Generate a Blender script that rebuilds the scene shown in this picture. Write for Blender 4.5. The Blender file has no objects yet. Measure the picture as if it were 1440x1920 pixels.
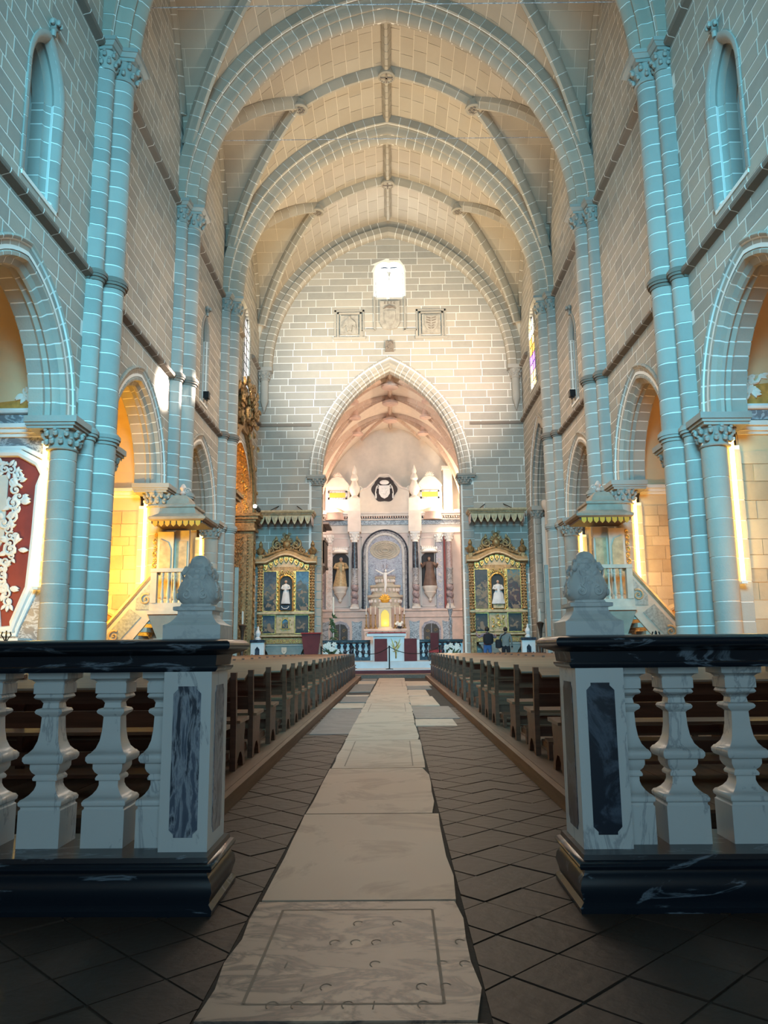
import bpy, math, random
from mathutils import Vector
random.seed(7)
PI = math.pi
SC = bpy.context.scene
COL = SC.collection

# ---------------------------------------------------------------- camera
CAM = Vector((0.0, 0.0, 1.2)); FPX = 1450.0
_p, _y, _r = math.radians(9.93), math.radians(0.55), math.radians(0.55)
_F = Vector((-math.sin(_y)*math.cos(_p), math.cos(_y)*math.cos(_p), math.sin(_p)))
_R0 = Vector((math.cos(_y), math.sin(_y), 0.0)); _U0 = _R0.cross(_F)
_R = _R0*math.cos(_r) - _U0*math.sin(_r); _U = _R0*math.sin(_r) + _U0*math.cos(_r)
cam = bpy.data.cameras.new('camera'); cam.sensor_fit = 'HORIZONTAL'; cam.sensor_width = 36.0
cam.lens = 36.0*FPX/1440.0; cam.clip_start = 0.05; cam.clip_end = 300
camo = bpy.data.objects.new('camera', cam); COL.objects.link(camo)
from mathutils import Matrix
camo.matrix_world = Matrix(((_R.x, _U.x, -_F.x, CAM.x), (_R.y, _U.y, -_F.y, CAM.y), (_R.z, _U.z, -_F.z, CAM.z), (0, 0, 0, 1)))
SC.camera = camo
def pixel(p):
    d = Vector(p) - CAM; k = d.dot(_F)
    if k < 0.1: return (-9999, -9999, 1)
    return (720 + FPX*d.dot(_R)/k, 960 - FPX*d.dot(_U)/k, k)

# ---------------------------------------------------------------- world, view, large lights
w = bpy.data.worlds.new('world'); SC.world = w; w.use_nodes = True
w.node_tree.nodes['Background'].inputs[0].default_value = (0.75, 0.85, 1.0, 1)
w.node_tree.nodes['Background'].inputs[1].default_value = 0.25
SC.view_settings.view_transform = 'Standard'; SC.view_settings.look = 'None'
SC.cycles.max_bounces = 8; SC.cycles.diffuse_bounces = 3; SC.cycles.glossy_bounces = 2
SC.cycles.caustics_reflective = False; SC.cycles.caustics_refractive = False
SC.view_settings.exposure = 0.14; SC.view_settings.gamma = 1.0; SC.view_settings.use_curve_mapping = False

def light(name, kind, loc, target, power, color, size=1.0, size_y=None, spot=None, blend=0.6, radius=0.1):
    l = bpy.data.lights.new(name, kind); l.energy = power; l.color = color
    if kind == 'AREA':
        l.shape = 'RECTANGLE' if size_y else 'SQUARE'; l.size = size
        if size_y: l.size_y = size_y
    if kind == 'SPOT':
        l.spot_size = math.radians(spot); l.spot_blend = blend; l.shadow_soft_size = radius
    if kind == 'POINT': l.shadow_soft_size = radius
    o = bpy.data.objects.new(name, l); COL.objects.link(o); o.location = loc
    if target is not None:
        o.rotation_euler = (Vector(target) - Vector(loc)).to_track_quat('-Z', 'Y').to_euler()
    return o
CY = (0.20, 0.72, 1.0); WARM = (1.0, 0.62, 0.28); NEU = (1.0, 0.86, 0.68)
_ww = light('west_window_light', 'AREA', (0, -2.1, 11.6), (0, 12, 7.0), 2300, CY, 8.0, 5.0)
_ww.data.spread = math.radians(100)
light('west_door_light', 'AREA', (0, -2.1, 2.4), (0, 6, 1.3), 92, (0.42, 0.80, 1.0), 3.2, 4.0)
# ---------------------------------------------------------------- materials
MATS = {}
def _new(name):
    m = bpy.data.materials.new(name); m.use_nodes = True; nt = m.node_tree
    MATS[name] = m
    return m, nt, nt.nodes['Principled BSDF'], nt.nodes, nt.links
def _ramp(N, c, pos=None):
    r = N.new('ShaderNodeValToRGB'); e = r.color_ramp.elements
    while len(e) < len(c): e.new(0.5)
    for i, k in enumerate(c):
        e[i].position = pos[i] if pos else i/(len(c)-1); e[i].color = (*k, 1)
    return r
def stone(name, cols, rough=0.85, nscale=2.5, namt=0.35, bump=0.25, rnd=True, bscale=30, stretch=None, spec=0.3):
    m, nt, b, N, L = _new(name)
    tc = N.new('ShaderNodeTexCoord'); mp = N.new('ShaderNodeMapping')
    geo = N.new('ShaderNodeNewGeometry')
    L.new(geo.outputs['Position'], mp.inputs[0])
    if stretch: mp.inputs['Scale'].default_value = stretch
    n1 = N.new('ShaderNodeTexNoise'); n1.inputs['Scale'].default_value = nscale; n1.inputs['Detail'].default_value = 7; n1.inputs['Roughness'].default_value = 0.65
    L.new(mp.outputs[0], n1.inputs['Vector'])
    r = _ramp(N, cols)
    if rnd:
        oi = N.new('ShaderNodeObjectInfo')
        a = N.new('ShaderNodeMath'); a.operation = 'ADD'; L.new(oi.outputs['Random'], a.inputs[0]); L.new(geo.outputs['Random Per Island'], a.inputs[1])
        fr = N.new('ShaderNodeMath'); fr.operation = 'FRACT'; L.new(a.outputs[0], fr.inputs[0])
        mx = N.new('ShaderNodeMix'); mx.inputs[0].default_value = namt; L.new(fr.outputs[0], mx.inputs[2]); L.new(n1.outputs['Fac'], mx.inputs[3])
        L.new(mx.outputs[0], r.inputs[0])
    else:
        L.new(n1.outputs['Fac'], r.inputs[0])
    L.new(r.outputs[0], b.inputs['Base Color'])
    b.inputs['Roughness'].default_value = rough; b.inputs['Specular IOR Level'].default_value = spec
    if bump:
        n2 = N.new('ShaderNodeTexNoise'); n2.inputs['Scale'].default_value = bscale; n2.inputs['Detail'].default_value = 5
        L.new(mp.outputs[0], n2.inputs['Vector'])
        bp = N.new('ShaderNodeBump'); bp.inputs['Strength'].default_value = bump; bp.inputs['Distance'].default_value = 0.02
        L.new(n2.outputs['Fac'], bp.inputs['Height']); L.new(bp.outputs[0], b.inputs['Normal'])
    return m
def marble(name, base, vein, scale=3.0, amt=(0.45, 0.62), rough=0.3, stretch=(1, 1, 1), third=None, dist=2.0, rot=(0, 0, 0)):
    m, nt, b, N, L = _new(name)
    tc = N.new('ShaderNodeTexCoord'); mp = N.new('ShaderNodeMapping'); mp.inputs['Scale'].default_value = stretch; mp.inputs['Rotation'].default_value = rot
    oi = N.new('ShaderNodeObjectInfo'); ad = N.new('ShaderNodeVectorMath'); ad.operation = 'MULTIPLY_ADD'
    cx = N.new('ShaderNodeCombineXYZ')
    for i in range(3): L.new(oi.outputs['Random'], cx.inputs[i])
    L.new(cx.outputs[0], ad.inputs[0]); ad.inputs[1].default_value = (17, 31, 23); 
    geo = N.new('ShaderNodeNewGeometry'); L.new(geo.outputs['Position'], ad.inputs[2]); L.new(ad.outputs[0], mp.inputs[0])
    n = N.new('ShaderNodeTexNoise'); n.inputs['Scale'].default_value = scale; n.inputs['Detail'].default_value = 9; n.inputs['Roughness'].default_value = 0.62; n.inputs['Distortion'].default_value = dist
    L.new(mp.outputs[0], n.inputs['Vector'])
    cols = [base, base, vein, base] if third is None else [base, third, vein, base]
    r = _ramp(N, cols, [0.0, amt[0], (amt[0]+amt[1])/2, amt[1]])
    L.new(n.outputs['Fac'], r.inputs[0]); L.new(r.outputs[0], b.inputs['Base Color']); b.inputs['Roughness'].default_value = rough
    return m
def wood(name, c1, c2, rough=0.4, axis=0):
    m, nt, b, N, L = _new(name)
    tc = N.new('ShaderNodeTexCoord'); mp = N.new('ShaderNodeMapping')
    s = [14, 14, 14]; s[axis] = 0.9; mp.inputs['Scale'].default_value = s
    L.new(tc.outputs['Object'], mp.inputs[0])
    n = N.new('ShaderNodeTexNoise'); n.inputs['Scale'].default_value = 1.5; n.inputs['Detail'].default_value = 6; n.inputs['Distortion'].default_value = 0.6
    L.new(mp.outputs[0], n.inputs['Vector']); r = _ramp(N, [c1, c2], [0.3, 0.7]); L.new(n.outputs['Fac'], r.inputs[0])
    oi = N.new('ShaderNodeObjectInfo'); hs = N.new('ShaderNodeHueSaturation'); mr = N.new('ShaderNodeMapRange')
    mr.inputs[3].default_value = 0.75; mr.inputs[4].default_value = 1.2; L.new(oi.outputs['Random'], mr.inputs[0]); L.new(mr.outputs[0], hs.inputs['Value'])
    L.new(r.outputs[0], hs.inputs['Color']); L.new(hs.outputs[0], b.inputs['Base Color']); b.inputs['Roughness'].default_value = rough
    return m
def plain(name, c, rough=0.6, metal=0.0, bump=0, bscale=40, var=0.0, vscale=4):
    m, nt, b, N, L = _new(name)
    b.inputs['Roughness'].default_value = rough; b.inputs['Metallic'].default_value = metal
    tc = N.new('ShaderNodeTexCoord')
    n = N.new('ShaderNodeTexNoise'); n.inputs['Scale'].default_value = vscale; n.inputs['Detail'].default_value = 5
    L.new(tc.outputs['Object'], n.inputs['Vector'])
    lo = tuple(max(0, k*(1-var)) for k in c); hi = tuple(min(1, k*(1+var*0.6)) for k in c)
    r = _ramp(N, [lo, hi], [0.3, 0.7]); L.new(n.outputs['Fac'], r.inputs[0]); L.new(r.outputs[0], b.inputs['Base Color'])
    if bump:
        n2 = N.new('ShaderNodeTexNoise'); n2.inputs['Scale'].default_value = bscale; n2.inputs['Detail'].default_value = 4
        L.new(tc.outputs['Object'], n2.inputs['Vector']); bp = N.new('ShaderNodeBump'); bp.inputs['Strength'].default_value = bump; bp.inputs['Distance'].default_value = 0.03
        L.new(n2.outputs['Fac'], bp.inputs['Height']); L.new(bp.outputs[0], b.inputs['Normal'])
    return m
def emit(name, c, s):
    m, nt, b, N, L = _new(name)
    b.inputs['Base Color'].default_value = (*c, 1); b.inputs['Emission Color'].default_value = (*c, 1); b.inputs['Emission Strength'].default_value = s
    return m
def painting(name, cols, pos, scale=3.4, dist=1.2, accent=(0.22, 0.15, 0.09)):
    # flat painted picture: bands of sky, land and figures broken up by noise
    m, nt, b, N, L = _new(name)
    tc = N.new('ShaderNodeTexCoord'); sx = N.new('ShaderNodeSeparateXYZ'); L.new(tc.outputs['Generated'], sx.inputs[0])
    n = N.new('ShaderNodeTexNoise'); n.inputs['Scale'].default_value = scale; n.inputs['Detail'].default_value = 6; n.inputs['Distortion'].default_value = dist
    L.new(tc.outputs['Object'], n.inputs['Vector'])
    ma = N.new('ShaderNodeMath'); ma.operation = 'MULTIPLY_ADD'; L.new(n.outputs['Fac'], ma.inputs[0]); ma.inputs[1].default_value = 1.1
    L.new(sx.outputs[2], ma.inputs[2])
    sb = N.new('ShaderNodeMath'); sb.operation = 'SUBTRACT'; L.new(ma.outputs[0], sb.inputs[0]); sb.inputs[1].default_value = 0.55
    r = _ramp(N, cols, pos); L.new(sb.outputs[0], r.inputs[0])
    n2 = N.new('ShaderNodeTexNoise'); n2.inputs['Scale'].default_value = 4.2; n2.inputs['Detail'].default_value = 1.5; n2.inputs['Distortion'].default_value = 0.7
    L.new(tc.outputs['Object'], n2.inputs['Vector'])
    r2 = _ramp(N, [(0, 0, 0), (0, 0, 0), (1, 1, 1)], [0.0, 0.54, 0.60]); L.new(n2.outputs['Fac'], r2.inputs[0])
    r3 = _ramp(N, [(1, 1, 1), (1, 1, 1), (0, 0, 0)], [0.0, 0.55, 0.8]); L.new(sx.outputs[2], r3.inputs[0])
    mu = N.new('ShaderNodeMath'); mu.operation = 'MULTIPLY'; L.new(r2.outputs[0], mu.inputs[0]); L.new(r3.outputs[0], mu.inputs[1])
    mx = N.new('ShaderNodeMix'); mx.data_type = 'RGBA'; L.new(mu.outputs[0], mx.inputs[0]); L.new(r.outputs[0], mx.inputs[6]); mx.inputs[7].default_value = (*accent, 1)
    L.new(mx.outputs[2], b.inputs['Base Color']); b.inputs['Roughness'].default_value = 0.45
    return m

stone('granite', [(0.27, 0.255, 0.225), (0.37, 0.35, 0.31), (0.44, 0.40, 0.34), (0.52, 0.47, 0.395)], namt=0.45, bump=0.3)
stone('granite_shaft', [(0.27, 0.26, 0.235), (0.37, 0.355, 0.32), (0.45, 0.42, 0.37)], namt=0.45, bump=0.2)
stone('mortar', [(0.80, 0.78, 0.73), (0.90, 0.88, 0.83)], rnd=False, bump=0.1)
stone('vault_stone', [(0.33, 0.285, 0.23), (0.41, 0.355, 0.285), (0.48, 0.42, 0.345)], namt=0.6, nscale=0.8, bump=0.15)
stone('vault_mortar', [(0.62, 0.56, 0.46), (0.70, 0.63, 0.53)], rnd=False, bump=0.1)
stone('rib_stone', [(0.30, 0.27, 0.22), (0.38, 0.34, 0.28), (0.45, 0.40, 0.33)], namt=0.5, bump=0.2)
stone('string_stone', [(0.17, 0.14, 0.12), (0.26, 0.22, 0.18)], namt=0.6, bump=0.3)
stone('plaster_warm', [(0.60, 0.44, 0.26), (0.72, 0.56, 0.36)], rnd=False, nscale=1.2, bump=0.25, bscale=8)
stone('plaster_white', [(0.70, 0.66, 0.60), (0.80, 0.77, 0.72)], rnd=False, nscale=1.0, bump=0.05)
stone('rubble', [(0.30, 0.21, 0.13), (0.46, 0.35, 0.23), (0.60, 0.48, 0.33), (0.50, 0.42, 0.33)], namt=0.5, nscale=1.6, bump=0.6, bscale=9)
stone('tile_floor', [(0.030, 0.017, 0.012), (0.044, 0.026, 0.019), (0.062, 0.038, 0.028)], namt=0.6, nscale=4, bump=0.25, rough=0.55, bscale=14)
stone('floor_bed', [(0.030, 0.020, 0.015), (0.065, 0.048, 0.038)], rnd=False)
marble('slab_marble', (0.46, 0.315, 0.222), (0.36, 0.24, 0.165), scale=0.9, amt=(0.50, 0.68), rough=0.5, third=(0.48, 0.335, 0.24))
marble('slab_veined', (0.43, 0.29, 0.205), (0.10, 0.07, 0.06), scale=3.4, amt=(0.46, 0.60), rough=0.45, third=(0.36, 0.24, 0.175), dist=1.0, stretch=(0.8, 1.6, 1))
marble('slate_slab', (0.10, 0.095, 0.09), (0.15, 0.14, 0.13), scale=1.2, rough=0.5)
marble('finial_marble', (0.74, 0.73, 0.71), (0.60, 0.60, 0.60), scale=2.0, amt=(0.5, 0.6), rough=0.45)
marble('white_marble', (0.68, 0.67, 0.66), (0.42, 0.42, 0.44), scale=2.2, amt=(0.55, 0.61), rough=0.35, stretch=(1.5, 1.5, 0.5))
marble('black_marble', (0.010, 0.014, 0.022), (0.16, 0.19, 0.23), scale=3.2, amt=(0.58, 0.66), rough=0.28, stretch=(0.6, 1.5, 2.4), dist=1.5)
marble('blue_marble', (0.03, 0.04, 0.065), (0.34, 0.36, 0.41), scale=4.5, amt=(0.42, 0.60), rough=0.3, stretch=(2.4, 1.5, 0.6), third=(0.10, 0.12, 0.17), rot=(0, 0.25, 0))
marble('dark_inlay', (0.014, 0.02, 0.035), (0.08, 0.10, 0.14), scale=3.5, amt=(0.5, 0.7), rough=0.3)
marble('grey_marble', (0.20, 0.20, 0.22), (0.55, 0.55, 0.58), scale=2.6, amt=(0.45, 0.58), rough=0.35, stretch=(1, 1, 1.6), rot=(0.3, 0.5, 0))
marble('pink_marble', (0.70, 0.52, 0.45), (0.85, 0.76, 0.70), scale=2.5, amt=(0.4, 0.6), rough=0.35)
marble('mauve_marble', (0.24, 0.17, 0.19), (0.46, 0.38, 0.39), scale=4, amt=(0.4, 0.6), rough=0.35)
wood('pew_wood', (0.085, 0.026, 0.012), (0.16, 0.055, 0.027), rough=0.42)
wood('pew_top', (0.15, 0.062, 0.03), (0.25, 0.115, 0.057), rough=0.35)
wood('deck_wood', (0.12, 0.054, 0.027), (0.20, 0.10, 0.055), rough=0.5, axis=1)
wood('dark_wood', (0.035, 0.02, 0.014), (0.08, 0.045, 0.028), rough=0.5)
plain('gold', (0.66, 0.40, 0.12), 0.38, 0.75, bump=0.4, bscale=18, var=0.45, vscale=9)
plain('old_gold', (0.36, 0.22, 0.09), 0.45, 0.4, bump=0.5, bscale=22, var=0.5, vscale=8)
plain('gilt_carving', (0.40, 0.24, 0.10), 0.42, 0.4, bump=0.6, bscale=20, var=0.55, vscale=10)
plain('bright_gold', (0.82, 0.40, 0.05), 0.35, 0.4)
plain('niche_dark', (0.045, 0.035, 0.035), 0.7)
plain('cream_wood', (0.56, 0.48, 0.38), 0.5, var=0.15)
plain('pale_gold_wood', (0.52, 0.38, 0.21), 0.45, 0.15, var=0.3, vscale=6)
plain('stucco', (0.80, 0.74, 0.66), 0.7, var=0.08, bump=0.2, bscale=12)
plain('stucco_white', (0.84, 0.82, 0.80), 0.6, var=0.05)
plain('red_field', (0.30, 0.045, 0.035), 0.6, var=0.15)
plain('orange_field', (0.60, 0.28, 0.06), 0.6, var=0.35, vscale=7)
plain('maroon', (0.13, 0.018, 0.022), 0.7, var=0.2)
plain('red_cloth', (0.38, 0.03, 0.03), 0.7, var=0.2)
plain('black_iron', (0.012, 0.012, 0.013), 0.45, 0.6)
plain('dark_void', (0.02, 0.016, 0.014), 0.9)
plain('pale_stone', (0.74, 0.66, 0.60), 0.55, var=0.12, vscale=2)
plain('pink_stone', (0.70, 0.50, 0.42), 0.5, var=0.15, vscale=3)
plain('pale_plaster', (0.80, 0.70, 0.60), 0.7, var=0.05)
plain('altar_white', (0.80, 0.80, 0.80), 0.4, var=0.05)
plain('step_white', (0.62, 0.66, 0.70), 0.5, var=0.06)
plain('teal_paint', (0.26, 0.31, 0.30), 0.6, var=0.15)
plain('green_leaf', (0.05, 0.10, 0.04), 0.6, var=0.4)
plain('white_petal', (0.85, 0.83, 0.78), 0.6, var=0.05)
plain('skin', (0.45, 0.27, 0.19), 0.6)
plain('hair', (0.025, 0.018, 0.014), 0.6)
plain('cloth_mauve', (0.28, 0.20, 0.24), 0.8, var=0.15)
plain('cloth_black', (0.012, 0.012, 0.018), 0.8)
plain('cloth_grey', (0.20, 0.21, 0.20), 0.8, var=0.15)
plain('denim', (0.06, 0.13, 0.30), 0.8, var=0.15)
plain('robe_white', (0.62, 0.66, 0.68), 0.6, var=0.15)
plain('robe_gold', (0.55, 0.40, 0.22), 0.5, 0.2, var=0.3, vscale=12)
plain('robe_brown', (0.16, 0.10, 0.08), 0.6, var=0.3)
plain('wax', (0.85, 0.80, 0.70), 0.5)
plain('glass_dark', (0.05, 0.07, 0.08), 0.1)
plain('inlay_paint', (0.34, 0.36, 0.32), 0.6, var=0.35, vscale=14)
emit('tube_light', (1.0, 0.62, 0.13), 15)
plain('retable_pink', (0.66, 0.52, 0.47), 0.5, var=0.12, vscale=1.5)
plain('pulpit_grey', (0.34, 0.29, 0.23), 0.6, var=0.2)
plain('slab_line', (0.24, 0.165, 0.12), 0.7)
plain('shield_stone', (0.40, 0.37, 0.32), 0.8, var=0.25, vscale=5)
plain('chancel_rib_stone', (0.62, 0.47, 0.38), 0.6, var=0.1)
emit('sky_pane', (0.86, 0.95, 1.0), 30)
emit('lamp_glow', (1.0, 0.9, 0.75), 40)
# ---------------------------------------------------------------- mesh helpers
SHY = 0.024
def shear(p):
    k = SHY if p[1] < 30 else SHY*max(0.0, (37.2-p[1])/7.2)
    return (p[0], p[1] + k*p[0], p[2])
class MB:
    """collects geometry; fr maps (a,b,c) to world/local: O + a*U + b*V + c*N"""
    def __init__(s, fr=None, sh=False): s.v = []; s.f = []; s.fr = fr; s.sh = sh
    def pt(s, p):
        if s.fr:
            O, U, V, N = s.fr
            p = (O[0]+p[0]*U[0]+p[1]*V[0]+p[2]*N[0], O[1]+p[0]*U[1]+p[1]*V[1]+p[2]*N[1], O[2]+p[0]*U[2]+p[1]*V[2]+p[2]*N[2])
        return shear(p) if s.sh else tuple(p)
    def add(s, vs, fs):
        o = len(s.v); s.v += [s.pt(p) for p in vs]; s.f += [tuple(i+o for i in f) for f in fs]; return s
    def box(s, a0, a1, b0, b1, c0, c1):
        return s.add([(a0,b0,c0),(a1,b0,c0),(a1,b1,c0),(a0,b1,c0),(a0,b0,c1),(a1,b0,c1),(a1,b1,c1),(a0,b1,c1)],
                     [(0,3,2,1),(4,5,6,7),(0,1,5,4),(1,2,6,5),(2,3,7,6),(3,0,4,7)])
    def prism(s, poly, c0, c1, back=True, inset=0.0):
        n = len(poly); front = poly
        if inset:
            cx = sum(p[0] for p in poly)/n; cy = sum(p[1] for p in poly)/n
            front = [(p[0]+(cx-p[0])*inset, p[1]+(cy-p[1])*inset) for p in poly]
        vs = [(p[0], p[1], c0) for p in poly] + [(p[0], p[1], c1) for p in front]
        fs = [tuple(range(n, 2*n))] + [(i, (i+1) % n, n+(i+1) % n, n+i) for i in range(n)]
        if back: fs.append(tuple(range(n-1, -1, -1)))
        return s.add(vs, fs)
    def lathe(s, prof, ctr=(0, 0, 0), n=16, axis='c', sq=False, sa=1.0, sb=1.0, a0=0.0, a1=2*PI):
        """prof: (r, h) rings; axis: which frame axis is the height. sq: square section"""
        if sq: n = 4
        full = abs(a1-a0-2*PI) < 1e-6; m = n if full else n+1
        vs = []
        for r, h in prof:
            for i in range(m):
                t = a0 + (a1-a0)*i/n + (PI/4 if sq else 0); q = r*(math.sqrt(2) if sq else 1)
                x, y = q*math.cos(t)*sa, q*math.sin(t)*sb
                p = {'c': (x, y, h), 'b': (x, h, y), 'a': (h, x, y)}[axis]
                vs.append((p[0]+ctr[0], p[1]+ctr[1], p[2]+ctr[2]))
        fs = []
        for j in range(len(prof)-1):
            for i in range(n if full else n):
                k = (i+1) % m if full else i+1
                fs.append((j*m+i, j*m+k, (j+1)*m+k, (j+1)*m+i))
        if full:
            fs.append(tuple(range(m-1, -1, -1))); fs.append(tuple((len(prof)-1)*m+i for i in range(m)))
        return s.add(vs, fs)
    def ell(s, c, r, nu=10, nv=6):
        prof = []
        vs = [(c[0], c[1], c[2]-r[2])]
        for j in range(1, nv):
            t = -PI/2 + PI*j/nv
            for i in range(nu):
                u = 2*PI*i/nu; vs.append((c[0]+r[0]*math.cos(t)*math.cos(u), c[1]+r[1]*math.cos(t)*math.sin(u), c[2]+r[2]*math.sin(t)))
        vs.append((c[0], c[1], c[2]+r[2])); fs = []
        for i in range(nu): fs.append((0, 1+(i+1) % nu, 1+i))
        for j in range(nv-2):
            for i in range(nu): fs.append((1+j*nu+i, 1+j*nu+(i+1) % nu, 1+(j+1)*nu+(i+1) % nu, 1+(j+1)*nu+i))
        e = len(vs)-1; b = 1+(nv-2)*nu
        for i in range(nu): fs.append((b+i, b+(i+1) % nu, e))
        return s.add(vs, fs)
    def tube(s, path, rad, n=6, flat=1.0):
        P = [Vector(p) for p in path]; m = len(P); vs = []
        rr = rad if hasattr(rad, '__len__') else [rad]*m
        up = None
        for i in range(m):
            t = (P[min(i+1, m-1)] - P[max(i-1, 0)])
            if t.length < 1e-9: t = Vector((0, 0, 1))
            t.normalize()
            if up is None:
                up = Vector((0, 0, 1)) if abs(t.z) < 0.9 else Vector((1, 0, 0))
            a = t.cross(up)
            if a.length < 1e-6: a = t.cross(Vector((1, 0.3, 0.2)))
            a.normalize(); bb = a.cross(t).normalized(); up = bb
            for k in range(n):
                u = 2*PI*k/n; q = P[i] + (a*math.cos(u) + bb*math.sin(u)*flat)*rr[i]; vs.append(tuple(q))
        fs = []
        for i in range(m-1):
            for k in range(n): fs.append((i*n+k, i*n+(k+1) % n, (i+1)*n+(k+1) % n, (i+1)*n+k))
        fs.append(tuple(range(n-1, -1, -1))); fs.append(tuple((m-1)*n+k for k in range(n)))
        return s.add(vs, fs)
    def sweep(s, prof, frames, closed=True, caps=True):
        """prof (p,q) points; frames [(P, A, B)]: point = P + p*A + q*B"""
        n = len(prof); vs = []
        for P, A, B in frames:
            for p, q in prof: vs.append((P[0]+p*A[0]+q*B[0], P[1]+p*A[1]+q*B[1], P[2]+p*A[2]+q*B[2]))
        fs = []; m = len(frames); e = n if closed else n-1
        for i in range(m-1):
            for k in range(e): fs.append((i*n+k, i*n+(k+1) % n, (i+1)*n+(k+1) % n, (i+1)*n+k))
        if caps and closed: fs.append(tuple(range(n-1, -1, -1))); fs.append(tuple((m-1)*n+k for k in range(n)))
        return s.add(vs, fs)
    def scroll(s, a, b, c, r, turns=1.4, hand=1, a0=0.0, w=None, n=18, tail=0.0):
        """volute in the a-b plane: spiral tube that thins towards its eye"""
        w = w or r*0.22; P = []; R = []
        for i in range(n+1):
            t = i/n; q = r*(1-0.86*t); u = a0 + hand*2*PI*turns*t
            P.append((a+q*math.cos(u), b+q*math.sin(u), c+w*0.6*t)); R.append(w*(1-0.35*t))
        s.tube(P, R, 6); s.ell((a, b, c+w*0.5), (w*0.9, w*0.9, w*0.8), 6, 4); return s
    def leaf(s, a, b, c, ang, ln, wd, th=None):
        th = th or wd*0.4; ca, sa = math.cos(ang), math.sin(ang)
        q = [(0, 0, 0), (0.25, 0.8, 0.3), (0.55, 1.0, 0.6), (0.8, 0.55, 0.8), (1, 0, 0.9), (0.8, -0.55, 0.8), (0.55, -1.0, 0.6), (0.25, -0.8, 0.3), (0.5, 0, 1.3)]
        vs = []
        for x, y, z in q:
            X, Y = x*ln, y*wd/2; vs.append((a+X*ca-Y*sa, b+X*sa+Y*ca, c+z*th))
        for x, y, z in q[:8]:
            X, Y = x*ln, y*wd/2; vs.append((a+X*ca-Y*sa, b+X*sa+Y*ca, c-0.3*th))
        fs = [(i, (i+1) % 8, 8) for i in range(8)] + [(i, 9+i, 9+(i+1) % 8, (i+1) % 8) for i in range(8)]
        return s.add(vs, fs)
    def build(s, name, mat, parent=None, smooth=False, loc=None, kind=None):
        me = bpy.data.meshes.new(name); me.from_pydata(s.v, [], s.f); me.update()
        if smooth: me.shade_smooth(); me.set_sharp_from_angle(angle=math.radians(40))
        me.materials.append(MATS[mat]); o = bpy.data.objects.new(name, me); COL.objects.link(o)
        if parent is not None: o.parent = parent
        if loc is not None: o.location = loc
        if kind: o['kind'] = kind
        return o
def inst(src, name, parent, loc=(0, 0, 0), rz=0.0, scale=None):
    o = bpy.data.objects.new(name, src.data); COL.objects.link(o); o.parent = parent; o.location = loc
    if rz: o.rotation_euler = (0, 0, rz)
    if scale: o.scale = scale
    return o
def empty(name, loc=(0, 0, 0), rz=0.0):
    o = bpy.data.objects.new(name, None); o.empty_display_size = 0.2; COL.objects.link(o); o.location = loc; o.rotation_euler = (0, 0, rz); return o
def tag(o, label, cat, group=None):
    o['label'] = label; o['category'] = cat
    if group: o['group'] = group
    return o
def struct(o, label=None):
    o['kind'] = 'structure'
    if label: o['label'] = label
    return o
def copy_tree(o, parent=None):
    c = o.copy(); COL.objects.link(c); c.parent = parent
    for ch in list(o.children): copy_tree(ch, c)
    return c
# ---- pointed-arch opening: centre u, clear half width a, sill v0, springing vs, arc radius R
class Arch:
    def __init__(s, c, a, v0, vs, rise): s.c, s.a, s.v0, s.vs = c, a, v0, vs; s.rise = rise; s.R = (rise*rise + a*a)/(2*a)
    def grow(s, d):
        g = Arch(s.c, s.a, s.v0, s.vs, s.rise); g.a = s.a+d; g.R = s.R+d; return g
    def top(s, u, off=0.0):
        d = abs(u-s.c); q = (s.R+off)**2 - (d + s.R - s.a)**2
        return s.vs + math.sqrt(max(q, 0.0))
    def clip(s, poly, off=0.0):
        """remove the part of a convex polygon that lies in the opening (grown by off)"""
        out = []
        for side in (-1, 1):
            q = half(poly, (side, 0), side*s.c)          # keep side*u >= side*c
            if len(q) < 3: continue
            cu = sum(p[0] for p in q)/len(q); cv = sum(p[1] for p in q)/len(q)
            if max(p[1] for p in q) <= s.v0: out.append(q); continue
            if cv < s.vs:
                w = half(q, (side, 0), side*s.c + s.a + off)
                if min(p[1] for p in q) < s.v0:
                    w2 = half(half(q, (0, -1), -s.v0), (-side, 0), -(side*s.c + s.a + off))
                    if len(w2) >= 3: out.append(w2)
                if len(w) >= 3: out.append(w)
            else:
                ax = s.c - side*(s.R - s.a)
                du, dv = cu-ax, cv-s.vs; l = math.hypot(du, dv); du /= l; dv /= l
                w = half(q, (du, dv), du*ax + dv*s.vs + s.R + off)
                if len(w) >= 3: out.append(w)
        return out
    def hits(s, poly, off=0.0):
        us = [p[0] for p in poly]; vs = [p[1] for p in poly]
        return max(us) > s.c-s.a-off and min(us) < s.c+s.a+off and max(vs) > s.v0 and min(vs) < s.vs+s.rise+off+0.6
def half(poly, n, d):
    out = []; m = len(poly)
    for i in range(m):
        p, q = poly[i], poly[(i+1) % m]
        a = p[0]*n[0]+p[1]*n[1]-d; b = q[0]*n[0]+q[1]*n[1]-d
        if a >= 0: out.append(p)
        if (a >= 0) != (b >= 0):
            t = a/(a-b); out.append((p[0]+(q[0]-p[0])*t, p[1]+(q[1]-p[1])*t))
    return out
def area(poly):
    return abs(sum(poly[i][0]*poly[(i+1) % len(poly)][1]-poly[(i+1) % len(poly)][0]*poly[i][1] for i in range(len(poly))))/2
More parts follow.
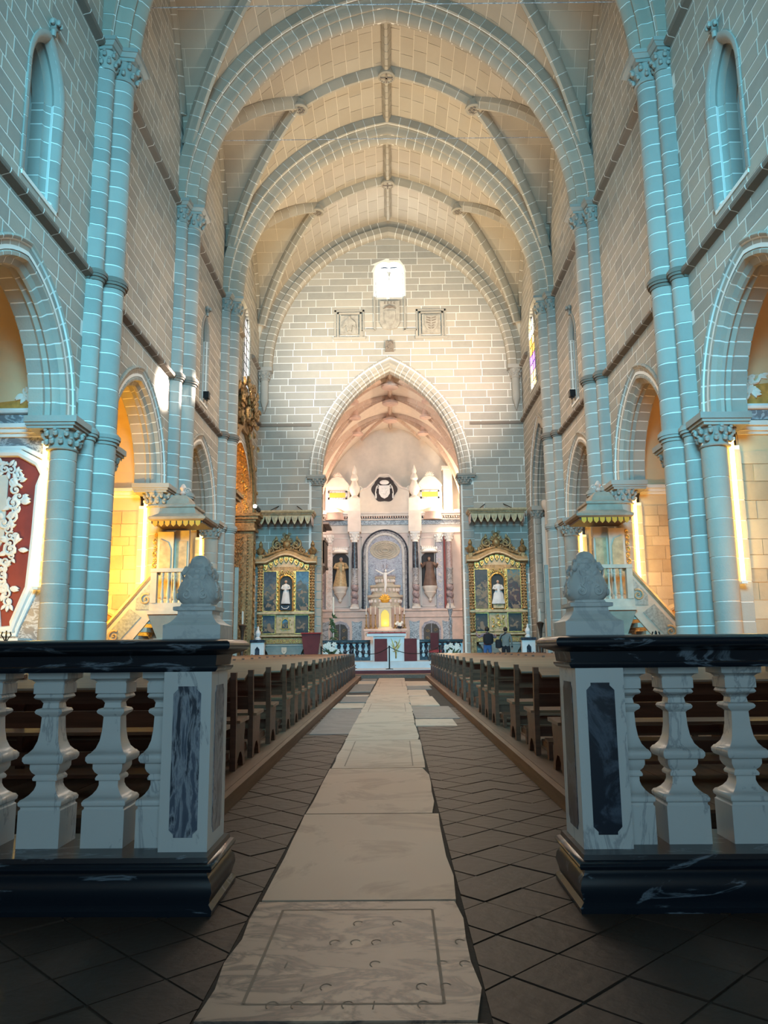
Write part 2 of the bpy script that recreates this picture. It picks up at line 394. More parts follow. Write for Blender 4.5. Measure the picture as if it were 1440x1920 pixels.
def wall_skin(mb, u0, u1, v0, top, opens, c=0.0, step=0.4):
    """wall face as vertical strips with the arched openings left out"""
    us = {u0, u1}
    k = int((u1-u0)/step)
    for i in range(1, k): us.add(u0+(u1-u0)*i/k)
    for o in opens:
        for i in range(21): us.add(min(max(o.c - o.a + 2*o.a*i/20, u0), u1))
    us = sorted(us)
    for a, b in zip(us, us[1:]):
        if b-a < 1e-5: continue
        m = (a+b)/2; cuts = sorted([o for o in opens if o.c-o.a < m < o.c+o.a], key=lambda o: o.v0)
        la = lb = v0
        for o in cuts:
            if o.v0 > la + 1e-4: mb.add([(a, la, c), (b, lb, c), (b, o.v0, c), (a, o.v0, c)], [(0, 1, 2, 3)])
            la, lb = o.top(a), o.top(b)
        ta, tb = top(a), top(b)
        if ta > la or tb > lb: mb.add([(a, la, c), (b, lb, c), (b, max(tb, lb), c), (a, max(ta, la), c)], [(0, 1, 2, 3)])
def bricks(fr, sh, u0, u1, v0, top, opens, off=0.05, ch=(0.27, 0.36), ln=(0.55, 0.95), gap=0.014, skip=None, top_half=None):
    """courses of ashlar as clipped polygons in the wall plane"""
    out = []; v = v0
    while True:
        h = random.uniform(*ch)
        if v > top: break
        u = u0 - random.uniform(0, ln[0])
        while u < u1:
            l = random.uniform(*ln)
            p = [(max(u, u0)+gap, v+gap), (min(u+l, u1)-gap, v+gap), (min(u+l, u1)-gap, v+h-gap), (max(u, u0)+gap, v+h-gap)]
            u += l
            if p[1][0]-p[0][0] < 0.03: continue
            ps = [p]
            for o in opens:
                nx = []
                for q in ps: nx += o.clip(q, off) if o.hits(q, off) else [q]
                ps = nx
            for q in ps:
                if top_half: q = top_half(q)
                if len(q) >= 3 and area(q) > 0.004 and not (skip and skip(q)): out.append(q)
        v += h
    return out
def world_of(fr, sh, p, c=0.0):
    m = MB(fr, sh); return m.pt((p[0], p[1], c))
def lay(polys, fr, sh, parent, mat, name='brick', n_ind=300, proud=0.006, deep=-0.03):
    """the blocks that show largest become objects, the rest one stuff mesh"""
    sc = []
    for q in polys:
        cu = sum(p[0] for p in q)/len(q); cv = sum(p[1] for p in q)/len(q)
        px, py, k = pixel(world_of(fr, sh, (cu, cv)))
        vis = 0 < px < 1440 and 0 < py < 1920
        if vis:
            pp = [pixel(world_of(fr, sh, p)) for p in q]; sc.append(area([(a, b) for a, b, _ in pp]))
        else: sc.append(0)
    order = sorted(range(len(polys)), key=lambda i: -sc[i])
    rest = MB(fr, sh)
    for r, i in enumerate(order):
        pr = proud*random.uniform(0.6, 1.4)
        if r < n_ind and sc[i] > 0:
            MB(fr, sh).prism(polys[i], deep, pr, back=False).build(name, mat, parent)
        else: rest.prism(polys[i], deep, pr, back=False)
    if rest.f: rest.build(name+'_field', mat, parent, kind='stuff')
# ================================================================ the nave
W = 6.6; YF = 37.2; ZS = 15.0
PIERS = [3.5, 10.0, 16.5, 23.0, 29.5]; ENDY = 37.0
RW, CX0 = 8.19, 1.44
def prof(x): return ZS + math.sqrt(max(RW*RW - (abs(x)+CX0)**2, 0.0))
XB = 3.3
def bay_of(y):
    e = PIERS + [ENDY]
    for a, b in zip(e, e[1:]):
        if a <= y <= b: return a, b
    return (e[0], e[1]) if y < e[0] else (e[-2], e[-1])
def xD(y):
    a, b = bay_of(y); m = (a+b)/2
    t = 1 - abs(min(max(y, a), b)-m)/((b-a)/2)
    return W + (XB-W)*t
def zw(y): return prof(xD(y))
FRL = ((-W, 0, 0), (0, 1, 0), (0, 0, 1), (1, 0, 0)); FRR = ((W, 0, 0), (0, 1, 0), (0, 0, 1), (-1, 0, 0))
FRF = ((0, YF, 0), (1, 0, 0), (0, 0, 1), (0, -1, 0))
CH_A, CH_S, CH_R = 1.85, 5.85, 2.25
BAYC = [6.75, 13.25, 19.75, 26.25]
def side_arches(): return [Arch(c, CH_A, 0.0, CH_S, CH_R) for c in BAYC]
WINS = [Arch(13.45, 0.62, 9.75, 12.0, 1.0), Arch(26.3, 0.42, 9.75, 12.2, 0.75)]
WIND = Arch(33.9, 0.75, 12.9, 15.6, 1.15)
ARD = Arch(33.3, 2.15, 0.0, 7.6, 3.3)

# ---------------- floor
fl = struct(MB().add([(-9.5, -8, 0), (9.5, -8, 0), (9.5, 52, 0), (-9.5, 52, 0)], [(0, 1, 2, 3)]).build('floor', 'floor_bed'))
SL = [1.55, 2.72, 3.93, 5.88, 8.02, 10.4, 12.6, 14.7, 17.1, 20.2, 24.0, 27.6, 31.0]
def slab_x(y):
    return (-0.66 + 0.0035*y, 0.275 + 0.0055*y)
slabs = []
for i, (a, b) in enumerate(zip(SL, SL[1:])):
    l0, r0 = slab_x(a); l1, r1 = slab_x(b); g = 0.012
    j = lambda: random.uniform(-0.012, 0.012)
    n = 5; poly = []
    for k in range(n+1): t = k/n; poly.append((r0+(r1-r0)*t + j() - (0.03 if k in (0, n) and i % 2 else 0), a+g+(b-a-2*g)*t))
    for k in range(n+1): t = 1-k/n; poly.append((l0+(l1-l0)*t + j(), a+g+(b-a-2*g)*t))
    mb = MB().prism(poly, -0.02, 0.018, back=False)
    s_ = mb.build('slab', 'slab_veined' if i in (0, 1) else 'slab_marble', fl)
    slabs.append((i, a, b, l0, r0, l1, r1))
    # sunk border line worked into some slabs
    if i in (1, 4, 7, 10):
        e = MB(); m = 0.13
        q = [(l0+m, a+m), (r0-m, a+m), (r1-m, b-m), (l1+m, b-m)]
        for (x0, y0), (x1, y1) in zip(q, q[1:]+q[:1]):
            dx, dy = x1-x0, y1-y0; l = math.hypot(dx, dy); nx, ny = -dy/l*0.006, dx/l*0.006
            e.add([(x0-nx, y0-ny, 0.0186), (x1-nx, y1-ny, 0.0186), (x1+nx, y1+ny, 0.0186), (x0+nx, y0+ny, 0.0186)], [(0, 1, 2, 3)])
        e.build('incised_border', 'slab_line', s_)
    if i == 1:                                      # worn letter cuts on the nearest tomb slab
        e = MB()
        for row, yy in enumerate((3.62, 3.4, 3.18, 2.98, 2.84)):
            for k in range(9):
                if random.random() < 0.55: continue
                x = -0.42 + k*0.085; sty = random.choice('cci')
                if sty == 'c': pts = [(x+0.02*math.cos(t*0.5), yy+0.03*math.sin(t*0.5), 0.019) for t in range(1, 9)]
                elif sty == 'i': pts = [(x, yy-0.03, 0.019), (x+0.004, yy+0.03, 0.019)]
                else: pts = [(x, yy+0.03, 0.019), (x, yy-0.03, 0.019), (x+0.03, yy-0.03, 0.019)]
                e.tube(pts, 0.0026, 4, flat=0.25)
        e.build('worn_inscription', 'slab_line', s_)
# side slabs and dark stone patches in the far half of the aisle
for (x0, x1, y0, y1, m_) in [(-1.2, -0.6, 17.5, 19.5, 'slate_slab'), (-1.22, -0.62, 21.5, 26.0, 'slate_slab'), (-1.2, -0.62, 19.6, 20.2, 'slab_marble'), (-1.2, -0.62, 15.9, 17.2, 'slab_marble'),
                             (-1.2, -0.6, 11.2, 15.6, 'slate_slab'), (0.36, 0.98, 12.2, 13.3, 'slab_marble'), (0.37, 1.12, 13.5, 16.2, 'slate_slab'), (0.38, 0.95, 16.4, 19.4, 'slab_marble'), (0.4, 0.9, 19.6, 22.4, 'slab_marble'),
                             (0.4, 1.1, 22.6, 24.5, 'slate_slab'), (0.42, 1.2, 24.7, 28.0, 'slab_marble'), (-1.2, -0.6, 26.2, 28.4, 'slab_marble'), (-1.2, -0.6, 28.6, 30.6, 'slate_slab')]:
    j = [random.uniform(-0.05, 0.05) for _ in range(8)]
    MB().prism([(x0+j[0]*.5, y0+j[1]), (x1+j[2]*.3, y0+j[3]), (x1+j[4]*.3, y1+j[5]), (x0+j[6]*.5, y1+j[7])], -0.02, 0.014, back=False).build('slab', m_, fl)
# diagonal clay tiles
tl = []; ts = 0.30
for i in range(-60, 60):
    for jx in range(-60, 60):
        cx = (i+jx)*ts*0.7071; cy = (i-jx)*ts*0.7071 + 5.0
        if not (-2.6 < cx < 2.6 and 1.2 < cy < 16): continue
        if abs(cx) > 1.5 and cy > 6.0: continue
        d = ts*0.7071-0.008
        p = [(cx-d, cy), (cx, cy-d), (cx+d, cy), (cx, cy+d)]
        lx, rx = slab_x(cy)
        if cx < (lx+rx)/2: p = half(p, (-1, 0), -(lx-0.02))
        else: p = half(p, (1, 0), rx+0.02)
        if len(p) >= 3 and area(p) > 0.003: tl.append(p)
FRG = ((0, 0, 0), (1, 0, 0), (0, 1, 0), (0, 0, 1))
lay(tl, FRG, False, fl, 'tile_floor', 'tile', 300, proud=0.006, deep=-0.01)

# ---------------- side walls
def drum_profile(off=0.0, n1=7, n2=11):
    """half plan of the compound pier: u along the wall, n out of it"""
    P = [(-0.70-off, 0.0), (-0.70-off, 0.05)]
    for i in range(n1+1):
        t = PI - PI*0.80*i/n1; P.append((-0.49+(0.165+off)*math.cos(t), 0.13+(0.165+off)*math.sin(t)))
    P += [(-0.335, 0.17+off), (-0.30, 0.20+off)]
    for i in range(n2+1):
        t = PI*0.95 - PI*0.90*i/n2; P.append(((0.27+off)*math.cos(t), 0.31+(0.27+off)*math.sin(t)))
    P += [(0.30, 0.20+off), (0.335, 0.17+off)]
    for i in range(n1+1):
        t = PI*0.80 - PI*0.80*i/n1; P.append((0.49+(0.165+off)*math.cos(t), 0.13+(0.165+off)*math.sin(t)))
    P += [(0.70+off, 0.05), (0.70+off, 0.0)]
    return P
def hprism(mb, poly, v0, v1, poly1=None):
    """extrude a (u,n) plan along v"""
    n = len(poly); q = poly1 or poly
    mb.add([(p[0], v0, p[1]) for p in poly] + [(p[0], v1, p[1]) for p in q],
           [tuple(range(n)), tuple(range(2*n-1, n-1, -1))] + [(i, n+i, n+(i+1) % n, (i+1) % n) for i in range(n)])
    return mb
def scaled(poly, k, c=(0, 0.1)): return [(c[0]+(p[0]-c[0])*k, c[1]+(p[1]-c[1])*k) for p in poly]

def pointed_path(arch, n, off=0.0, jamb=None):
    """points on both arcs of a pointed arch from springing to apex to springing: (u, v, outward du, dv)"""
    R = arch.R + off; s = arch.R - arch.a
    t_ap = math.acos(min(1, s/R)); P = []
    for i in range(n+1):
        t = t_ap*i/n; P.append((arch.c + s - R*math.cos(t), arch.vs + R*math.sin(t), -math.cos(t) if i < n else 0.0, math.sin(t) if i < n else 1/max(math.sin(t), 0.3)))
    L_ = P; Rr = [(2*arch.c - u, v, -du, dv) for u, v, du, dv in reversed(P)]
    return L_, Rr
def arch_ring(core_name, arch, profile, fr, sh, parent, mat, core_mat, n_vous, gap=0.014, name='voussoir', smooth=True, jz=None):
    """profile in (radial outwards from intrados, n out of the wall); a mortar core plus one mesh per voussoir"""
    core = MB(fr, sh); gx = sum(p for p, q in profile)/len(profile); gy = sum(q for p, q in profile)/len(profile)
    pc = [(gx+(p-gx)*0.97, gy+(q-gy)*0.97) for p, q in profile]
    sides = pointed_path(arch, 24)
    for P in sides:
        core.sweep(pc, [((u, v, 0), (du, dv, 0), (0, 0, 1)) for u, v, du, dv in P])
    co = core.build(core_name, core_mat, parent)
    s = arch.R - arch.a; t_ap = math.acos(s/arch.R); g = gap/arch.R
    for side in (-1, 1):
        for i in range(n_vous):
            t0, t1 = t_ap*i/n_vous+g, t_ap*(i+1)/n_vous-g
            if i == n_vous-1: t1 = t_ap
            fs = []
            for k in range(4):
                t = t0+(t1-t0)*k/3
                u = arch.c + side*(arch.R*math.cos(t) - s); v = arch.vs + arch.R*math.sin(t)
                fs.append(((u, v, 0), (side*math.cos(t), math.sin(t), 0) if t < t_ap-1e-6 else (0, 1/math.sin(t_ap), 0), (0, 0, 1)))
            MB(fr, sh).sweep(profile, fs).build(name, mat, co, smooth=smooth)
    return co
RING = [(0.50, -0.05), (0.50, 0.055), (0.46, 0.075), (0.41, 0.055), (0.39, 0.02), (0.22, -0.02), (0.19, 0.01), (0.13, 0.0), (0.10, -0.10), (0.0, -0.16), (-0.02, -0.22), (0.04, -0.28), (-0.01, -0.36), (0.03, -0.42), (0.0, -0.70), (0.12, -0.72)]

def foliage_capital(mb, u, v0, v1, n, r0, r1, nl=8, a0=0.0, a1=2*PI):
    mb.lathe([(r0*1.15, v0), (r0*1.22, v0+0.03), (r0*1.02, v0+0.06), (r0*1.02, v0+0.1), (r0*1.1, v0+(v1-v0)*0.5), (r1, v1)], (u, 0, n), 14, axis='b')
    for row in range(2):
        for i in range(nl):
            t = 2*PI*(i+0.5*row)/nl; v = v0 + (v1-v0)*(0.38+0.36*row); rr = r0*1.1+(r1-r0)*(0.25+0.4*row)
            mb.ell((u+rr*math.cos(t), v, n+rr*math.sin(t)), (0.055, 0.075, 0.055), 6, 4)
            mb.ell((u+(rr+0.035)*math.cos(t), v+0.06, n+(rr+0.035)*math.sin(t)), (0.04, 0.035, 0.04), 6, 4)

def side_wall(name, fr, left):
    arches = side_arches()
    opens = arches + WINS + [WIND] + ([] if left else [ARD])
    if left: opens = opens + [Arch(33.3, 2.4, 0.0, 7.4, 2.8)]
    mb = MB(fr, True)
    wall_skin(mb, -7, YF+0.4, 0, lambda y: zw(y)+0.05 if y > 3.5 else prof(XB), [o.grow(0.23) if (o in arches and o.c > 8) or o is ARD else o for o in opens])
    # window and arch reveals
    for o, d in [(x, 1.3) for x in WINS] + [(WIND, 0.5)]:
        Lp, Rp = pointed_path(o, 8)
        pts = [(o.c-o.a, o.v0)] + [(p[0], p[1]) for p in Lp] + [(p[0], p[1]) for p in Rp][1:] + [(o.c+o.a, o.v0)]
        for (a, b), (c, e) in zip(pts, pts[1:]+pts[:1]): mb.add([(a, b, 0), (c, e, 0), (c, e, -d), (a, b, -d)], [(0, 1, 2, 3)])
    wl = struct(mb.build(name, 'mortar'))
    # piers
    pf = drum_profile(); core = scaled(drum_profile(), 0.975)
    master = None; ring_master = None
    for ip, py in enumerate(PIERS):
        if py < 5: continue
        sy = 1 if left else 1
        co = hprism(MB(fr, True), [(p[0]+py, p[1]) for p in core], 0, ZS-0.6).build('pier', 'mortar', wl)
        zs = []; z = 0.0
        rr = random.Random(ip*3+left)
        while z < ZS-0.7:
            h = rr.uniform(0.30, 0.46); h = min(h, ZS-0.62-z); zs.append((z, h)); z += h
        for z, h in zs:
            hprism(MB(fr, True), [(p[0]+py, p[1]) for p in pf], z+0.016, z+h-0.016).build('drum', 'granite_shaft', co, smooth=True)
        # annulets at the impost of the chapel arches and at the string course, capitals under the vault
        for nm, zz in (('annulet', 5.6), ('annulet', 9.2)):
            m = MB(fr, True)
            for d0, a_, b_ in ((0.03, -0.02, 0.05), (0.07, 0.05, 0.11), (0.09, 0.11, 0.19), (0.05, 0.19, 0.24)):
                [m.lathe([(r_+d0, zz+a_), (r_+d0, zz+b_)], (py+u_, 0, n_), 20, axis='b') for u_, n_, r_ in ((0, 0.31, 0.27), (-0.49, 0.13, 0.165), (0.49, 0.13, 0.165))]; m.box(py-0.70-d0, py+0.70+d0, zz+a_, zz+b_, 0, 0.06+d0)
            m.build(nm, 'granite_shaft' if zz < 6 else 'string_stone', co, smooth=True)
        m = MB(fr, True)
        for u, n_, r in ((py, 0.31, 0.27), (py-0.49, 0.13, 0.165), (py+0.49, 0.13, 0.165)):
            foliage_capital(m, u, ZS-0.62, ZS-0.16, n_, r, r*1.45, 9 if r > 0.2 else 7)
        m.build('capital', 'granite_shaft', co, smooth=True)
        m = MB(fr, True)
        def ab(e): return [(py-0.80-e, 0), (py-0.80-e, 0.36+e), (py-0.44-e, 0.40+e), (py-0.40-e, 0.74+e), (py+0.40+e, 0.74+e), (py+0.44+e, 0.40+e), (py+0.80+e, 0.36+e), (py+0.80+e, 0)]
        hprism(m, ab(-0.06), ZS-0.18, ZS-0.10); hprism(m, ab(-0.03), ZS-0.10, ZS-0.02, ab(0.03)); hprism(m, ab(0.05), ZS-0.02, ZS+0.08)
        m.build('abacus', 'granite_shaft', co)
    # string courses
    def string(z, a, b, nm='string_course'):
        sp = [(0, 0), (0.05, 0.02), (0.15, 0.05), (0.17, 0.09), (0.17, 0.14), (0.13, 0.17), (0, 0.24)]
        m = MB(fr, True); m.sweep(sp, [((a, z, 0), (0, 0, 1), (0, 1, 0)), ((b, z, 0), (0, 0, 1), (0, 1, 0))])
        so = m.build(nm, 'string_stone', wl)
        m = MB(fr, True); y = a
        while y < b:
            l = random.uniform(0.55, 0.8); y += l
            if y < b: m.sweep([(p*1.03, q*1.02) for p, q in sp], [((y, z, 0), (0, 0, 1), (0, 1, 0)), ((y+0.02, z, 0), (0, 0, 1), (0, 1, 0))])
        m.build('joint', 'mortar', so)
    e = PIERS + [ENDY+0.2]
    for a, b in zip(e, e[1:]):
        if a < 5: continue
        if b < 36: string(9.2, a+0.7, b-0.7); string(ZS-0.15, a+0.8, b-0.8)
        else:
            string(12.1, a+0.7, YF); string(ZS-0.15, a+0.7, WIND.c-WIND.a-0.45); string(ZS-0.15, WIND.c+WIND.a+0.45, YF)
    string(9.2, 4.2, 9.3); string(ZS-0.15, 4.2, 9.3)
    # chapel arches
    for i, o in enumerate(arches):
        if i == 0:
            continue
        arch_ring('arch', o, RING, fr, True, wl, 'granite', 'mortar', 11)
        for s_ in (-1, 1):
            u = o.c + s_*(o.a+0.12)
            # jamb: blocks with colonnette, capital
            zc = [0.0]
            while zc[-1] < 5.0: zc.append(zc[-1] + random.uniform(0.36, 0.5))
            zc[-1] = 5.22
            jc = MB(fr, True).box(min(u+s_*0.40, u+s_*0.50), max(u+s_*0.40, u+s_*0.50), 0, 5.3, -0.70, -0.06).lathe([(0.25, 0), (0.25, 5.3)], (u+s_*0.26, 0, -0.10), 18, axis='b').build('jamb', 'mortar', wl)
            for a, b in zip(zc, zc[1:]):
                m = MB(fr, True)
                m.lathe([(0.262, a+0.01), (0.262, b-0.01)], (u+s_*0.26, 0, -0.10), 18, axis='b')
                x0, x1 = sorted((u+s_*0.39, u+s_*0.52)); m.box(x0, x1, a+0.01, b-0.01, -0.71, 0.02)
                m.build('jamb_stone', 'granite', jc, smooth=True)
            m = MB(fr, True); foliage_capital(m, u+s_*0.24, 5.2, 5.62, -0.12, 0.262, 0.38, 11); m.build('capital', 'granite_shaft', jc, smooth=True)
            m = MB(fr, True)
            x0, x1 = sorted((u-s_*0.20, u+s_*0.60))
            m.box(x0+0.06, x1-0.06, 5.60, 5.66, -0.70, 0.23); m.box(x0+0.03, x1-0.03, 5.66, 5.72, -0.72, 0.27); m.box(x0, x1, 5.72, CH_S, -0.74, 0.31)
            m.build('abacus', 'granite_shaft', jc)
    # windows: moulded splay with colonnettes
    for i, o in enumerate(WINS + [WIND]):
        wide = o.a > 0.5
        m = MB(fr, True)
        wp = [(0.16, 0.0), (0.16, 0.035), (0.10, 0.05), (0.04, 0.03), (0.0, 0.0), (-0.06, -0.10), (-0.02, -0.16), (-0.08, -0.24), (-0.15, -0.26), (-0.15, -0.5), (0.12, -0.5), (0.12, 0)]
        k = 1.0 if wide else 0.72
        wp = [(p*k, q) for p, q in wp]
        if i == 2: wp = [(0.16, 0.0), (0.16, 0.035), (0.10, 0.05), (0.04, 0.03), (0.0, 0.0), (0.0, -0.5), (0.12, -0.5), (0.12, 0.0)]
        for P in pointed_path(o, 10):
            Q = list(P)
            for u, v, du, dv in (P[0], P[-1]):
                pass
            m.sweep(wp, [((u, v, 0), (du, dv, 0), (0, 0, 1)) for u, v, du, dv in P])
        fo = m.build('window_frame', 'granite_shaft', wl, smooth=True)
        v = o.v0
        while v < o.vs-0.05:
            h = min(random.uniform(0.28, 0.42), o.vs-v)
            for sd in (-1, 1):
                q = [(o.c+sd*(o.a+p), n_) for p, n_ in wp]
                if sd < 0: q = q[::-1]
                hprism(MB(fr, True), q, v+0.01, v+h-0.01).build('jamb_stone', 'granite_shaft', fo, smooth=True)
            v += h
        m = MB(fr, True)
        for sd in (-1, 1):
            hprism(m, [(o.c+sd*(o.a+p*0.97-0.004), n_-0.008) for p, n_ in wp][::sd], o.v0, o.vs)
            for vb in (o.v0-0.02,):
                m.lathe([(0.13*k, vb), (0.13*k, vb+0.06), (0.10*k, vb+0.09), (0.12*k, vb+0.12), (0.085*k, vb+0.16)], (o.c+sd*(o.a-0.02), 0, -0.12), 10, axis='b')
        m.box(o.c-o.a-0.1, o.c+o.a+0.1, o.v0-0.08, o.v0, -0.5, 0.03)
        m.build('window_bed', 'mortar', fo)
        if i < 2:
            m = MB(fr, True); zt = o.vs+o.rise+0.14*k       # leafy finial over the point
            m.lathe([(0.05, zt-0.05), (0.05, zt+0.08), (0.09, zt+0.10), (0.05, zt+0.14), (0.11, zt+0.24), (0.04, zt+0.34)], (o.c, 0, 0.06), 8, axis='b')
            for t in range(6): m.ell((o.c+0.11*math.cos(t*PI/3), zt+0.2, 0.08+0.11*math.sin(t*PI/3)), (0.05, 0.07, 0.05), 6, 4)
            m.build('finial', 'granite_shaft', fo, smooth=True)
    # ashlar
    rv = 0.30
    opens_b = [(o) for o in opens]
    jam = [Arch(o.c, o.a+0.44 if o in arches else o.a+0.1, o.v0-0.05, o.vs, o.rise+0.3) for o in opens]
    for o, j in zip(opens, jam):
        if o in arches: j.a = o.a+0.44; j.R = o.R+0.44
        else: j.a = o.a+0.09; j.R = o.R+0.09
    def skip(q):
        cu = sum(p[0] for p in q)/len(q)
        return any(abs(cu-p) < 0.42 for p in PIERS if p > 5)
    def toph(q):
        cu = sum(p[0] for p in q)/len(q); d = (zw(cu+0.2)-zw(cu-0.2))/0.4; z = zw(cu)
        return half(q, (d, -1), d*cu - z + 0.02)
    pol = bricks(fr, True, 8.0, YF, 0.0, 21.6, jam, off=0.0, skip=skip, top_half=toph, gap=0.018)
    # no ashlar buried inside the strings
    lay(pol, fr, True, wl, 'granite', 'brick', 300)
    return wl
WL = side_wall('wall_left', FRL, True)
WR = side_wall('wall_right', FRR, False)
# ---------------- vault
cl = MB(None, True)
NB = 40
edges = PIERS + [ENDY+0.25]
for a, b in zip(PIERS, PIERS[1:] + [ENDY]):
    ys = [a + (b-a)*i/28 for i in range(29)]
    for y0, y1 in zip(ys, ys[1:]):
        X0, X1 = xD(y0), xD(y1)
        for k in range(NB):
            t0, t1 = -1+2*k/NB, -1+2*(k+1)/NB
            q = [(X0*t0, y0), (X0*t1, y0), (X1*t1, y1), (X1*t0, y1)]
            cl.add([(x, y, prof(x)) for x, y in q], [(0, 3, 2, 1)])
        for s in (-1, 1):
            cl.add([(s*X0, y0, prof(X0)), (s*X1, y1, prof(X1)), (s*(W+0.1), y1, prof(X1)), (s*(W+0.1), y0, prof(X0))], [(0, 1, 2, 3)])
cl.add([(-W-0.1, -7, prof(XB)), (W+0.1, -7, prof(XB)), (W+0.1, 3.5, prof(XB)), (-W-0.1, 3.5, prof(XB))], [(0, 1, 2, 3)])
CE = struct(cl.build('ceiling', 'vault_mortar', smooth=True))
# stones of the webs: courses run along the nave in the main cells, across it in the side cells
TAP = math.acos(CX0/RW); TS = math.acos((W+CX0)/RW)
def web_blocks():
    sc = []
    nC = 19
    xs = [RW*math.cos(TS + (TAP-TS)*i/nC) - CX0 for i in range(nC+1)]      # W -> 0
    for ib, (a, b) in enumerate(zip(PIERS, PIERS[1:]+[ENDY])):
        if b < 17: continue
        m = (a+b)/2
        for s in (-1, 1):
            for x1, x0 in zip(xs, xs[1:]):          # x0 < x1
                y = a - random.uniform(0, 0.8)
                while y < b:
                    l = random.uniform(0.7, 1.15); g = 0.013
                    p = [(x0+g, max(y, a)+g), (x1-g, max(y, a)+g), (x1-g, min(y+l, b)-g), (x0+g, min(y+l, b)-g)]; y += l
                    if p[2][1]-p[1][1] < 0.05: continue
                    for h0, h1 in ((a, m), (m, b)):
                        q = half(half(p, (0, 1), h0), (0, -1), -h1)
                        if len(q) < 3: continue
                        if h0 == a: nx, ny, d = (m-a), (W-XB), (m-a)*W + (W-XB)*a
                        else: nx, ny, d = (b-m), -(W-XB), (b-m)*W - (W-XB)*b
                        # keep the inner side of the groin line
                        r = half(q, (-nx, -ny), -d + 0.05*abs(nx))
                        if len(r) >= 3 and area(r) > 0.01: sc.append(('m', s, r))
            # side cell: courses at equal steps of the arc, laid across
            for x1, x0 in zip(xs, xs[1:]):
                if x0 < XB - 0.3: break
                for h in (0, 1):
                    f = lambda x: (a + (W-x)/(W-XB)*(m-a)) if h == 0 else (b - (W-x)/(W-XB)*(b-m))
                    ya, yb = f(x1), f(max(x0, XB)); ya, yb = min(ya, yb), max(ya, yb)
                    x = XB + random.uniform(-0.8, 0)
                    while x < W:
                        l = random.uniform(0.7, 1.1)
                        p = [(max(x, XB)+.009, ya+.009), (min(x+l, W)-.009, ya+.009), (min(x+l, W)-.009, yb-.009), (max(x, XB)+.009, yb-.009)]; x += l
                        if p[1][0]-p[0][0] < 0.04 or yb-ya < 0.03: continue
                        if h == 0: nx, ny, d = (m-a), (W-XB), (m-a)*W + (W-XB)*a
                        else: nx, ny, d = (b-m), -(W-XB), (b-m)*W - (W-XB)*b
                        r = half(p, (nx, ny), d + 0.05*abs(nx))
                        if len(r) >= 3 and area(r) > 0.01: sc.append(('s', s, r))
    return sc
def web_mesh(mb, blk):
    kind, s, q = blk; n = len(q); top = []; bot = []
    for x, y in q:
        if kind == 'm':
            z = prof(x); nx, nz = -(x+CX0), -(z-ZS); l = math.hypot(nx, nz); nx /= l; nz /= l; ny = 0
        else:
            X = xD(y); z = prof(X); nx, ny, nz = 0, 0, -1
        o = 0.014
        top.append((s*(x+nx*o), y, z+nz*o)); bot.append((s*(x-nx*0.02), y, z-nz*0.02))
    f = [tuple(range(n)) if s > 0 else tuple(range(n-1, -1, -1))] + [(i, n+i, n+(i+1) % n, (i+1) % n) for i in range(n)]
    mb.add(top+bot, f)
wb = web_blocks(); scd = []
for bk in wb:
    cx = sum(p[0] for p in bk[2])/len(bk[2]); cy = sum(p[1] for p in bk[2])/len(bk[2])
    z = prof(cx) if bk[0] == 'm' else prof(xD(cy)); px, py, k = pixel((bk[1]*cx, cy, z))
    scd.append(area(bk[2])/k**2 if (0 < px < 1440 and 0 < py < 1920) else 0)
rest = MB(None, True)
for r, i in enumerate(sorted(range(len(wb)), key=lambda i: -scd[i])):
    if r < 300 and scd[i] > 0: m = MB(None, True); web_mesh(m, wb[i]); m.build('web_stone', 'vault_stone', CE)
    else: web_mesh(rest, wb[i])
rest.build('web_stone_field', 'vault_stone', CE, kind='stuff')

TP = [(0.85, -0.64), (0.50, -0.64), (0.47, -0.59), (0.50, -0.54), (0.62, -0.50), (0.47, -0.44), (0.40, -0.41), (0.24, -0.40), (0.17, -0.34), (0.18, -0.29), (0.28, -0.26), (0.12, -0.21), (0.05, -0.12), (0.0, -0.05)]
TP = TP + [(p, -q) for p, q in reversed(TP)]
TARCH = Arch(0, 5.9, 0, ZS, 7.2)
for py in PIERS[1:]:
    arch_ring('transverse_arch', TARCH, TP, ((0, py, 0), (1, 0, 0), (0, 0, 1), (0, -1, 0)), True, CE, 'rib_stone', 'mortar', 26)
# wall arch against the far wall
TF = [(0.85, -0.1), (0.85, 0.18), (0.5, 0.20), (0.46, 0.26), (0.44, 0.34), (0.12, 0.38), (0.04, 0.32), (0.0, 0.24), (0.02, 0.12), (0.0, -0.1)]
arch_ring('transverse_arch', TARCH, TF, ((0, YF-0.02, 0), (1, 0, 0), (0, 0, 1), (0, -1, 0)), False, CE, 'rib_stone', 'mortar', 28)
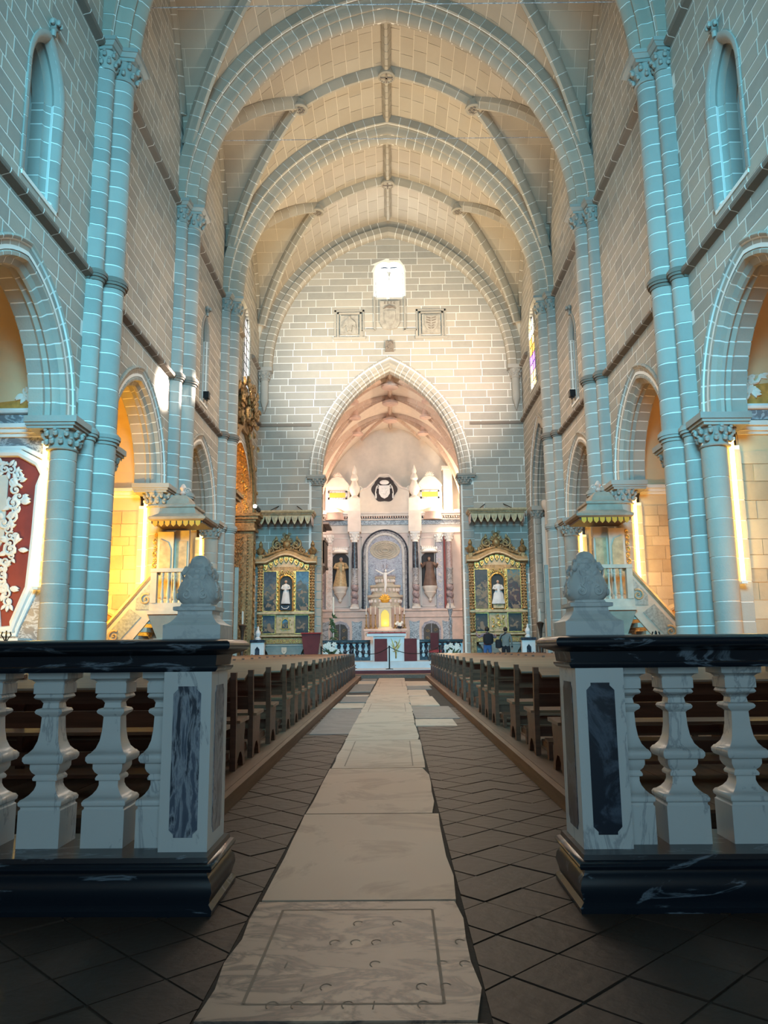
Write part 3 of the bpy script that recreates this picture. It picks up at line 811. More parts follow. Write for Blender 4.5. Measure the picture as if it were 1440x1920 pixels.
# ribs
def rib_path(fn, n, t0=0.0, t1=1.0): return [Vector(fn(t0+(t1-t0)*i/n)) for i in range(n+1)]
RP = [(-0.17, -0.05), (-0.17, 0.14), (-0.12, 0.20), (-0.10, 0.28), (-0.05, 0.36), (0.05, 0.36), (0.10, 0.28), (0.12, 0.20), (0.17, 0.14), (0.17, -0.05)]
def rib(fn, nv, name='rib', k=1.0, sub=2, parent=CE, mats=('rib_stone', 'mortar'), sh=True):
    N_ = nv*sub; P = rib_path(fn, N_); L_ = sum((P[i+1]-P[i]).length for i in range(N_)); g = 0.014/L_
    def frame(t):
        p = Vector(fn(t)); d = (Vector(fn(min(t+1e-3, 1))) - Vector(fn(max(t-1e-3, 0)))).normalized()
        a = d.cross(Vector((0, 0, 1)))
        if a.length < 1e-4: a = Vector((0, 1, 0))
        a.normalize(); b = a.cross(d).normalized()
        if b.z > 0: b = -b
        return (p, a, b)
    core = MB(None, sh); core.sweep([(p*0.93*k, q*0.95*k) for p, q in RP], [frame(i/N_) for i in range(N_+1)])
    co = core.build(name, mats[1], parent)
    for i in range(nv):
        m = MB(None, sh); m.sweep([(p*k, q*k) for p, q in RP], [frame((i+g*nv + (1-2*g*nv)*j/sub)/nv) for j in range(sub+1)])
        m.build('voussoir', mats[0], co, smooth=True)
    return co
def boss(mb, x, y, z, r=0.33):
    mb.lathe([(r*0.8, z+0.25), (r*0.85, z+0.06), (r, z+0.02), (r, z-0.05), (r*0.82, z-0.09), (r*0.7, z-0.06), (0.02, z-0.06)], (x, y, 0), 16)
for a, b in zip(PIERS, PIERS[1:]+[ENDY]):
    if a < 16: continue
    m_ = (a+b)/2
    for s in (-1, 1):
        for y0 in (a, b):
            def dg(t, s=s, y0=y0):
                ts_ = math.acos(min(1, (6.45+CX0)/RW)); te = math.acos((XB+CX0)/RW); th = ts_+(te-ts_)*t
                x = RW*math.cos(th)-CX0; return (s*x, y0+(m_-y0)*(6.6-x)/(6.6-XB) + (0.25 if y0 == a else -0.25)*(1-t), prof(x)+0.02)
            rib(dg, 13)
        def tr(t, s=s):
            te = math.acos((XB+CX0)/RW); th = te+(TAP-te)*t; x = RW*math.cos(th)-CX0; return (s*x, m_, prof(x)+0.02)
        rib(tr, 6)
        # wall rib
        def wr(t, s=s):
            y = a+0.5+(b-a-1.0)*t; return (s*(W-0.02), y, zw(y)-0.02)
        rib(wr, 22, k=0.75)
    rib(lambda t: (0.0, a+0.6+(b-a-1.2)*t, prof(0)), 15, name='ridge_rib')
    for x in (-XB, 0, XB):
        m = MB(None, True); boss(m, x, m_, prof(x)-0.36); bo = m.build('boss', 'rib_stone', CE, smooth=True)
        m = MB(None, True); z = prof(x)-0.36-0.075
        if x == 0:
            m.box(-0.22, 0.22, m_-0.035, m_+0.035, z-0.02, z+0.02); m.box(-0.035, 0.035, m_-0.22, m_+0.22, z-0.02, z+0.02)
            for i in range(16): m.ell((0.25*math.cos(i*PI/8), m_+0.25*math.sin(i*PI/8), z+0.01), (0.03, 0.03, 0.03), 6, 4)
        else:
            for i in range(8): m.ell((x+0.15*math.cos(i*PI/4), m_+0.15*math.sin(i*PI/4), z), (0.06, 0.06, 0.04), 6, 4)
            m.ell((x, m_, z-0.01), (0.07, 0.07, 0.04), 6, 4)
        m.build('carving', 'string_stone', bo, smooth=True)

# ---------------- far wall
CHA = Arch(0, 3.4, 0.0, 9.55, 5.45)
FWIN = Arch(0.03, 0.74, 18.95, 20.35, 0.42)
mb = MB(FRF)
wall_skin(mb, -W-0.3, W+0.3, 0, lambda x: prof(x)+0.3 if abs(x) < W else ZS+1, [CHA.grow(0.28), FWIN])
for o, d in ((FWIN, 0.5),):
    Lp, Rp = pointed_path(o, 8)
    pts = [(o.c-o.a, o.v0)] + [(p[0], p[1]) for p in Lp] + [(p[0], p[1]) for p in Rp][1:] + [(o.c+o.a, o.v0)]
    for (a, b), (c, e) in zip(pts, pts[1:]+pts[:1]): mb.add([(a, b, 0), (c, e, 0), (c, e, -d), (a, b, -d)], [(0, 1, 2, 3)])
WF = struct(mb.build('wall_far', 'mortar'))
co_ = Arch(0, 3.4+0.66, 0.0, 9.55, 5.45); co_.a = 3.4+0.62; co_.R = CHA.R+0.62
cj = Arch(0.03, 0.84, 18.85, 20.35, 0.42); cj.a = 0.84; cj.R = FWIN.R+0.1
def toph(q):
    cu = sum(p[0] for p in q)/len(q); cv = sum(p[1] for p in q)/len(q)
    if cv < ZS: return q
    s = 1 if cu >= 0 else -1; ax = -s*CX0; du, dv = cu-ax, cv-ZS; l = math.hypot(du, dv); du /= l; dv /= l
    return half(q, (-du, -dv), -(du*ax+dv*ZS+RW-0.5))
pol = []
for a, b, z0, z1 in ((-W, W, 0.3, 12.05), (-W, W, 12.3, 23.2)):
    pol += [q for q in bricks(FRF, False, a, b, z0, z1, [co_, cj], off=0.0, ch=(0.33, 0.44), ln=(0.75, 1.5), gap=0.017, top_half=toph)]
lay(pol, FRF, False, WF, 'granite', 'brick', 300, proud=0.012)
MB(FRF).box(-W, -3.95, 12.08, 12.22, -0.02, 0.07).build('string_course', 'string_stone', WF)
MB(FRF).box(3.95, W, 12.08, 12.22, -0.02, 0.07).build('string_course', 'string_stone', WF)
CP = [(0.64, -0.02), (0.64, 0.05), (0.58, 0.07), (0.52, 0.03), (0.42, 0.03), (0.38, 0.06), (0.30, 0.06), (0.26, -0.02), (0.20, 0.0), (0.12, -0.04), (0.08, -0.16), (0.0, -0.2), (0.0, -0.66), (0.3, -0.68)]
arch_ring('chancel_arch', CHA, CP, FRF, False, WF, 'granite', 'mortar', 24)
for s in (-1, 1):
    u = s*3.4
    z = 0.55; zc = [z]
    while zc[-1] < 9.0: zc.append(zc[-1]+random.uniform(0.36, 0.46))
    zc[-1] = 9.05
    x0, x1 = sorted((u+s*0.02, u+s*0.55))
    jc = MB(FRF).box(x0, x1, 0.3, 9.1, -0.64, -0.01).build('jamb', 'mortar', WF)
    for a, b in zip(zc, zc[1:]):
        m = MB(FRF); x0, x1 = sorted((u, u+s*0.62))
        hprism(m, [(x0, -0.66), (x0, -0.2), (x0+0.04, -0.06), (x0+0.14, 0.02), (x1-0.14, 0.05), (x1, 0.03), (x1, -0.66)], a+0.018, b-0.018); m.build('jamb_stone', 'granite_shaft', jc, smooth=True)
    m = MB(FRF); foliage_capital(m, u+s*0.25, 9.05, 9.4, -0.15, 0.28, 0.36, 11); m.build('capital', 'granite_shaft', jc, smooth=True)
    m = MB(FRF); m.box(min(u-s*0.14, u+s*0.72), max(u-s*0.14, u+s*0.72), 9.38, 9.46, -0.7, 0.22); m.box(min(u-s*0.18, u+s*0.76), max(u-s*0.18, u+s*0.76), 9.46, 9.56, -0.7, 0.26); m.build('abacus', 'granite_shaft', jc)
    # corner corbel shaft that carries the wall arch
    m = MB(FRF); cu = s*(W-0.32)
    foliage_capital(m, cu, ZS-0.62, ZS-0.16, 0.2, 0.2, 0.3, 9)
    m.lathe([(0.02, 12.75), (0.2, 13.35), (0.2, ZS-0.6)], (cu, 0, 0.2), 14, axis='b')
    m.box(min(cu-s*0.4, s*W), max(cu-s*0.4, s*W), ZS-0.16, ZS+0.04, 0, 0.52); m.build('corbel', 'granite_shaft', WF, smooth=True)
# two-light window, stepped label mouldings and shields
wf = struct(MB(FRF).box(-0.70, -0.62, 18.95, 20.3, -0.42, -0.3).box(0.68, 0.76, 18.95, 20.3, -0.42, -0.3).box(-0.71, 0.77, 18.93, 19.02, -0.42, -0.28).build('window_1', 'granite_shaft'))
m = MB(FRF)
for s in (-1, 1):
    pts = [(0.03+s*(0.37-0.34*math.cos(t)), 20.25+0.34*math.sin(t), -0.36) for t in [PI*i/10 for i in range(11)]]
    m.tube(pts, 0.05, 6)
m.tube([(0.03, 20.0, -0.36), (0.03, 20.6, -0.36)], 0.05, 6)
m.build('tracery', 'granite_shaft', wf)
for s in (-1, 1): MB(FRF).box(0.03+min(s*0.02, s*0.72), 0.03+max(s*0.02, s*0.72), 19.0, 20.72, -0.5, -0.46).build('pane', 'sky_pane', wf)
m = MB(FRF)
for u, v, wd, ht in ((-2.03, 17.4, 0.62, 0.66), (2.13, 17.4, 0.62, 0.66)):
    for k, t in ((0.0, 0.10), (0.14, 0.05)):
        a0, a1, b0, b1 = u-wd-k, u+wd+k, v-ht-k*0, v+ht+k
        m.box(a0, a0+0.09, b0, b1, 0, t); m.box(a1-0.09, a1, b0, b1, 0, t); m.box(a0, a1, b1-0.09, b1, 0, t)
    m.box(u-wd-0.2, u+wd+0.2, v-ht-0.12, v-ht, 0, 0.10)
for s in (-1, 1):
    m.box(min(s*0.72, s*0.82)+0.03, max(s*0.72, s*0.82)+0.03, 17.1, 18.9, 0, 0.08); m.box(min(s*0.75, s*1.4), max(s*0.75, s*1.4), 17.05, 17.15, 0, 0.08); m.box(min(s*1.35, s*1.45), max(s*1.35, s*1.45), 16.75, 17.12, 0, 0.08)
m.build('label_moulding', 'granite', WF)
def shield_poly(u, v, w, h): return [(u-w, v+h), (u+w, v+h), (u+w, v-0.2*h), (u+0.6*w, v-0.75*h), (u, v-h), (u-0.6*w, v-0.75*h), (u-w, v-0.2*h)]
e1 = empty('stone_shield', (-2.03, YF, 17.4)); tag(e1, 'carved stone shield plaque with eagle-like relief, left of the bright window', 'coat of arms', 'stone shields on the far wall')
f_ = ((0, 0, 0), (1, 0, 0), (0, 0, 1), (0, -1, 0))
MB(f_).box(-0.46, 0.46, -0.52, 0.5, 0.0, 0.09).build('plaque', 'shield_stone', e1)
m = MB(f_); m.prism([(0, 0.42), (0.08, 0.3), (0.3, 0.1), (0.34, -0.2), (0.16, -0.05), (0.1, -0.38), (0, -0.3), (-0.1, -0.38), (-0.16, -0.05), (-0.34, -0.2), (-0.3, 0.1), (-0.08, 0.3)], 0.09, 0.16); m.ell((0.0, 0.38, 0.14), (0.07, 0.09, 0.06)); m.build('relief', 'shield_stone', e1)
e1 = empty('stone_shield', (2.13, YF, 17.4)); tag(e1, 'carved stone shield plaque with slanting dark bars, right of the bright window', 'coat of arms', 'stone shields on the far wall')
MB(f_).box(-0.46, 0.46, -0.52, 0.5, 0.0, 0.09).build('plaque', 'shield_stone', e1)
MB(f_).prism(shield_poly(0, 0, 0.34, 0.42), 0.09, 0.14).build('relief', 'shield_stone', e1)
m = MB(f_)
for i in range(5):
    for s in (-1, 1): z = 0.28-0.14*i; w2 = 0.24 if i < 3 else 0.15; m.prism([(s*0.03, z-0.03), (s*w2, z+0.03), (s*w2, z+0.08), (s*0.03, z+0.02)][::s], 0.14, 0.155)
m.build('bars', 'string_stone', e1)
e1 = empty('stone_shield', (0.03, YF, 17.9)); tag(e1, 'tall rounded coat of arms with crown straight under the bright window', 'coat of arms', 'stone shields on the far wall')
MB(f_).prism([(-0.5, 0.75), (0.5, 0.75), (0.5, -0.45), (0.35, -0.72), (0, -0.8), (-0.35, -0.72), (-0.5, -0.45)], 0.0, 0.12).build('plaque', 'shield_stone', e1)
m = MB(f_); m.prism([(-0.32, 0.3), (-0.16, 0.38), (0, 0.34), (0.16, 0.38), (0.32, 0.3), (0.2, 0.44), (0, 0.5), (-0.2, 0.44)], 0.12, 0.18); m.build('crown', 'string_stone', e1)
m = MB(f_)
for i in range(4): x = -0.24+0.16*i; m.tube([(x-0.05, 0.68, 0.13), (x+0.04, 0.7, 0.13), (x-0.04, 0.6, 0.13), (x+0.05, 0.58, 0.13)], 0.016, 5)
m.build('lettering', 'string_stone', e1)
MB(f_).prism(shield_poly(0, -0.2, 0.28, 0.42), 0.12, 0.15).build('relief', 'shield_stone', e1)
# keystone boss over the chancel arch
m = MB(FRF); m.prism([(-0.22, 15.95), (0.22, 15.95), (0.2, 16.5), (-0.2, 16.5)], 0, 0.12)
for i in range(9): m.ell((random.uniform(-0.15, 0.15), random.uniform(16.0, 16.45), 0.13), (0.07, 0.07, 0.05), 6, 4)
m.build('keystone', 'string_stone', WF, smooth=True)

# ---------------- west end and unseen singers' gallery over the camera, sized to shade the foreground
mb = MB(((0, -2.4, 0), (1, 0, 0), (0, 0, 1), (0, 1, 0)))
wall_skin(mb, -W-0.1, W+0.1, 0, lambda x: prof(XB), [Arch(0, 4.2, 8.6, 12.6, 2.8), Arch(0, 1.8, 0, 3.4, 1.2)])
struct(mb.build('wall_west', 'plaster_white'))
MB().box(-W, W, -2.4, 3.2, 5.0, 5.5).build('gallery_slab', 'dark_wood', struct(MB().box(-W, W, 2.9, 3.2, 5.5, 6.8).build('trim_1', 'dark_wood')))
# ---------------- side chapels
def chapel(fr, wl, c, left, style, zc=8.9):
    """a box behind the arch: far side wall faces the camera"""
    y0, y1 = c-2.75, c+2.45; D = 3.6
    m = MB(fr, True)
    m.add([(y0, 0, -D), (y1, 0, -D), (y1, zc, -D), (y0, zc, -D)], [(0, 1, 2, 3)])
    m.add([(y0, 0, -0.68), (y0, 0, -D), (y0, zc, -D), (y0, zc, -0.68)], [(0, 1, 2, 3)])
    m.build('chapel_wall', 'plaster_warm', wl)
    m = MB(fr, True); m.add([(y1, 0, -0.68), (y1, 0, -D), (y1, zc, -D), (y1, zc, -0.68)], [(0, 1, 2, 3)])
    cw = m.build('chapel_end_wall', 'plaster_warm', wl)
    # pointed vault of the chapel
    o = Arch((y0+y1)/2, (y1-y0)/2, 0, 5.9, 2.9); m = MB(fr, True)
    P = [(p[0], p[1]) for p in pointed_path(o, 10)[0]] + [(p[0], p[1]) for p in pointed_path(o, 10)[1]][1:]
    for (a, b), (e, f) in zip(P, P[1:]): m.add([(a, b, -0.68), (e, f, -0.68), (e, f, -D), (a, b, -D)], [(0, 1, 2, 3)])
    # wall over the arch on the chapel side
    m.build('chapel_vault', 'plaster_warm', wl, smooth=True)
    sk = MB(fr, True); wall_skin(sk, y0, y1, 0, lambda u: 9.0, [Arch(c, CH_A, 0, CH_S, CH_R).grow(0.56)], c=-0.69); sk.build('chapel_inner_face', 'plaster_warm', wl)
    m = MB(fr, True)
    for z0, z1, p in ((5.55, 5.62, 0.05), (5.62, 5.72, 0.10), (5.72, 5.82, 0.16)): m.box(y1-p, y1, z0, z1, -D, -0.69)
    m.build('cornice', 'plaster_white', cw)
    if style == 'rubble':
        FE = (((-W if left else W), y1, 0), ((-1 if left else 1), 0, 0), (0, 0, 1), (0, -1, 0))
        pol = bricks(FE, True, 0.7, 2.6, 0.0, 5.2, [], ch=(0.26, 0.42), ln=(0.35, 0.8), gap=0.006)
        pol = [q for q in pol if max(p[1] for p in q) < 5.5]
        lay(pol, FE, True, cw, 'rubble', 'rubble_stone', 90, proud=0.02)
    return cw
cwl = {}
for i, c in enumerate(BAYC[1:]):
    cwl['L', i] = chapel(FRL, WL, c, True, 'rubble' if i == 1 else 'plain')
    cwl['R', i] = chapel(FRR, WR, c, False, 'rubble')
# upright light tubes behind the far jamb of each chapel
ord_ = ['nearest', 'middle', 'farthest']
for side, sx in (('left', -1), ('right', 1)):
    for i, c in enumerate(BAYC[1:]):
        z0, z1 = (2.45, 5.35)
        x = sx*(W+0.45); y = c+CH_A+0.33
        e = empty('tube_lamp', shear((x, y, z0)))
        tag(e, 'glowing upright tube lamp in the %s chapel of the %s wall' % (ord_[i], side), 'lamp', 'upright tube lamps in the chapels')
        MB().lathe([(0.05, 0.0), (0.05, z1-z0)], (0, 0, 0), 8).build('tube', 'tube_light', e)
        MB().box(-0.06, 0.06, -0.06, 0.06, -0.06, 0.0).build('end_cap', 'plaster_white', e); MB().box(-0.06, 0.06, -0.06, 0.06, z1-z0, z1-z0+0.06).build('end_cap', 'plaster_white', e)
        col = (1.0, 0.54, 0.06) if (side == 'left') else (1.0, 0.50, 0.16)
        l = light('chapel_fill', 'POINT', shear((sx*(W+1.5), c+0.3, 2.0 if i != 1 else 3.4)), None, [120, 560, 120][i] if side == 'left' else [120, 130, 90][i], col, radius=0.25)  # added point light that carries the tube's glow through the chapel

# ---------------- right end bay: tall arch into the transept
o = ARD
arch_ring('arch', o, RING, FRR, True, WR, 'granite', 'mortar', 14)
m = MB(FRR, True); m.box(30.2, 36.9, 0, 12, -3.0, -2.9).box(36.5, 36.6, 0, 12, -3, -0.6).build('transept_wall', 'plaster_white', WR)
MB(FRR, True).box(30.2, 36.9, 11.5, 11.6, -3.0, -0.6).build('transept_vault', 'plaster_white', WR)
m = MB(FRR, True); m.box(30.2, 30.3, 0, 12, -3.0, -0.7); m.build('transept_wall', 'plaster_white', WR)
for s_ in (-1, 1):
    u = o.c+s_*(o.a+0.12); z = 0.0; jc = MB(FRR, True).box(min(u-s_*.1, u+s_*.36), max(u-s_*.1, u+s_*.36), 0, 7.1, -0.72, -0.02).build('jamb', 'mortar', WR)
    while z < 7.0:
        h = min(0.45, 7.05-z)
        m = MB(FRR, True); m.lathe([(0.2, z+0.01), (0.2, z+h-0.01)], (u+s_*0.02, 0, -0.2), 14, axis='b'); x0, x1 = sorted((u+s_*0.06, u+s_*0.385)); m.box(x0, x1, z+0.01, z+h-0.01, -0.7, 0.012); m.build('jamb_stone', 'granite_shaft', jc, smooth=True); z += h
    m = MB(FRR, True); foliage_capital(m, u+s_*0.02, 7.05, 7.4, -0.2, 0.2, 0.3, 9); x0, x1 = sorted((u-s_*0.3, u+s_*0.44)); m.box(x0, x1, 7.4, 7.6, -0.75, 0.1); m.build('capital', 'granite_shaft', jc, smooth=True)

m = MB(FRR, True); m.lathe([(0.45, 2.4), (0.45, 2.7), (0.40, 2.8), (0.36, 3.0), (0.33, 7.3), (0.4, 7.4), (0.46, 7.6), (0.46, 7.75)], (34.9, 0, -0.75), 18, axis='b'); m.box(34.4, 35.4, 0, 2.4, -1.2, -0.3); m.build('transept_column', 'plaster_white', WR, smooth=True)
# stained glass of the end bay
def stained(nm, fr, parent_label, cols):
    o = WIND; root = None
    m = MB(fr, True)
    for u in (o.c-0.25, o.c+0.25): m.box(u-0.015, u+0.015, o.v0, o.vs+0.8, -0.08, -0.04)
    for v in [o.v0+0.42*i for i in range(1, 8)]: m.box(o.c-o.a, o.c+o.a, v-0.012, v+0.012, -0.08, -0.04)
    root = struct(m.build(nm, 'black_iron'), parent_label)
    rr = random.Random(3); nrow = 9
    for r in range(nrow):
        for k in range(3):
            v0, v1 = o.v0+0.42*r, o.v0+0.42*(r+1)
            u0, u1 = o.c-0.75+0.5*k+0.008, o.c-0.75+0.5*(k+1)-0.008
            if v1 > o.vs+0.9: continue
            MB(fr, True).box(u0, u1, v0+0.012, v1-0.012, -0.075, -0.06).build('pane', rr.choice(cols[min(len(cols)-1, r*len(cols)//nrow)]), root)
    return root
for n_, c_, s_ in (('pane_purple', (0.55, 0.22, 1.0), 2.6), ('pane_yellow', (1.0, 0.72, 0.28), 3.0), ('pane_orange', (1.0, 0.48, 0.08), 2.2), ('pane_pink', (1.0, 0.42, 0.78), 2.4), ('pane_pale', (1.0, 0.92, 0.80), 3.5), ('pane_grey', (0.75, 0.72, 0.70), 1.1), ('pane_greyb', (0.62, 0.64, 0.68), 0.8)): emit(n_, c_, s_)
stained('window_2', FRR, 'stained glass window in purple, yellow and pink', [['pane_yellow', 'pane_pale'], ['pane_pink', 'pane_purple'], ['pane_orange', 'pane_yellow'], ['pane_pale', 'pane_yellow'], ['pane_purple', 'pane_pink']])
stained('window_3', FRL, 'pale leaded window above the gilded altar', [['pane_grey', 'pane_greyb']])
# blind backs of the lancet windows
for fr, wl in ((FRL, WL), (FRR, WR)):
    for o in WINS: MB(fr, True).box(o.c-o.a-0.1, o.c+o.a+0.1, o.v0-0.1, o.vs+o.rise+0.1, -1.35, -1.28).build('window_back', 'string_stone', wl)

# ---------------- chancel shell
CW_ = 4.7; CY0, CY1 = YF+0.66, 48.6; CZ = 0.58
ca = Arch(0, CW_, 0, 8.6, 5.9)
m = MB()
for s in (-1, 1): m.add([(s*CW_, CY0, 0), (s*CW_, CY1, 0), (s*CW_, CY1, 8.7), (s*CW_, CY0, 8.7)], [(0, 1, 2, 3)])
m.add([(-CW_, CY1, 0), (CW_, CY1, 0), (CW_, CY1, 16), (-CW_, CY1, 16)], [(0, 1, 2, 3)])
m.add([(x, CY0, z) for x, z in ((-W, 0), (-3.4, 0), (-3.4, 9.5), (-W, 9.5))], [(0, 1, 2, 3)])
m.add([(x, CY0, z) for x, z in ((W, 0), (3.4, 0), (3.4, 9.5), (W, 9.5))], [(0, 1, 2, 3)])
CHW = struct(m.build('wall_chancel', 'pale_plaster'))
m = MB()
def cprof(x): return 8.3 + 6.75*math.sqrt(max(0.0, 1-(x/(CW_+0.05))**2))*(1-0.04*abs(x)/CW_) + 0.25*(1-abs(x)/CW_)
for k in range(30):
    x0, x1 = -CW_+2*CW_*k/30, -CW_+2*CW_*(k+1)/30
    m.add([(x0, CY0-0.05, cprof(x0)), (x1, CY0-0.05, cprof(x1)), (x1, CY1, cprof(x1)), (x0, CY1, cprof(x0))], [(0, 1, 2, 3)])
m.build('chancel_vault', 'pale_plaster', CHW, smooth=True)
def crib(x0, y0, x1, y1, nv=7, k=0.62):
    def fn(t):
        x = x0+(x1-x0)*t; return (x, y0+(y1-y0)*t, cprof(x)+0.03)
    return rib(fn, nv, name='chancel_rib', k=k, parent=CHW, mats=('chancel_rib_stone', 'pale_stone'), sh=False)
CB = [39.4, 42.2, 45.6]
for i, yb in enumerate(CB):
    for s in (-1, 1):
        for yy in ((yb-1.6, yb+1.6)):
            crib(s*4.55, yy, s*0.05, yb, 9)
            crib(s*4.55, yy, s*2.0, yb, 6)
        crib(s*2.0, yb, 0, yb, 5)
    m = MB(); z = cprof(0)-0.42
    m.lathe([(0.26, z+0.4), (0.28, z+0.1), (0.45, z+0.05), (0.45, z-0.08), (0.3, z-0.14), (0.02, z-0.14)], (0, yb, 0), 14); m.build('boss', 'pink_stone', CHW, smooth=True)
    for s in (-1, 1):
        m = MB(); z = cprof(2.0)-0.42; m.lathe([(0.2, z+0.4), (0.2, z+0.1), (0.34, z+0.04), (0.34, z-0.08), (0.2, z-0.13), (0.02, z-0.13)], (s*2.0, yb, 0), 12); m.build('boss', 'pink_stone', CHW, smooth=True)
rib(lambda t: (0.0, CY0+0.1+(CY1-CY0-0.3)*t, cprof(0)+0.03), 12, name='chancel_rib', k=0.7, parent=CHW, mats=('chancel_rib_stone', 'pale_stone'), sh=False)
for s in (-1, 1): crib(s*1.9, 48.5, 0.0, 45.6, 6)
# steps up to the chancel
st = struct(MB().box(-5.9, 5.9, 31.0, 32.4, 0, 0.14).build('trim_2', 'deck_wood'))
MB().box(-5.9, 5.9, 32.4, 35.2, 0, 0.27).build('carpet_step', 'maroon', st)
MB().box(-5.9, 5.9, 32.44, 35.2, 0.27, 0.29).build('step_tread', 'step_white', st)
MB().box(-5.9, 5.9, 35.2, YF+0.7, 0, 0.57).build('marble_step', 'step_white', st)
MB().box(-CW_, CW_, YF+0.7, CY1, 0.3, CZ-0.01).build('chancel_floor', 'step_white', st)

# ---------------- lights of the church: lamps, a sunbeam and added fills, mostly without fittings
for s in (-1, 1):
    light('vault_flood', 'SPOT', shear((s*5.6, 23.6, 9.7)), (-s*1.5, 25.5, 22), 1250, (1.0, 0.88, 0.72), spot=95, blend=0.8, radius=0.3)
    light('vault_flood', 'SPOT', shear((s*5.6, 30.4, 9.7)), (-s*1.0, 33.0, 22), 3000, (1.0, 0.78, 0.46), spot=95, blend=0.8, radius=0.3)
    light('vault_flood', 'SPOT', shear((s*5.6, 17.3, 9.7)), (-s*1.5, 20, 22), 750, (1.0, 0.90, 0.76), spot=95, blend=0.8, radius=0.3)
    light('chancel_light', 'AREA', (s*3.9, CY0+0.15, 7.0), (-s*1.0, 48, 6.5), 215 if s > 0 else 150, (1.0, 0.78, 0.64), 0.8, 3.0)
light('chancel_light', 'POINT', (3.4, 46.7, 9.9), None, 420, (1.0, 0.80, 0.55), radius=0.2)  # side lights added out of sight to model the high altarpiece
light('chancel_light', 'POINT', (-3.9, 46.7, 9.9), None, 200, (1.0, 0.65, 0.5), radius=0.2)
light('far_wall_fill', 'SPOT', (5.4, 30.5, 12.6), (2.2, 37, 14.5), 3000, (1.0, 0.74, 0.55), spot=85, blend=1.0, radius=0.2)  # pair of spots added to brighten the far wall, no fittings
light('far_wall_fill', 'SPOT', (-5.4, 30.5, 12.6), (-1.5, 37, 15.5), 2600, (0.95, 0.92, 0.85), spot=95, blend=1.0, radius=0.2)
light('window_sunbeam', 'SPOT', (5.9, 33.9, 14.6), shear((-6.6, 21.75, 8.75)), 130000, (1.0, 0.90, 0.80), spot=4.4, blend=0.5, radius=0.12)
light('nave_fill', 'AREA', (0, 26, 14.2), (0, 26, 0), 950, (1.0, 0.74, 0.54), 6, 14)  # added overhead fill for floor and pews, not a lamp
# ================================================================ furniture of the nave
F0 = ((0, 0, 0), (1, 0, 0), (0, 0, 1), (0, -1, 0))          # local: u = x, v = z, n = towards the camera
def rloft(mb, x0, x1, y0, y1, lev):
    """stack of rectangles grown by e at height z"""
    vs = []; fs = []
    for z, e in lev: vs += [(x0-e, y0-e, z), (x1+e, y0-e, z), (x1+e, y1+e, z), (x0-e, y1+e, z)]
    m = len(lev)
    for j in range(m-1):
        for i in range(4): fs.append((j*4+i, j*4+(i+1) % 4, (j+1)*4+(i+1) % 4, (j+1)*4+i))
    fs += [(3, 2, 1, 0), tuple((m-1)*4+i for i in range(4))]
    return mb.add(vs, fs)
def sqloft(mb, prof, ctr, n=24, p=3.2):
    """rounded-square lathe: prof (r, z)"""
    vs = []
    for r, z in prof:
        for i in range(n):
            t = 2*PI*i/n; c, s = math.cos(t), math.sin(t); k = (abs(c)**p+abs(s)**p)**(-1/p)
            vs.append((ctr[0]+r*k*c, ctr[1]+r*k*s, ctr[2]+z))
    m = len(prof); fs = [(j*n+i, j*n+(i+1) % n, (j+1)*n+(i+1) % n, (j+1)*n+i) for j in range(m-1) for i in range(n)]
    fs += [tuple(range(n-1, -1, -1)), tuple((m-1)*n+i for i in range(n))]
    return mb.add(vs, fs)
BAL = [(0.104, 0.25), (0.104, 0.425), (0.097, 0.432), (0.097, 0.440), (0.106, 0.448), (0.108, 0.462), (0.100, 0.475), (0.088, 0.480), (0.070, 0.495), (0.055, 0.515), (0.048, 0.535), (0.048, 0.556), (0.061, 0.560), (0.063, 0.570), (0.058, 0.580),
       (0.052, 0.586), (0.066, 0.600), (0.074, 0.618), (0.074, 0.640), (0.094, 0.646), (0.102, 0.660), (0.102, 0.676), (0.092, 0.690), (0.084, 0.694), (0.066, 0.715), (0.053, 0.750), (0.046, 0.800), (0.043, 0.866), (0.050, 0.874), (0.066, 0.885), (0.070, 0.895), (0.064, 0.906),
       (0.044, 0.912), (0.040, 0.935), (0.052, 0.952), (0.070, 0.958), (0.076, 0.966), (0.072, 0.976), (0.068, 0.980), (0.078, 0.985), (0.078, 1.033), (0.072, 1.040), (0.084, 1.052), (0.100, 1.058), (0.100, 1.09)]
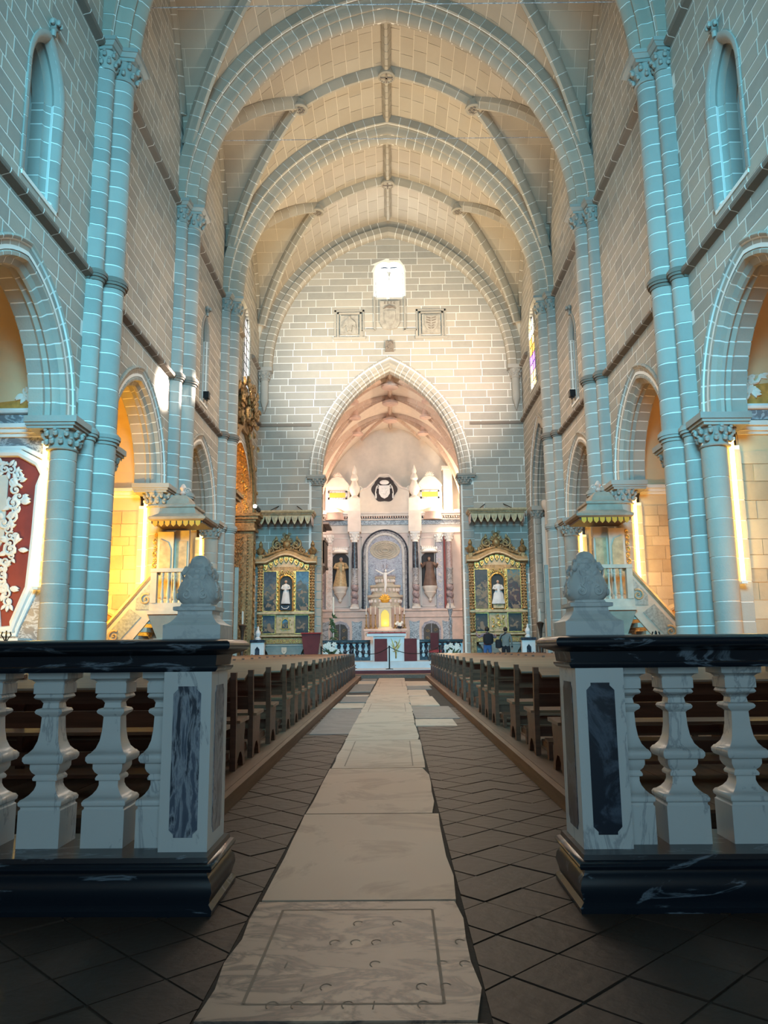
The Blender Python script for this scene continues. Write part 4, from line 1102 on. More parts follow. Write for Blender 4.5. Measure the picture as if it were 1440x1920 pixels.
def balustrade(sx):
    e = empty('balustrade', (sx*0.84, 3.76, 0))
    tag(e, 'black and white marble balustrade with carved finial, %s of the aisle in front' % ('left' if sx < 0 else 'right'), 'balustrade', 'foreground balustrades')
    X = lambda a, b: sorted((sx*a, sx*b))
    def bx(lo, hi): a, b = X(lo, hi); return a, b
    m = MB(); a, b = bx(0.03, 2.9)
    rloft(m, a, b, 0.03, 0.52, [(0, 0.03), (0.03, 0.035), (0.05, 0.015), (0.075, 0.02), (0.105, 0.03), (0.14, 0.025), (0.165, 0.008), (0.175, 0.0), (0.185, 0.0), (0.19, 0.022), (0.205, 0.03), (0.22, 0.022), (0.228, 0.005), (0.25, 0.0)])
    m.build('plinth', 'black_marble', e, smooth=True)
    m = MB(); a, b = bx(0.04, 2.9)
    rloft(m, a, b, 0.14, 0.50, [(1.09, 0.0), (1.105, 0.012), (1.115, 0.012), (1.12, 0.0), (1.17, 0.006), (1.178, 0.03), (1.185, 0.052), (1.195, 0.072), (1.207, 0.084), (1.22, 0.087), (1.232, 0.082), (1.241, 0.070), (1.247, 0.055), (1.25, 0.035)])
    m.build('rail', 'black_marble', e, smooth=True)
    # newel with inlaid panels
    m = MB(); a, b = bx(0.055, 0.29); m.box(a, b, 0.13, 0.50, 0.25, 1.09); nw = m.build('newel', 'white_marble', e)
    def notch(w, h0, h1, c): return [(-w+c, h0), (w-c, h0), (w-c, h0+c*0.6), (w, h0+c*1.6), (w, h1-c*1.6), (w-c, h1-c*0.6), (w-c, h1), (-w+c, h1), (-w+c, h1-c*0.6), (-w, h1-c*1.6), (-w, h0+c*1.6), (-w+c, h0+c*0.6)]
    cx = (a+b)/2
    MB(((cx, 0.13, 0), (1, 0, 0), (0, 0, 1), (0, -1, 0))).prism(notch(0.068, 0.315, 1.02, 0.022), -0.01, 0.003).build('inlay', 'blue_marble' if sx < 0 else 'dark_inlay', nw)
    MB(((sx*0.055, 0.315, 0), (0, 1, 0), (0, 0, 1), (-sx, 0, 0))).prism(notch(0.10, 0.315, 1.02, 0.022), -0.01, 0.003).build('inlay', 'blue_marble' if sx < 0 else 'dark_inlay', nw)
    bm = None
    for k in range(8):
        x = sx*(0.59+0.315*k); 
        if bm is None:
            bm = MB().lathe([(r, z) for r, z in BAL], (0, 0, 0), sq=True).build('baluster', 'white_marble', e, smooth=True, loc=(x, 0.315, 0))
        else: inst(bm, 'baluster', e, (x, 0.315, 0))
    inst(bm, 'half_baluster', e, (sx*0.335, 0.315, 0), scale=(0.9, 1, 1))
    # carved finial
    c = (sx*0.17, 0.30, 0)
    m = MB(); rloft(m, c[0]-0.1, c[0]+0.1, c[1]-0.1, c[1]+0.1, [(1.25, 0.045), (1.32, 0.045), (1.325, 0.035), (1.335, 0.018), (1.355, 0.0), (1.375, -0.012), (1.392, -0.012), (1.396, 0.008), (1.414, 0.008), (1.418, -0.02), (1.43, -0.025)])
    fb = m.build('finial', 'finial_marble', e)
    m = MB(); sqloft(m, [(0.062, 1.425), (0.085, 1.434), (0.100, 1.452), (0.104, 1.475), (0.099, 1.51), (0.087, 1.545), (0.073, 1.58), (0.063, 1.605), (0.062, 1.615), (0.052, 1.622), (0.051, 1.645), (0.043, 1.667), (0.027, 1.682), (0.005, 1.689)], c); m.build('urn', 'finial_marble', fb, smooth=True)
    m = MB()
    for sy in range(4):                       # relief on each face: paired scrolls, stacked leaves and corner volutes
        a_ = sy*PI/2; U = (math.cos(a_), math.sin(a_), 0); Nn = (math.sin(a_), -math.cos(a_), 0)
        q = MB((c, U, (0, 0, 1), Nn))
        for s in (-1, 1):
            q.scroll(s*0.044, 1.475, 0.099, 0.026, 1.3, s, PI/2 if s > 0 else PI/2, w=0.0075, n=14)
            q.tube([(s*0.044, 1.501, 0.098), (s*0.03, 1.515, 0.096), (s*0.028, 1.54, 0.088), (s*0.012, 1.55, 0.086)], [0.008, 0.007, 0.006, 0.004], 5)
            q.leaf(s*0.02, 1.55, 0.080, PI/2-s*0.7, 0.04, 0.022, 0.008)
        for z, w in ((1.515, 0.02), (1.545, 0.022), (1.572, 0.02), (1.6, 0.018)):
            q.ell((0, z, 0.099-(z-1.5)*0.36), (w, 0.013, 0.010), 8, 4)
        q.ell((0, 1.628, 0.054), (0.03, 0.022, 0.010), 8, 4)
        m.v += [] ; o_ = len(m.v); m.v += q.v; m.f += [tuple(i+o_ for i in f) for f in q.f]
    for sx_ in (-1, 1):
        for sy in (-1, 1):
            p = [(c[0]+sx_*(0.044+0.017*t), c[1]+sy*(0.044+0.017*t), 1.60+0.016*math.sin(t*2.6)) for t in (0, 0.4, 0.8, 1.2, 1.5)]
            m.tube(p, [0.016, 0.016, 0.014, 0.012, 0.010], 7); m.ell(p[-1], (0.014, 0.014, 0.013), 8, 5)
    m.build('carving', 'finial_marble', fb, smooth=True)
    return e
balustrade(-1); balustrade(1)

# ---------------- pew platforms and pews
for sx, nm in ((-1, 'left'), (1, 'right')):
    e = empty('pew_platform', (sx*1.24, 5.4, 0)); tag(e, 'low wooden plank platform carrying the pews %s of the aisle' % nm, 'platform', 'pew platforms')
    a, b = sorted((0.02*sx, sx*4.2)); MB().box(a, b, 0.0, 25.3, 0, 0.10).build('frame', 'dark_wood', e)
    a, b = sorted((0, sx*0.06)); MB().box(a, b, 0.0, 25.3, 0.0, 0.121).build('edge_board', 'deck_wood', e)
    for k in range(14):
        a, b = sorted((sx*(0.063+0.295*k), sx*(0.063+0.295*(k+1)-0.006)))
        MB().box(a, b, 0.0, 25.3, 0.10, 0.122).build('plank', 'deck_wood', e)
LP = 3.85
def make_pew(sx):
    e = empty('pew', (0, 0, 0))
    def X(a, b): return sorted((sx*a, sx*b))
    def slab(nm, x0, x1, pts, mat):          # pts: (y,z) outline extruded over x
        a, b = X(x0, x1); return MB(((0, 0, 0), (0, 1, 0), (0, 0, 1), (1, 0, 0))).prism(pts, a, b).build(nm, mat, e)
    for x in (0.0, LP/2, LP-0.05):
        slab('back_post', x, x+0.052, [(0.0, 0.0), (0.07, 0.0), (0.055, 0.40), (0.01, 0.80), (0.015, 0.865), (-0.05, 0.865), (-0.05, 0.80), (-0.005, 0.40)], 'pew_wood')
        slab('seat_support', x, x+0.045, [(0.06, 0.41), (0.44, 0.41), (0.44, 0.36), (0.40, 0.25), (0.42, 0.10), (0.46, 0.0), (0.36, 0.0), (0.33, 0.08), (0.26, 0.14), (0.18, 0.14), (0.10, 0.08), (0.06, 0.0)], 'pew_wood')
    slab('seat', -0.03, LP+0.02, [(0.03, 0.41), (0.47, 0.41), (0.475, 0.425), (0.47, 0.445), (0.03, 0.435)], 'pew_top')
    slab('back_board', 0.05, LP-0.05, [(0.03, 0.47), (0.05, 0.47), (0.035, 0.60), (0.015, 0.60)], 'pew_wood')
    slab('back_board', 0.05, LP-0.05, [(0.015, 0.66), (0.035, 0.66), (0.0, 0.80), (-0.02, 0.80)], 'pew_wood')
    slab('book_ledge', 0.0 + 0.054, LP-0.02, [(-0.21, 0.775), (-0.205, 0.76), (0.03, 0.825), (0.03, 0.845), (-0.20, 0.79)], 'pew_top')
    slab('ledge_apron', 0.054, LP-0.05, [(-0.03, 0.66), (-0.012, 0.66), (-0.03, 0.795), (-0.048, 0.795)], 'pew_wood')
    slab('kneeler', 0.06, LP-0.06, [(-0.36, 0.145), (-0.18, 0.165), (-0.18, 0.19), (-0.36, 0.17)], 'pew_wood')
    for x in (0.06, LP/2, LP-0.1): slab('kneeler_bracket', x, x+0.04, [(-0.36, 0.0), (-0.30, 0.0), (-0.26, 0.10), (0.0, 0.10), (0.0, 0.16), (-0.36, 0.145)], 'pew_wood')
    slab('stretcher', 0.05, LP-0.05, [(0.20, 0.16), (0.225, 0.16), (0.225, 0.26), (0.20, 0.26)], 'pew_wood')
    return e
ORD = ['first', 'second', 'third', 'fourth', 'fifth', 'sixth', 'seventh', 'eighth', 'ninth', 'tenth', 'eleventh', 'twelfth', 'thirteenth', 'fourteenth', 'fifteenth', 'sixteenth', 'seventeenth', 'eighteenth', 'nineteenth', 'twentieth', 'twenty-first', 'twenty-second', 'twenty-third']
PL = [6.3, 7.18, 8.04, 9.16, 10.5, 11.4, 12.25, 13.1, 14.4, 15.7, 16.7, 17.7, 18.8, 19.9, 21.1, 22.3, 23.5, 24.7, 25.9, 27.0, 28.1, 29.2]
PR = [6.75, 8.05, 9.3, 11.1, 11.95, 12.85, 14.6, 16.1, 17.7, 19.0, 20.0, 21.2, 22.4, 23.6, 24.8, 26.0, 27.2, 28.3, 29.4]
for sx, ys, nm in ((-1, PL, 'left'), (1, PR, 'right')):
    pw = make_pew(sx)
    for i, y in enumerate(ys):
        o = pw if i == 0 else copy_tree(pw)
        o.location = (sx*1.42, y, 0.1225)
        tag(o, '%s dark wooden pew from the balustrade, %s of the aisle' % (ORD[i], nm), 'pew', 'pews %s of the aisle' % nm)
# ================================================================ side altars by the chancel arch
for n_, cols, pos in (('paint_night', [(0.012, 0.016, 0.02), (0.03, 0.04, 0.045), (0.10, 0.11, 0.09), (0.05, 0.08, 0.11), (0.02, 0.035, 0.06)], [0.0, 0.3, 0.5, 0.7, 1.0]),
                      ('paint_blue', [(0.02, 0.03, 0.03), (0.05, 0.065, 0.06), (0.07, 0.085, 0.08), (0.06, 0.19, 0.30), (0.02, 0.10, 0.20)], [0.0, 0.35, 0.6, 0.72, 1.0]),
                      ('paint_gold', [(0.16, 0.12, 0.05), (0.05, 0.05, 0.05), (0.24, 0.19, 0.10), (0.03, 0.035, 0.04), (0.05, 0.05, 0.05)], [0.0, 0.3, 0.5, 0.62, 1.0]),
                      ('paint_crowd', [(0.015, 0.015, 0.02), (0.08, 0.035, 0.035), (0.04, 0.045, 0.05), (0.20, 0.17, 0.09), (0.05, 0.15, 0.19)], [0.0, 0.35, 0.6, 0.8, 1.0]),
                      ('paint_dark', [(0.01, 0.012, 0.015), (0.06, 0.05, 0.04), (0.02, 0.022, 0.025)], [0.0, 0.5, 1.0])):
    painting(n_, cols, pos)
def carve_band(m, u0, u1, v, n, r, step, hand=1):
    u = u0+step/2; k = 0
    while u < u1:
        m.scroll(u, v+(0.25*r if k % 2 else -0.25*r), n, r*0.8, 1.2, 1 if k % 2 else -1, PI*0.5*(1 if k % 2 else -1), w=r*0.2, n=9); u += step; k += 1
def statue(m_robe, m_skin, m_head, h, w, arms='hold', lean=0.0):
    """standing figure h tall facing the camera, base at the origin"""
    r = [(w*1.0, 0), (w*1.02, 0.04*h), (w*0.86, 0.22*h), (w*0.74, 0.42*h), (w*0.62, 0.56*h), (w*0.66, 0.68*h), (w*0.72, 0.76*h), (w*0.60, 0.81*h), (w*0.24, 0.84*h), (w*0.2, 0.86*h)]
    vs = []; n = 18
    for j, (q, z) in enumerate(r):
        for i in range(n):
            t = 2*PI*i/n; k = 1+0.09*math.sin(5*t+j*0.4)*(1 if z < 0.75*h else 0.3)
            vs.append((q*k*math.cos(t)+lean*z/h, z, q*k*0.72*math.sin(t)))
    fs = [(j*n+i, j*n+(i+1) % n, (j+1)*n+(i+1) % n, (j+1)*n+i) for j in range(len(r)-1) for i in range(n)]
    fs += [tuple(range(n)), tuple((len(r)-1)*n+i for i in range(n))]
    m_robe.add(vs, fs)
    hx = lean*0.95
    for s in (-1, 1):
        sh = (s*w*0.62+hx*0.8, 0.77*h, 0)
        if arms == 'hold': p = [sh, (s*w*0.95+hx, 0.64*h, w*0.3), (s*w*0.35+hx, 0.60*h, w*0.75)]
        elif arms == 'up': p = [sh, (s*w*1.1+hx, 0.66*h, w*0.25), (s*w*1.25+hx, 0.74*h, w*0.7)]
        else: p = [sh, (s*w*0.9+hx, 0.62*h, w*0.3), (s*w*0.2*s+hx, 0.63*h, w*0.7)]
        m_robe.tube(p, [w*0.28, w*0.24, w*0.17], 8); m_skin.ell(p[-1], (w*0.12, w*0.16, w*0.12), 7, 5)
    m_skin.ell((hx, 0.915*h, 0.02*h), (0.052*h, 0.068*h, 0.058*h), 10, 7); m_skin.tube([(hx, 0.84*h, 0), (hx, 0.89*h, 0.005*h)], 0.03*h, 8)
    m_skin.ell((hx, 0.91*h, 0.078*h), (0.009*h, 0.014*h, 0.01*h), 6, 4)
    m_head.ell((hx, 0.935*h, -0.01*h), (0.06*h, 0.065*h, 0.056*h), 10, 6)

def side_altar(xc, nm, pm):
    z0 = 0.57; y0 = YF-0.05
    e = empty('altarpiece', (xc, y0, z0)); tag(e, 'gilded carved altarpiece with dark paintings, %s of the chancel arch' % nm, 'altarpiece', 'gilded altarpieces beside the chancel arch')
    B = 1.06
    m = MB(F0); m.box(-1.32, 1.32, B, 5.05-z0, 0, 0.18); m.build('back_frame', 'old_gold', e)
    m = MB(F0); m.box(-1.36, 1.36, 1.92-z0-0.18, 1.92-z0-0.10, 0, 0.42); m.box(-1.36, 1.36, 2.80-z0, 2.90-z0, 0, 0.34); m.box(-1.3, 1.3, 2.78-z0, 2.92-z0, 0, 0.28); m.build('ledge', 'pale_gold_wood', e)
    # carved panels that hold the pictures
    for u0, u1, v0, v1, mm in ((-1.08, -0.47, 2.95, 4.82, pm[0]), (0.47, 1.08, 2.95, 4.82, pm[1]), (-1.1, -0.52, 1.90, 2.74, pm[2]), (0.45, 1.08, 1.90, 2.74, pm[3])):
        MB(F0).box(u0, u1, v0-z0, v1-z0, 0.17, 0.20).build('painting', mm, e)
        m = MB(F0)
        for a, b, c, d in ((u0-0.04, u0, v0, v1), (u1, u1+0.04, v0, v1), (u0-0.04, u1+0.04, v1, v1+0.04), (u0-0.04, u1+0.04, v0-0.04, v0)): m.box(a, b, c-z0, d-z0, 0.17, 0.24)
        m.build('picture_frame', 'gold', e)
    # central niche: round-headed gilt frame, glazed and dark behind
    o = Arch(0, 0.33, 2.95-z0, 4.30-z0, 0.34)
    P = [(-0.33, 2.95-z0)] + [(p[0], p[1]) for p in pointed_path(o, 8)[0]] + [(p[0], p[1]) for p in pointed_path(o, 8)[1]][1:] + [(0.33, 2.95-z0)]
    MB(F0).prism(P, 0.16, 0.19).build('niche', 'glass_dark', e)
    m = MB(F0); m.tube([(a, b, 0.24) for a, b in P]+[(-0.33, 2.95-z0, 0.24)], 0.045, 8)
    for s in (-1, 1):
        m.box(min(s*0.34, s*0.46), max(s*0.34, s*0.46), 2.92-z0, 4.85-z0, 0.16, 0.25)
        for k in range(8): m.ell((s*0.40, 3.05-z0+0.21*k, 0.26), (0.045, 0.09, 0.04), 7, 4)
    carve_band(m, -0.4, 0.4, 4.74-z0, 0.26, 0.13, 0.16); m.build('niche_frame', 'gold', e, smooth=True)
    # lower centre: arched medallion
    m = MB(F0); m.box(-0.44, 0.40, 1.90-z0, 2.74-z0, 0.16, 0.22); m.build('centre_panel', 'pale_gold_wood', e)
    if nm == 'left':
        q = [(0.17*math.cos(t)-0.02, 2.38-z0+0.2*math.sin(t)) for t in [PI*i/10 for i in range(11)]]; q = [(q_[0], q_[1]) for q_ in q] + [(-0.19, 2.1-z0), (0.15, 2.1-z0)]
        MB(F0).prism(q, 0.2, 0.24).build('medallion', 'paint_blue', e); m = MB(F0); m.tube([(a, b, 0.25) for a, b in q+q[:1]], 0.03, 6)
        for k in range(10): m.scroll(-0.02+0.29*math.cos(k*PI/5), 2.32-z0+0.32*math.sin(k*PI/5), 0.24, 0.05, 1.1, 1 if k % 2 else -1, k, n=8)
        m.build('medallion_frame', 'gold', e, smooth=True)
    else:
        m = MB(F0)
        for k in range(14): m.scroll(random.uniform(-0.3, 0.28), random.uniform(2.0, 2.64)-z0, 0.24, random.uniform(0.06, 0.11), 1.2, random.choice((-1, 1)), random.uniform(0, 6), n=10)
        for k in range(10): m.leaf(random.uniform(-0.3, 0.28), random.uniform(2.0, 2.6)-z0, 0.23, random.uniform(0, 6), 0.16, 0.08)
        m.build('scrollwork', 'gold', e, smooth=True)
    # twisted, knotted colonnettes
    for s in (-1, 1):
        for v0, v1 in ((1.9, 2.76), (2.95, 5.1)):
            m = MB(F0); n = int((v1-v0)/0.13)
            m.tube([(s*1.24, v0-z0, 0.28), (s*1.24, v1-z0, 0.28)], 0.075, 8)
            for k in range(n):
                for t in range(5):
                    a_ = 2*PI*t/5 + k*0.5; m.ell((s*1.24+0.095*math.cos(a_), v0-z0+(k+0.5)*(v1-v0)/n, 0.28+0.095*math.sin(a_)), (0.045, 0.062, 0.045), 6, 4)
            m.lathe([(0.14, v0-z0), (0.14, v0-z0+0.06), (0.09, v0-z0+0.1)], (s*1.24, 0, 0.28), 10, axis='b'); m.lathe([(0.09, v1-z0-0.14), (0.15, v1-z0-0.04), (0.15, v1-z0)], (s*1.24, 0, 0.28), 10, axis='b')
            m.build('colonnette', 'gilt_carving', e, smooth=True)
    # arched cornice
    def cur(u): return 5.17 + 0.38*max(0, math.cos(min(abs(u), 1.0)*PI/2))**1.3
    us = [-1.46+2.92*i/30 for i in range(31)]
    m = MB(F0); m.sweep([(0, 0), (0.42, 0.0), (0.50, 0.05), (0.50, 0.11), (0.40, 0.14), (0.34, 0.22), (0.0, 0.42)], [((u, cur(u)-z0, 0), (0, 0, 1), (0, 1, 0)) for u in us]); m.build('cornice', 'pale_gold_wood', e, smooth=True)
    m = MB(F0); m.prism([(u, cur(u)-z0) for u in us] + [(1.3, 4.85-z0), (-1.3, 4.85-z0)], 0.0, 0.17); m.build('tympanum', 'pale_gold_wood', e)
    # hanging lambrequin tongues
    for k in range(9):
        u = -0.98+0.245*k; v = cur(u)-z0-0.02
        m = MB(F0); m.prism([(u-0.10, v), (u+0.10, v), (u+0.10, v-0.12), (u+0.05, v-0.22), (u, v-0.28), (u-0.05, v-0.22), (u-0.10, v-0.12)], 0.27, 0.31); m.ell((u, v-0.12, 0.32), (0.045, 0.07, 0.03), 7, 4); m.build('lambrequin', 'gold', e)
    # crest
    m = MB(F0); T = 5.85-z0
    for s in (-1, 1):
        m.scroll(s*0.45, T+0.28, 0.2, 0.26, 1.5, -s, PI/2, w=0.06); m.scroll(s*0.78, T-0.02, 0.2, 0.17, 1.4, s, PI/2, w=0.045); m.scroll(s*0.2, T+0.12, 0.2, 0.15, 1.4, s, -PI/2, w=0.04)
        m.tube([(s*0.05, T+0.05, 0.2), (s*0.5, T-0.06, 0.2), (s*0.95, T-0.22, 0.2), (s*1.15, T-0.28, 0.2)], [0.07, 0.08, 0.06, 0.05], 7)
        for k in range(6): m.leaf(s*(0.35+0.14*k), T+0.2-0.11*k, 0.2, PI/2-s*(0.2+0.12*k), 0.22, 0.12)
        m.leaf(s*0.5, T+0.42, 0.2, PI/2, 0.28, 0.14)
    for k in range(7): m.leaf(0, T+0.35, 0.22, PI/2+(k-3)*0.42, 0.36, 0.14)
    m.ell((0, T+0.28, 0.24), (0.2, 0.24, 0.12), 10, 7); m.ell((0, T+0.62, 0.22), (0.14, 0.16, 0.1), 9, 6); m.scroll(0.12, T+0.76, 0.22, 0.09, 1.2, 1, 0); m.scroll(-0.12, T+0.76, 0.22, 0.09, 1.2, -1, PI)
    m.build('crest', 'gilt_carving', e, smooth=True)
    for s in (-1, 1):
        m = MB(F0); m.box(s*1.25-0.09, s*1.25+0.09, 5.4-z0, 5.62-z0, 0.1, 0.3); m.lathe([(0.05, 5.62-z0), (0.16, 5.72-z0), (0.2, 5.86-z0), (0.1, 5.98-z0), (0.06, 6.02-z0), (0.1, 6.08-z0), (0.09, 6.16-z0), (0.02, 6.3-z0)], (s*1.25, 0, 0.2), 10, axis='b')
        for k in (-1, 1): m.scroll(s*1.25+k*0.19, 5.82-z0, 0.2, 0.08, 1.2, -k, 0, n=10)
        m.build('vase', 'gilt_carving', e, smooth=True)
    # statue in the niche
    st_ = empty('statue', (xc, y0-0.3, 2.98)); 
    a, b, c = MB(F0), MB(F0), MB(F0)
    if nm == 'left':
        tag(st_, 'small crowned figure in pale robe inside the niche of the left altarpiece', 'statue', 'statues in the altarpieces')
        a.box(-0.25, 0.25, 0, 0.22, -0.08, 0.06); ro = 'robe_white'
        a2, b2, c2 = MB(F0), MB(F0), MB(F0); statue(a2, b2, c2, 1.12, 0.2)
        for mm in (a2, b2, c2): mm.v = [(x, y, z+0.3) for x, y, z in mm.v]
        a2.tube([(0.17*math.cos(t), 0.18+0.12*math.sin(t), 0.19) for t in [PI+PI*i/8 for i in range(9)]], 0.02, 6)
        a.build('base', 'dark_inlay', st_)
    else:
        tag(st_, 'small figure in wide pale blue-white gown inside the right altarpiece niche', 'statue', 'statues in the altarpieces')
        a.box(-0.25, 0.25, 0, 0.14, -0.08, 0.06)
        for k in range(6): a.ell((-0.2+0.08*k, 0.16, 0.03), (0.06, 0.05, 0.05), 7, 4)
        a.build('base', 'robe_gold', st_)
        a2, b2, c2 = MB(F0), MB(F0), MB(F0); statue(a2, b2, c2, 1.12, 0.24)
        for mm in (a2, b2, c2): mm.v = [(x*(1.25 if z < 0.6 else 1), y, z+0.2) for x, y, z in mm.v]
    a2.build('robe', 'robe_white', st_, smooth=True); b2.build('face_and_hands', 'skin', st_, smooth=True); c2.build('veil', 'robe_white', st_, smooth=True)
    # altar table below
    t = empty('altar_table', (xc, y0-0.25, z0)); tag(t, 'grey-green painted chest-shaped altar below the %s gilded altarpiece' % nm, 'altar', 'side altars by the chancel arch')
    m = MB(); vs = []
    lev = [(0.0, 0.72, 0.30), (0.06, 0.74, 0.32), (0.08, 0.70, 0.28), (0.22, 0.72, 0.30), (0.45, 0.80, 0.36), (0.62, 0.90, 0.42), (0.72, 0.95, 0.45), (0.74, 1.02, 0.48), (0.82, 1.02, 0.48)]
    n = 4
    m.add([p for z, a_, b_ in lev for p in ((-a_, -b_, z), (a_, -b_, z), (a_, 0.2, z), (-a_, 0.2, z))], [(j*4+i, j*4+(i+1) % 4, (j+1)*4+(i+1) % 4, (j+1)*4+i) for j in range(len(lev)-1) for i in range(4)] + [(3, 2, 1, 0), tuple(len(lev)*4-4+i for i in range(4))])
    m.build('body', 'teal_paint', t)
    m = MB(F0); m.prism(shield_poly(0, 0.52, 0.12, 0.16), 0.36, 0.46); m.ell((0, 0.52, 0.46), (0.05, 0.07, 0.03), 8, 5); m.build('crest', 'cream_wood', t)
    m = MB(F0); m.box(-1.12, 1.12, 0.84, 1.06, -0.1, 0.5); m.build('mensa', 'old_gold', t)
    m = MB(F0); carve_band(m, -1.1, 1.1, 0.95, 0.5, 0.09, 0.15); m.build('scroll_band', 'gold', t, smooth=True)
    for s in (-1, 1):
        m = MB(F0); m.box(min(s*1.12, s*1.35), max(s*1.12, s*1.35), 0, 1.1, -0.2, 0.36)
        for k in range(6): m.scroll(s*1.235, 0.12+0.17*k, 0.37, 0.07, 1.2, 1 if k % 2 else -1, 0, n=9)
        m.build('gilt_side', 'gilt_carving', t, smooth=True)
    # canopy with lambrequin edge hung from the wall
    cz = 6.95
    c_ = empty('canopy', (xc, YF, cz)); tag(c_, 'gilt wooden canopy with scalloped fringe hanging over the %s altarpiece' % nm, 'canopy', 'canopies over the side altars')
    m = MB(); rloft(m, -1.25, 1.25, -1.05, -0.02, [(0.42, 0.0), (0.48, 0.02), (0.50, 0.06), (0.56, 0.07), (0.58, 0.12), (0.64, 0.15), (0.68, 0.15), (0.70, 0.12)]); m.build('cornice', 'pale_gold_wood', c_)
    m = MB(); m.box(-1.22, 1.22, -1.02, -0.02, 0.36, 0.42); m.build('soffit', 'dark_wood', c_)
    m = MB(F0)
    for k in range(36): m.ell((-1.24+2.48*k/35, 0.53, 1.10), (0.03, 0.03, 0.03), 6, 4)
    m.build('beading', 'dark_wood', c_, kind='stuff')
    for k in range(8):
        u = -1.25+0.3125*(k+0.5); m = MB(F0)
        m.prism([(u-0.15, 0.44), (u+0.15, 0.44), (u+0.13, 0.30), (u+0.09, 0.18), (u+0.04, 0.08), (u, 0.03), (u-0.04, 0.08), (u-0.09, 0.18), (u-0.13, 0.30)], 1.06, 1.09); m.ell((u, 0.26, 1.09), (0.05, 0.09, 0.02), 8, 4); m.build('fringe_tongue', 'pale_gold_wood', c_)
    for s in (-1, 1):
        for k in range(3):
            n_ = 0.95-0.36*k; m = MB(((s*1.25, 0, 0), (0, -1, 0), (0, 0, 1), (s, 0, 0))); m.prism([(n_-0.16, 0.44), (n_+0.12, 0.44), (n_+0.1, 0.2), (n_-0.02, 0.04), (n_-0.14, 0.2)], 0, 0.03); m.build('fringe_tongue', 'pink_stone', c_)
    for u in (-0.45, 0.45):
        MB().tube([(u, -0.02, 1.1), (u*2, -0.8, 0.68)], 0.02, 6).build('tie_rod', 'black_iron', c_)
for s_ in (-1, 1): light('altar_warm_fill', 'SPOT', (s_*4.7, 32.6, 7.6), (s_*5.04, YF, 3.4), 700, (1.0, 0.60, 0.34), spot=50, blend=0.8, radius=0.06)  # warm spots added to offset the cool light on the gilding
side_altar(-5.06, 'left', ('paint_night', 'paint_blue', 'paint_night', 'paint_dark'))
side_altar(5.02, 'right', ('paint_gold', 'paint_crowd', 'paint_dark', 'paint_dark'))
# ================================================================ gilded altar in the left end bay
GA = Arch(33.3, 2.4, 0.0, 7.4, 3.5)
e = empty('gilded_altar', shear((-W, 33.3, 0))); tag(e, 'towering carved and gilded altar arch filling the last bay of the left wall', 'altarpiece')
ox, oy, oz = e.location
FG = ((-W-ox, 0-33.3 + (33.3-33.3), 0), (0, 1, 0), (0, 0, 1), (1, 0, 0))
FG = ((0, -33.3, 0), (0, 1, 0), (0, 0, 1), (1, 0, 0))
# outer band, carved soffit
def ga_ring(name, prof_, mat, n=26):
    m = MB(FG)
    for P in pointed_path(GA, n): m.sweep(prof_, [((u, v, 0), (du, dv, 0), (0, 0, 1)) for u, v, du, dv in P])
    return m.build(name, mat, e, smooth=True)
ga_ring('outer_band', [(0.10, 0.0), (0.10, 0.16), (0.2, 0.2), (0.48, 0.2), (0.6, 0.12), (0.6, 0.0)], 'old_gold')
sf = ga_ring('soffit', [(-0.02, 0.1), (0.08, 0.1), (0.08, -1.1), (-0.02, -1.1)], 'gilt_carving')
m = MB(FG)
for side in (-1, 1):
    s_ = GA.R-GA.a; tap = math.acos(s_/GA.R)
    for i in range(24):
        t = tap*(i+0.5)/24; u = GA.c+side*(GA.R*math.cos(t)-s_); v = GA.vs+GA.R*math.sin(t)
        U = (0, -side*math.sin(t), math.cos(t)); 
        for k, q in enumerate((-0.25, -0.75)):
            fr_ = ((q, u-33.3, v), U, (1, 0, 0), (0, -side*math.cos(t), -math.sin(t)))
            mm = MB(fr_); mm.scroll(0, 0, 0.0, 0.15, 1.2, 1 if i % 2 else -1, i, w=0.035, n=9); mm.leaf(0, 0, 0.02, i*1.3, 0.2, 0.1)
            o_ = len(m.v); m.v += mm.v; m.f += [tuple(j+o_ for j in f) for f in mm.f]
m.build('soffit_scrollwork', 'gold', e, smooth=True)
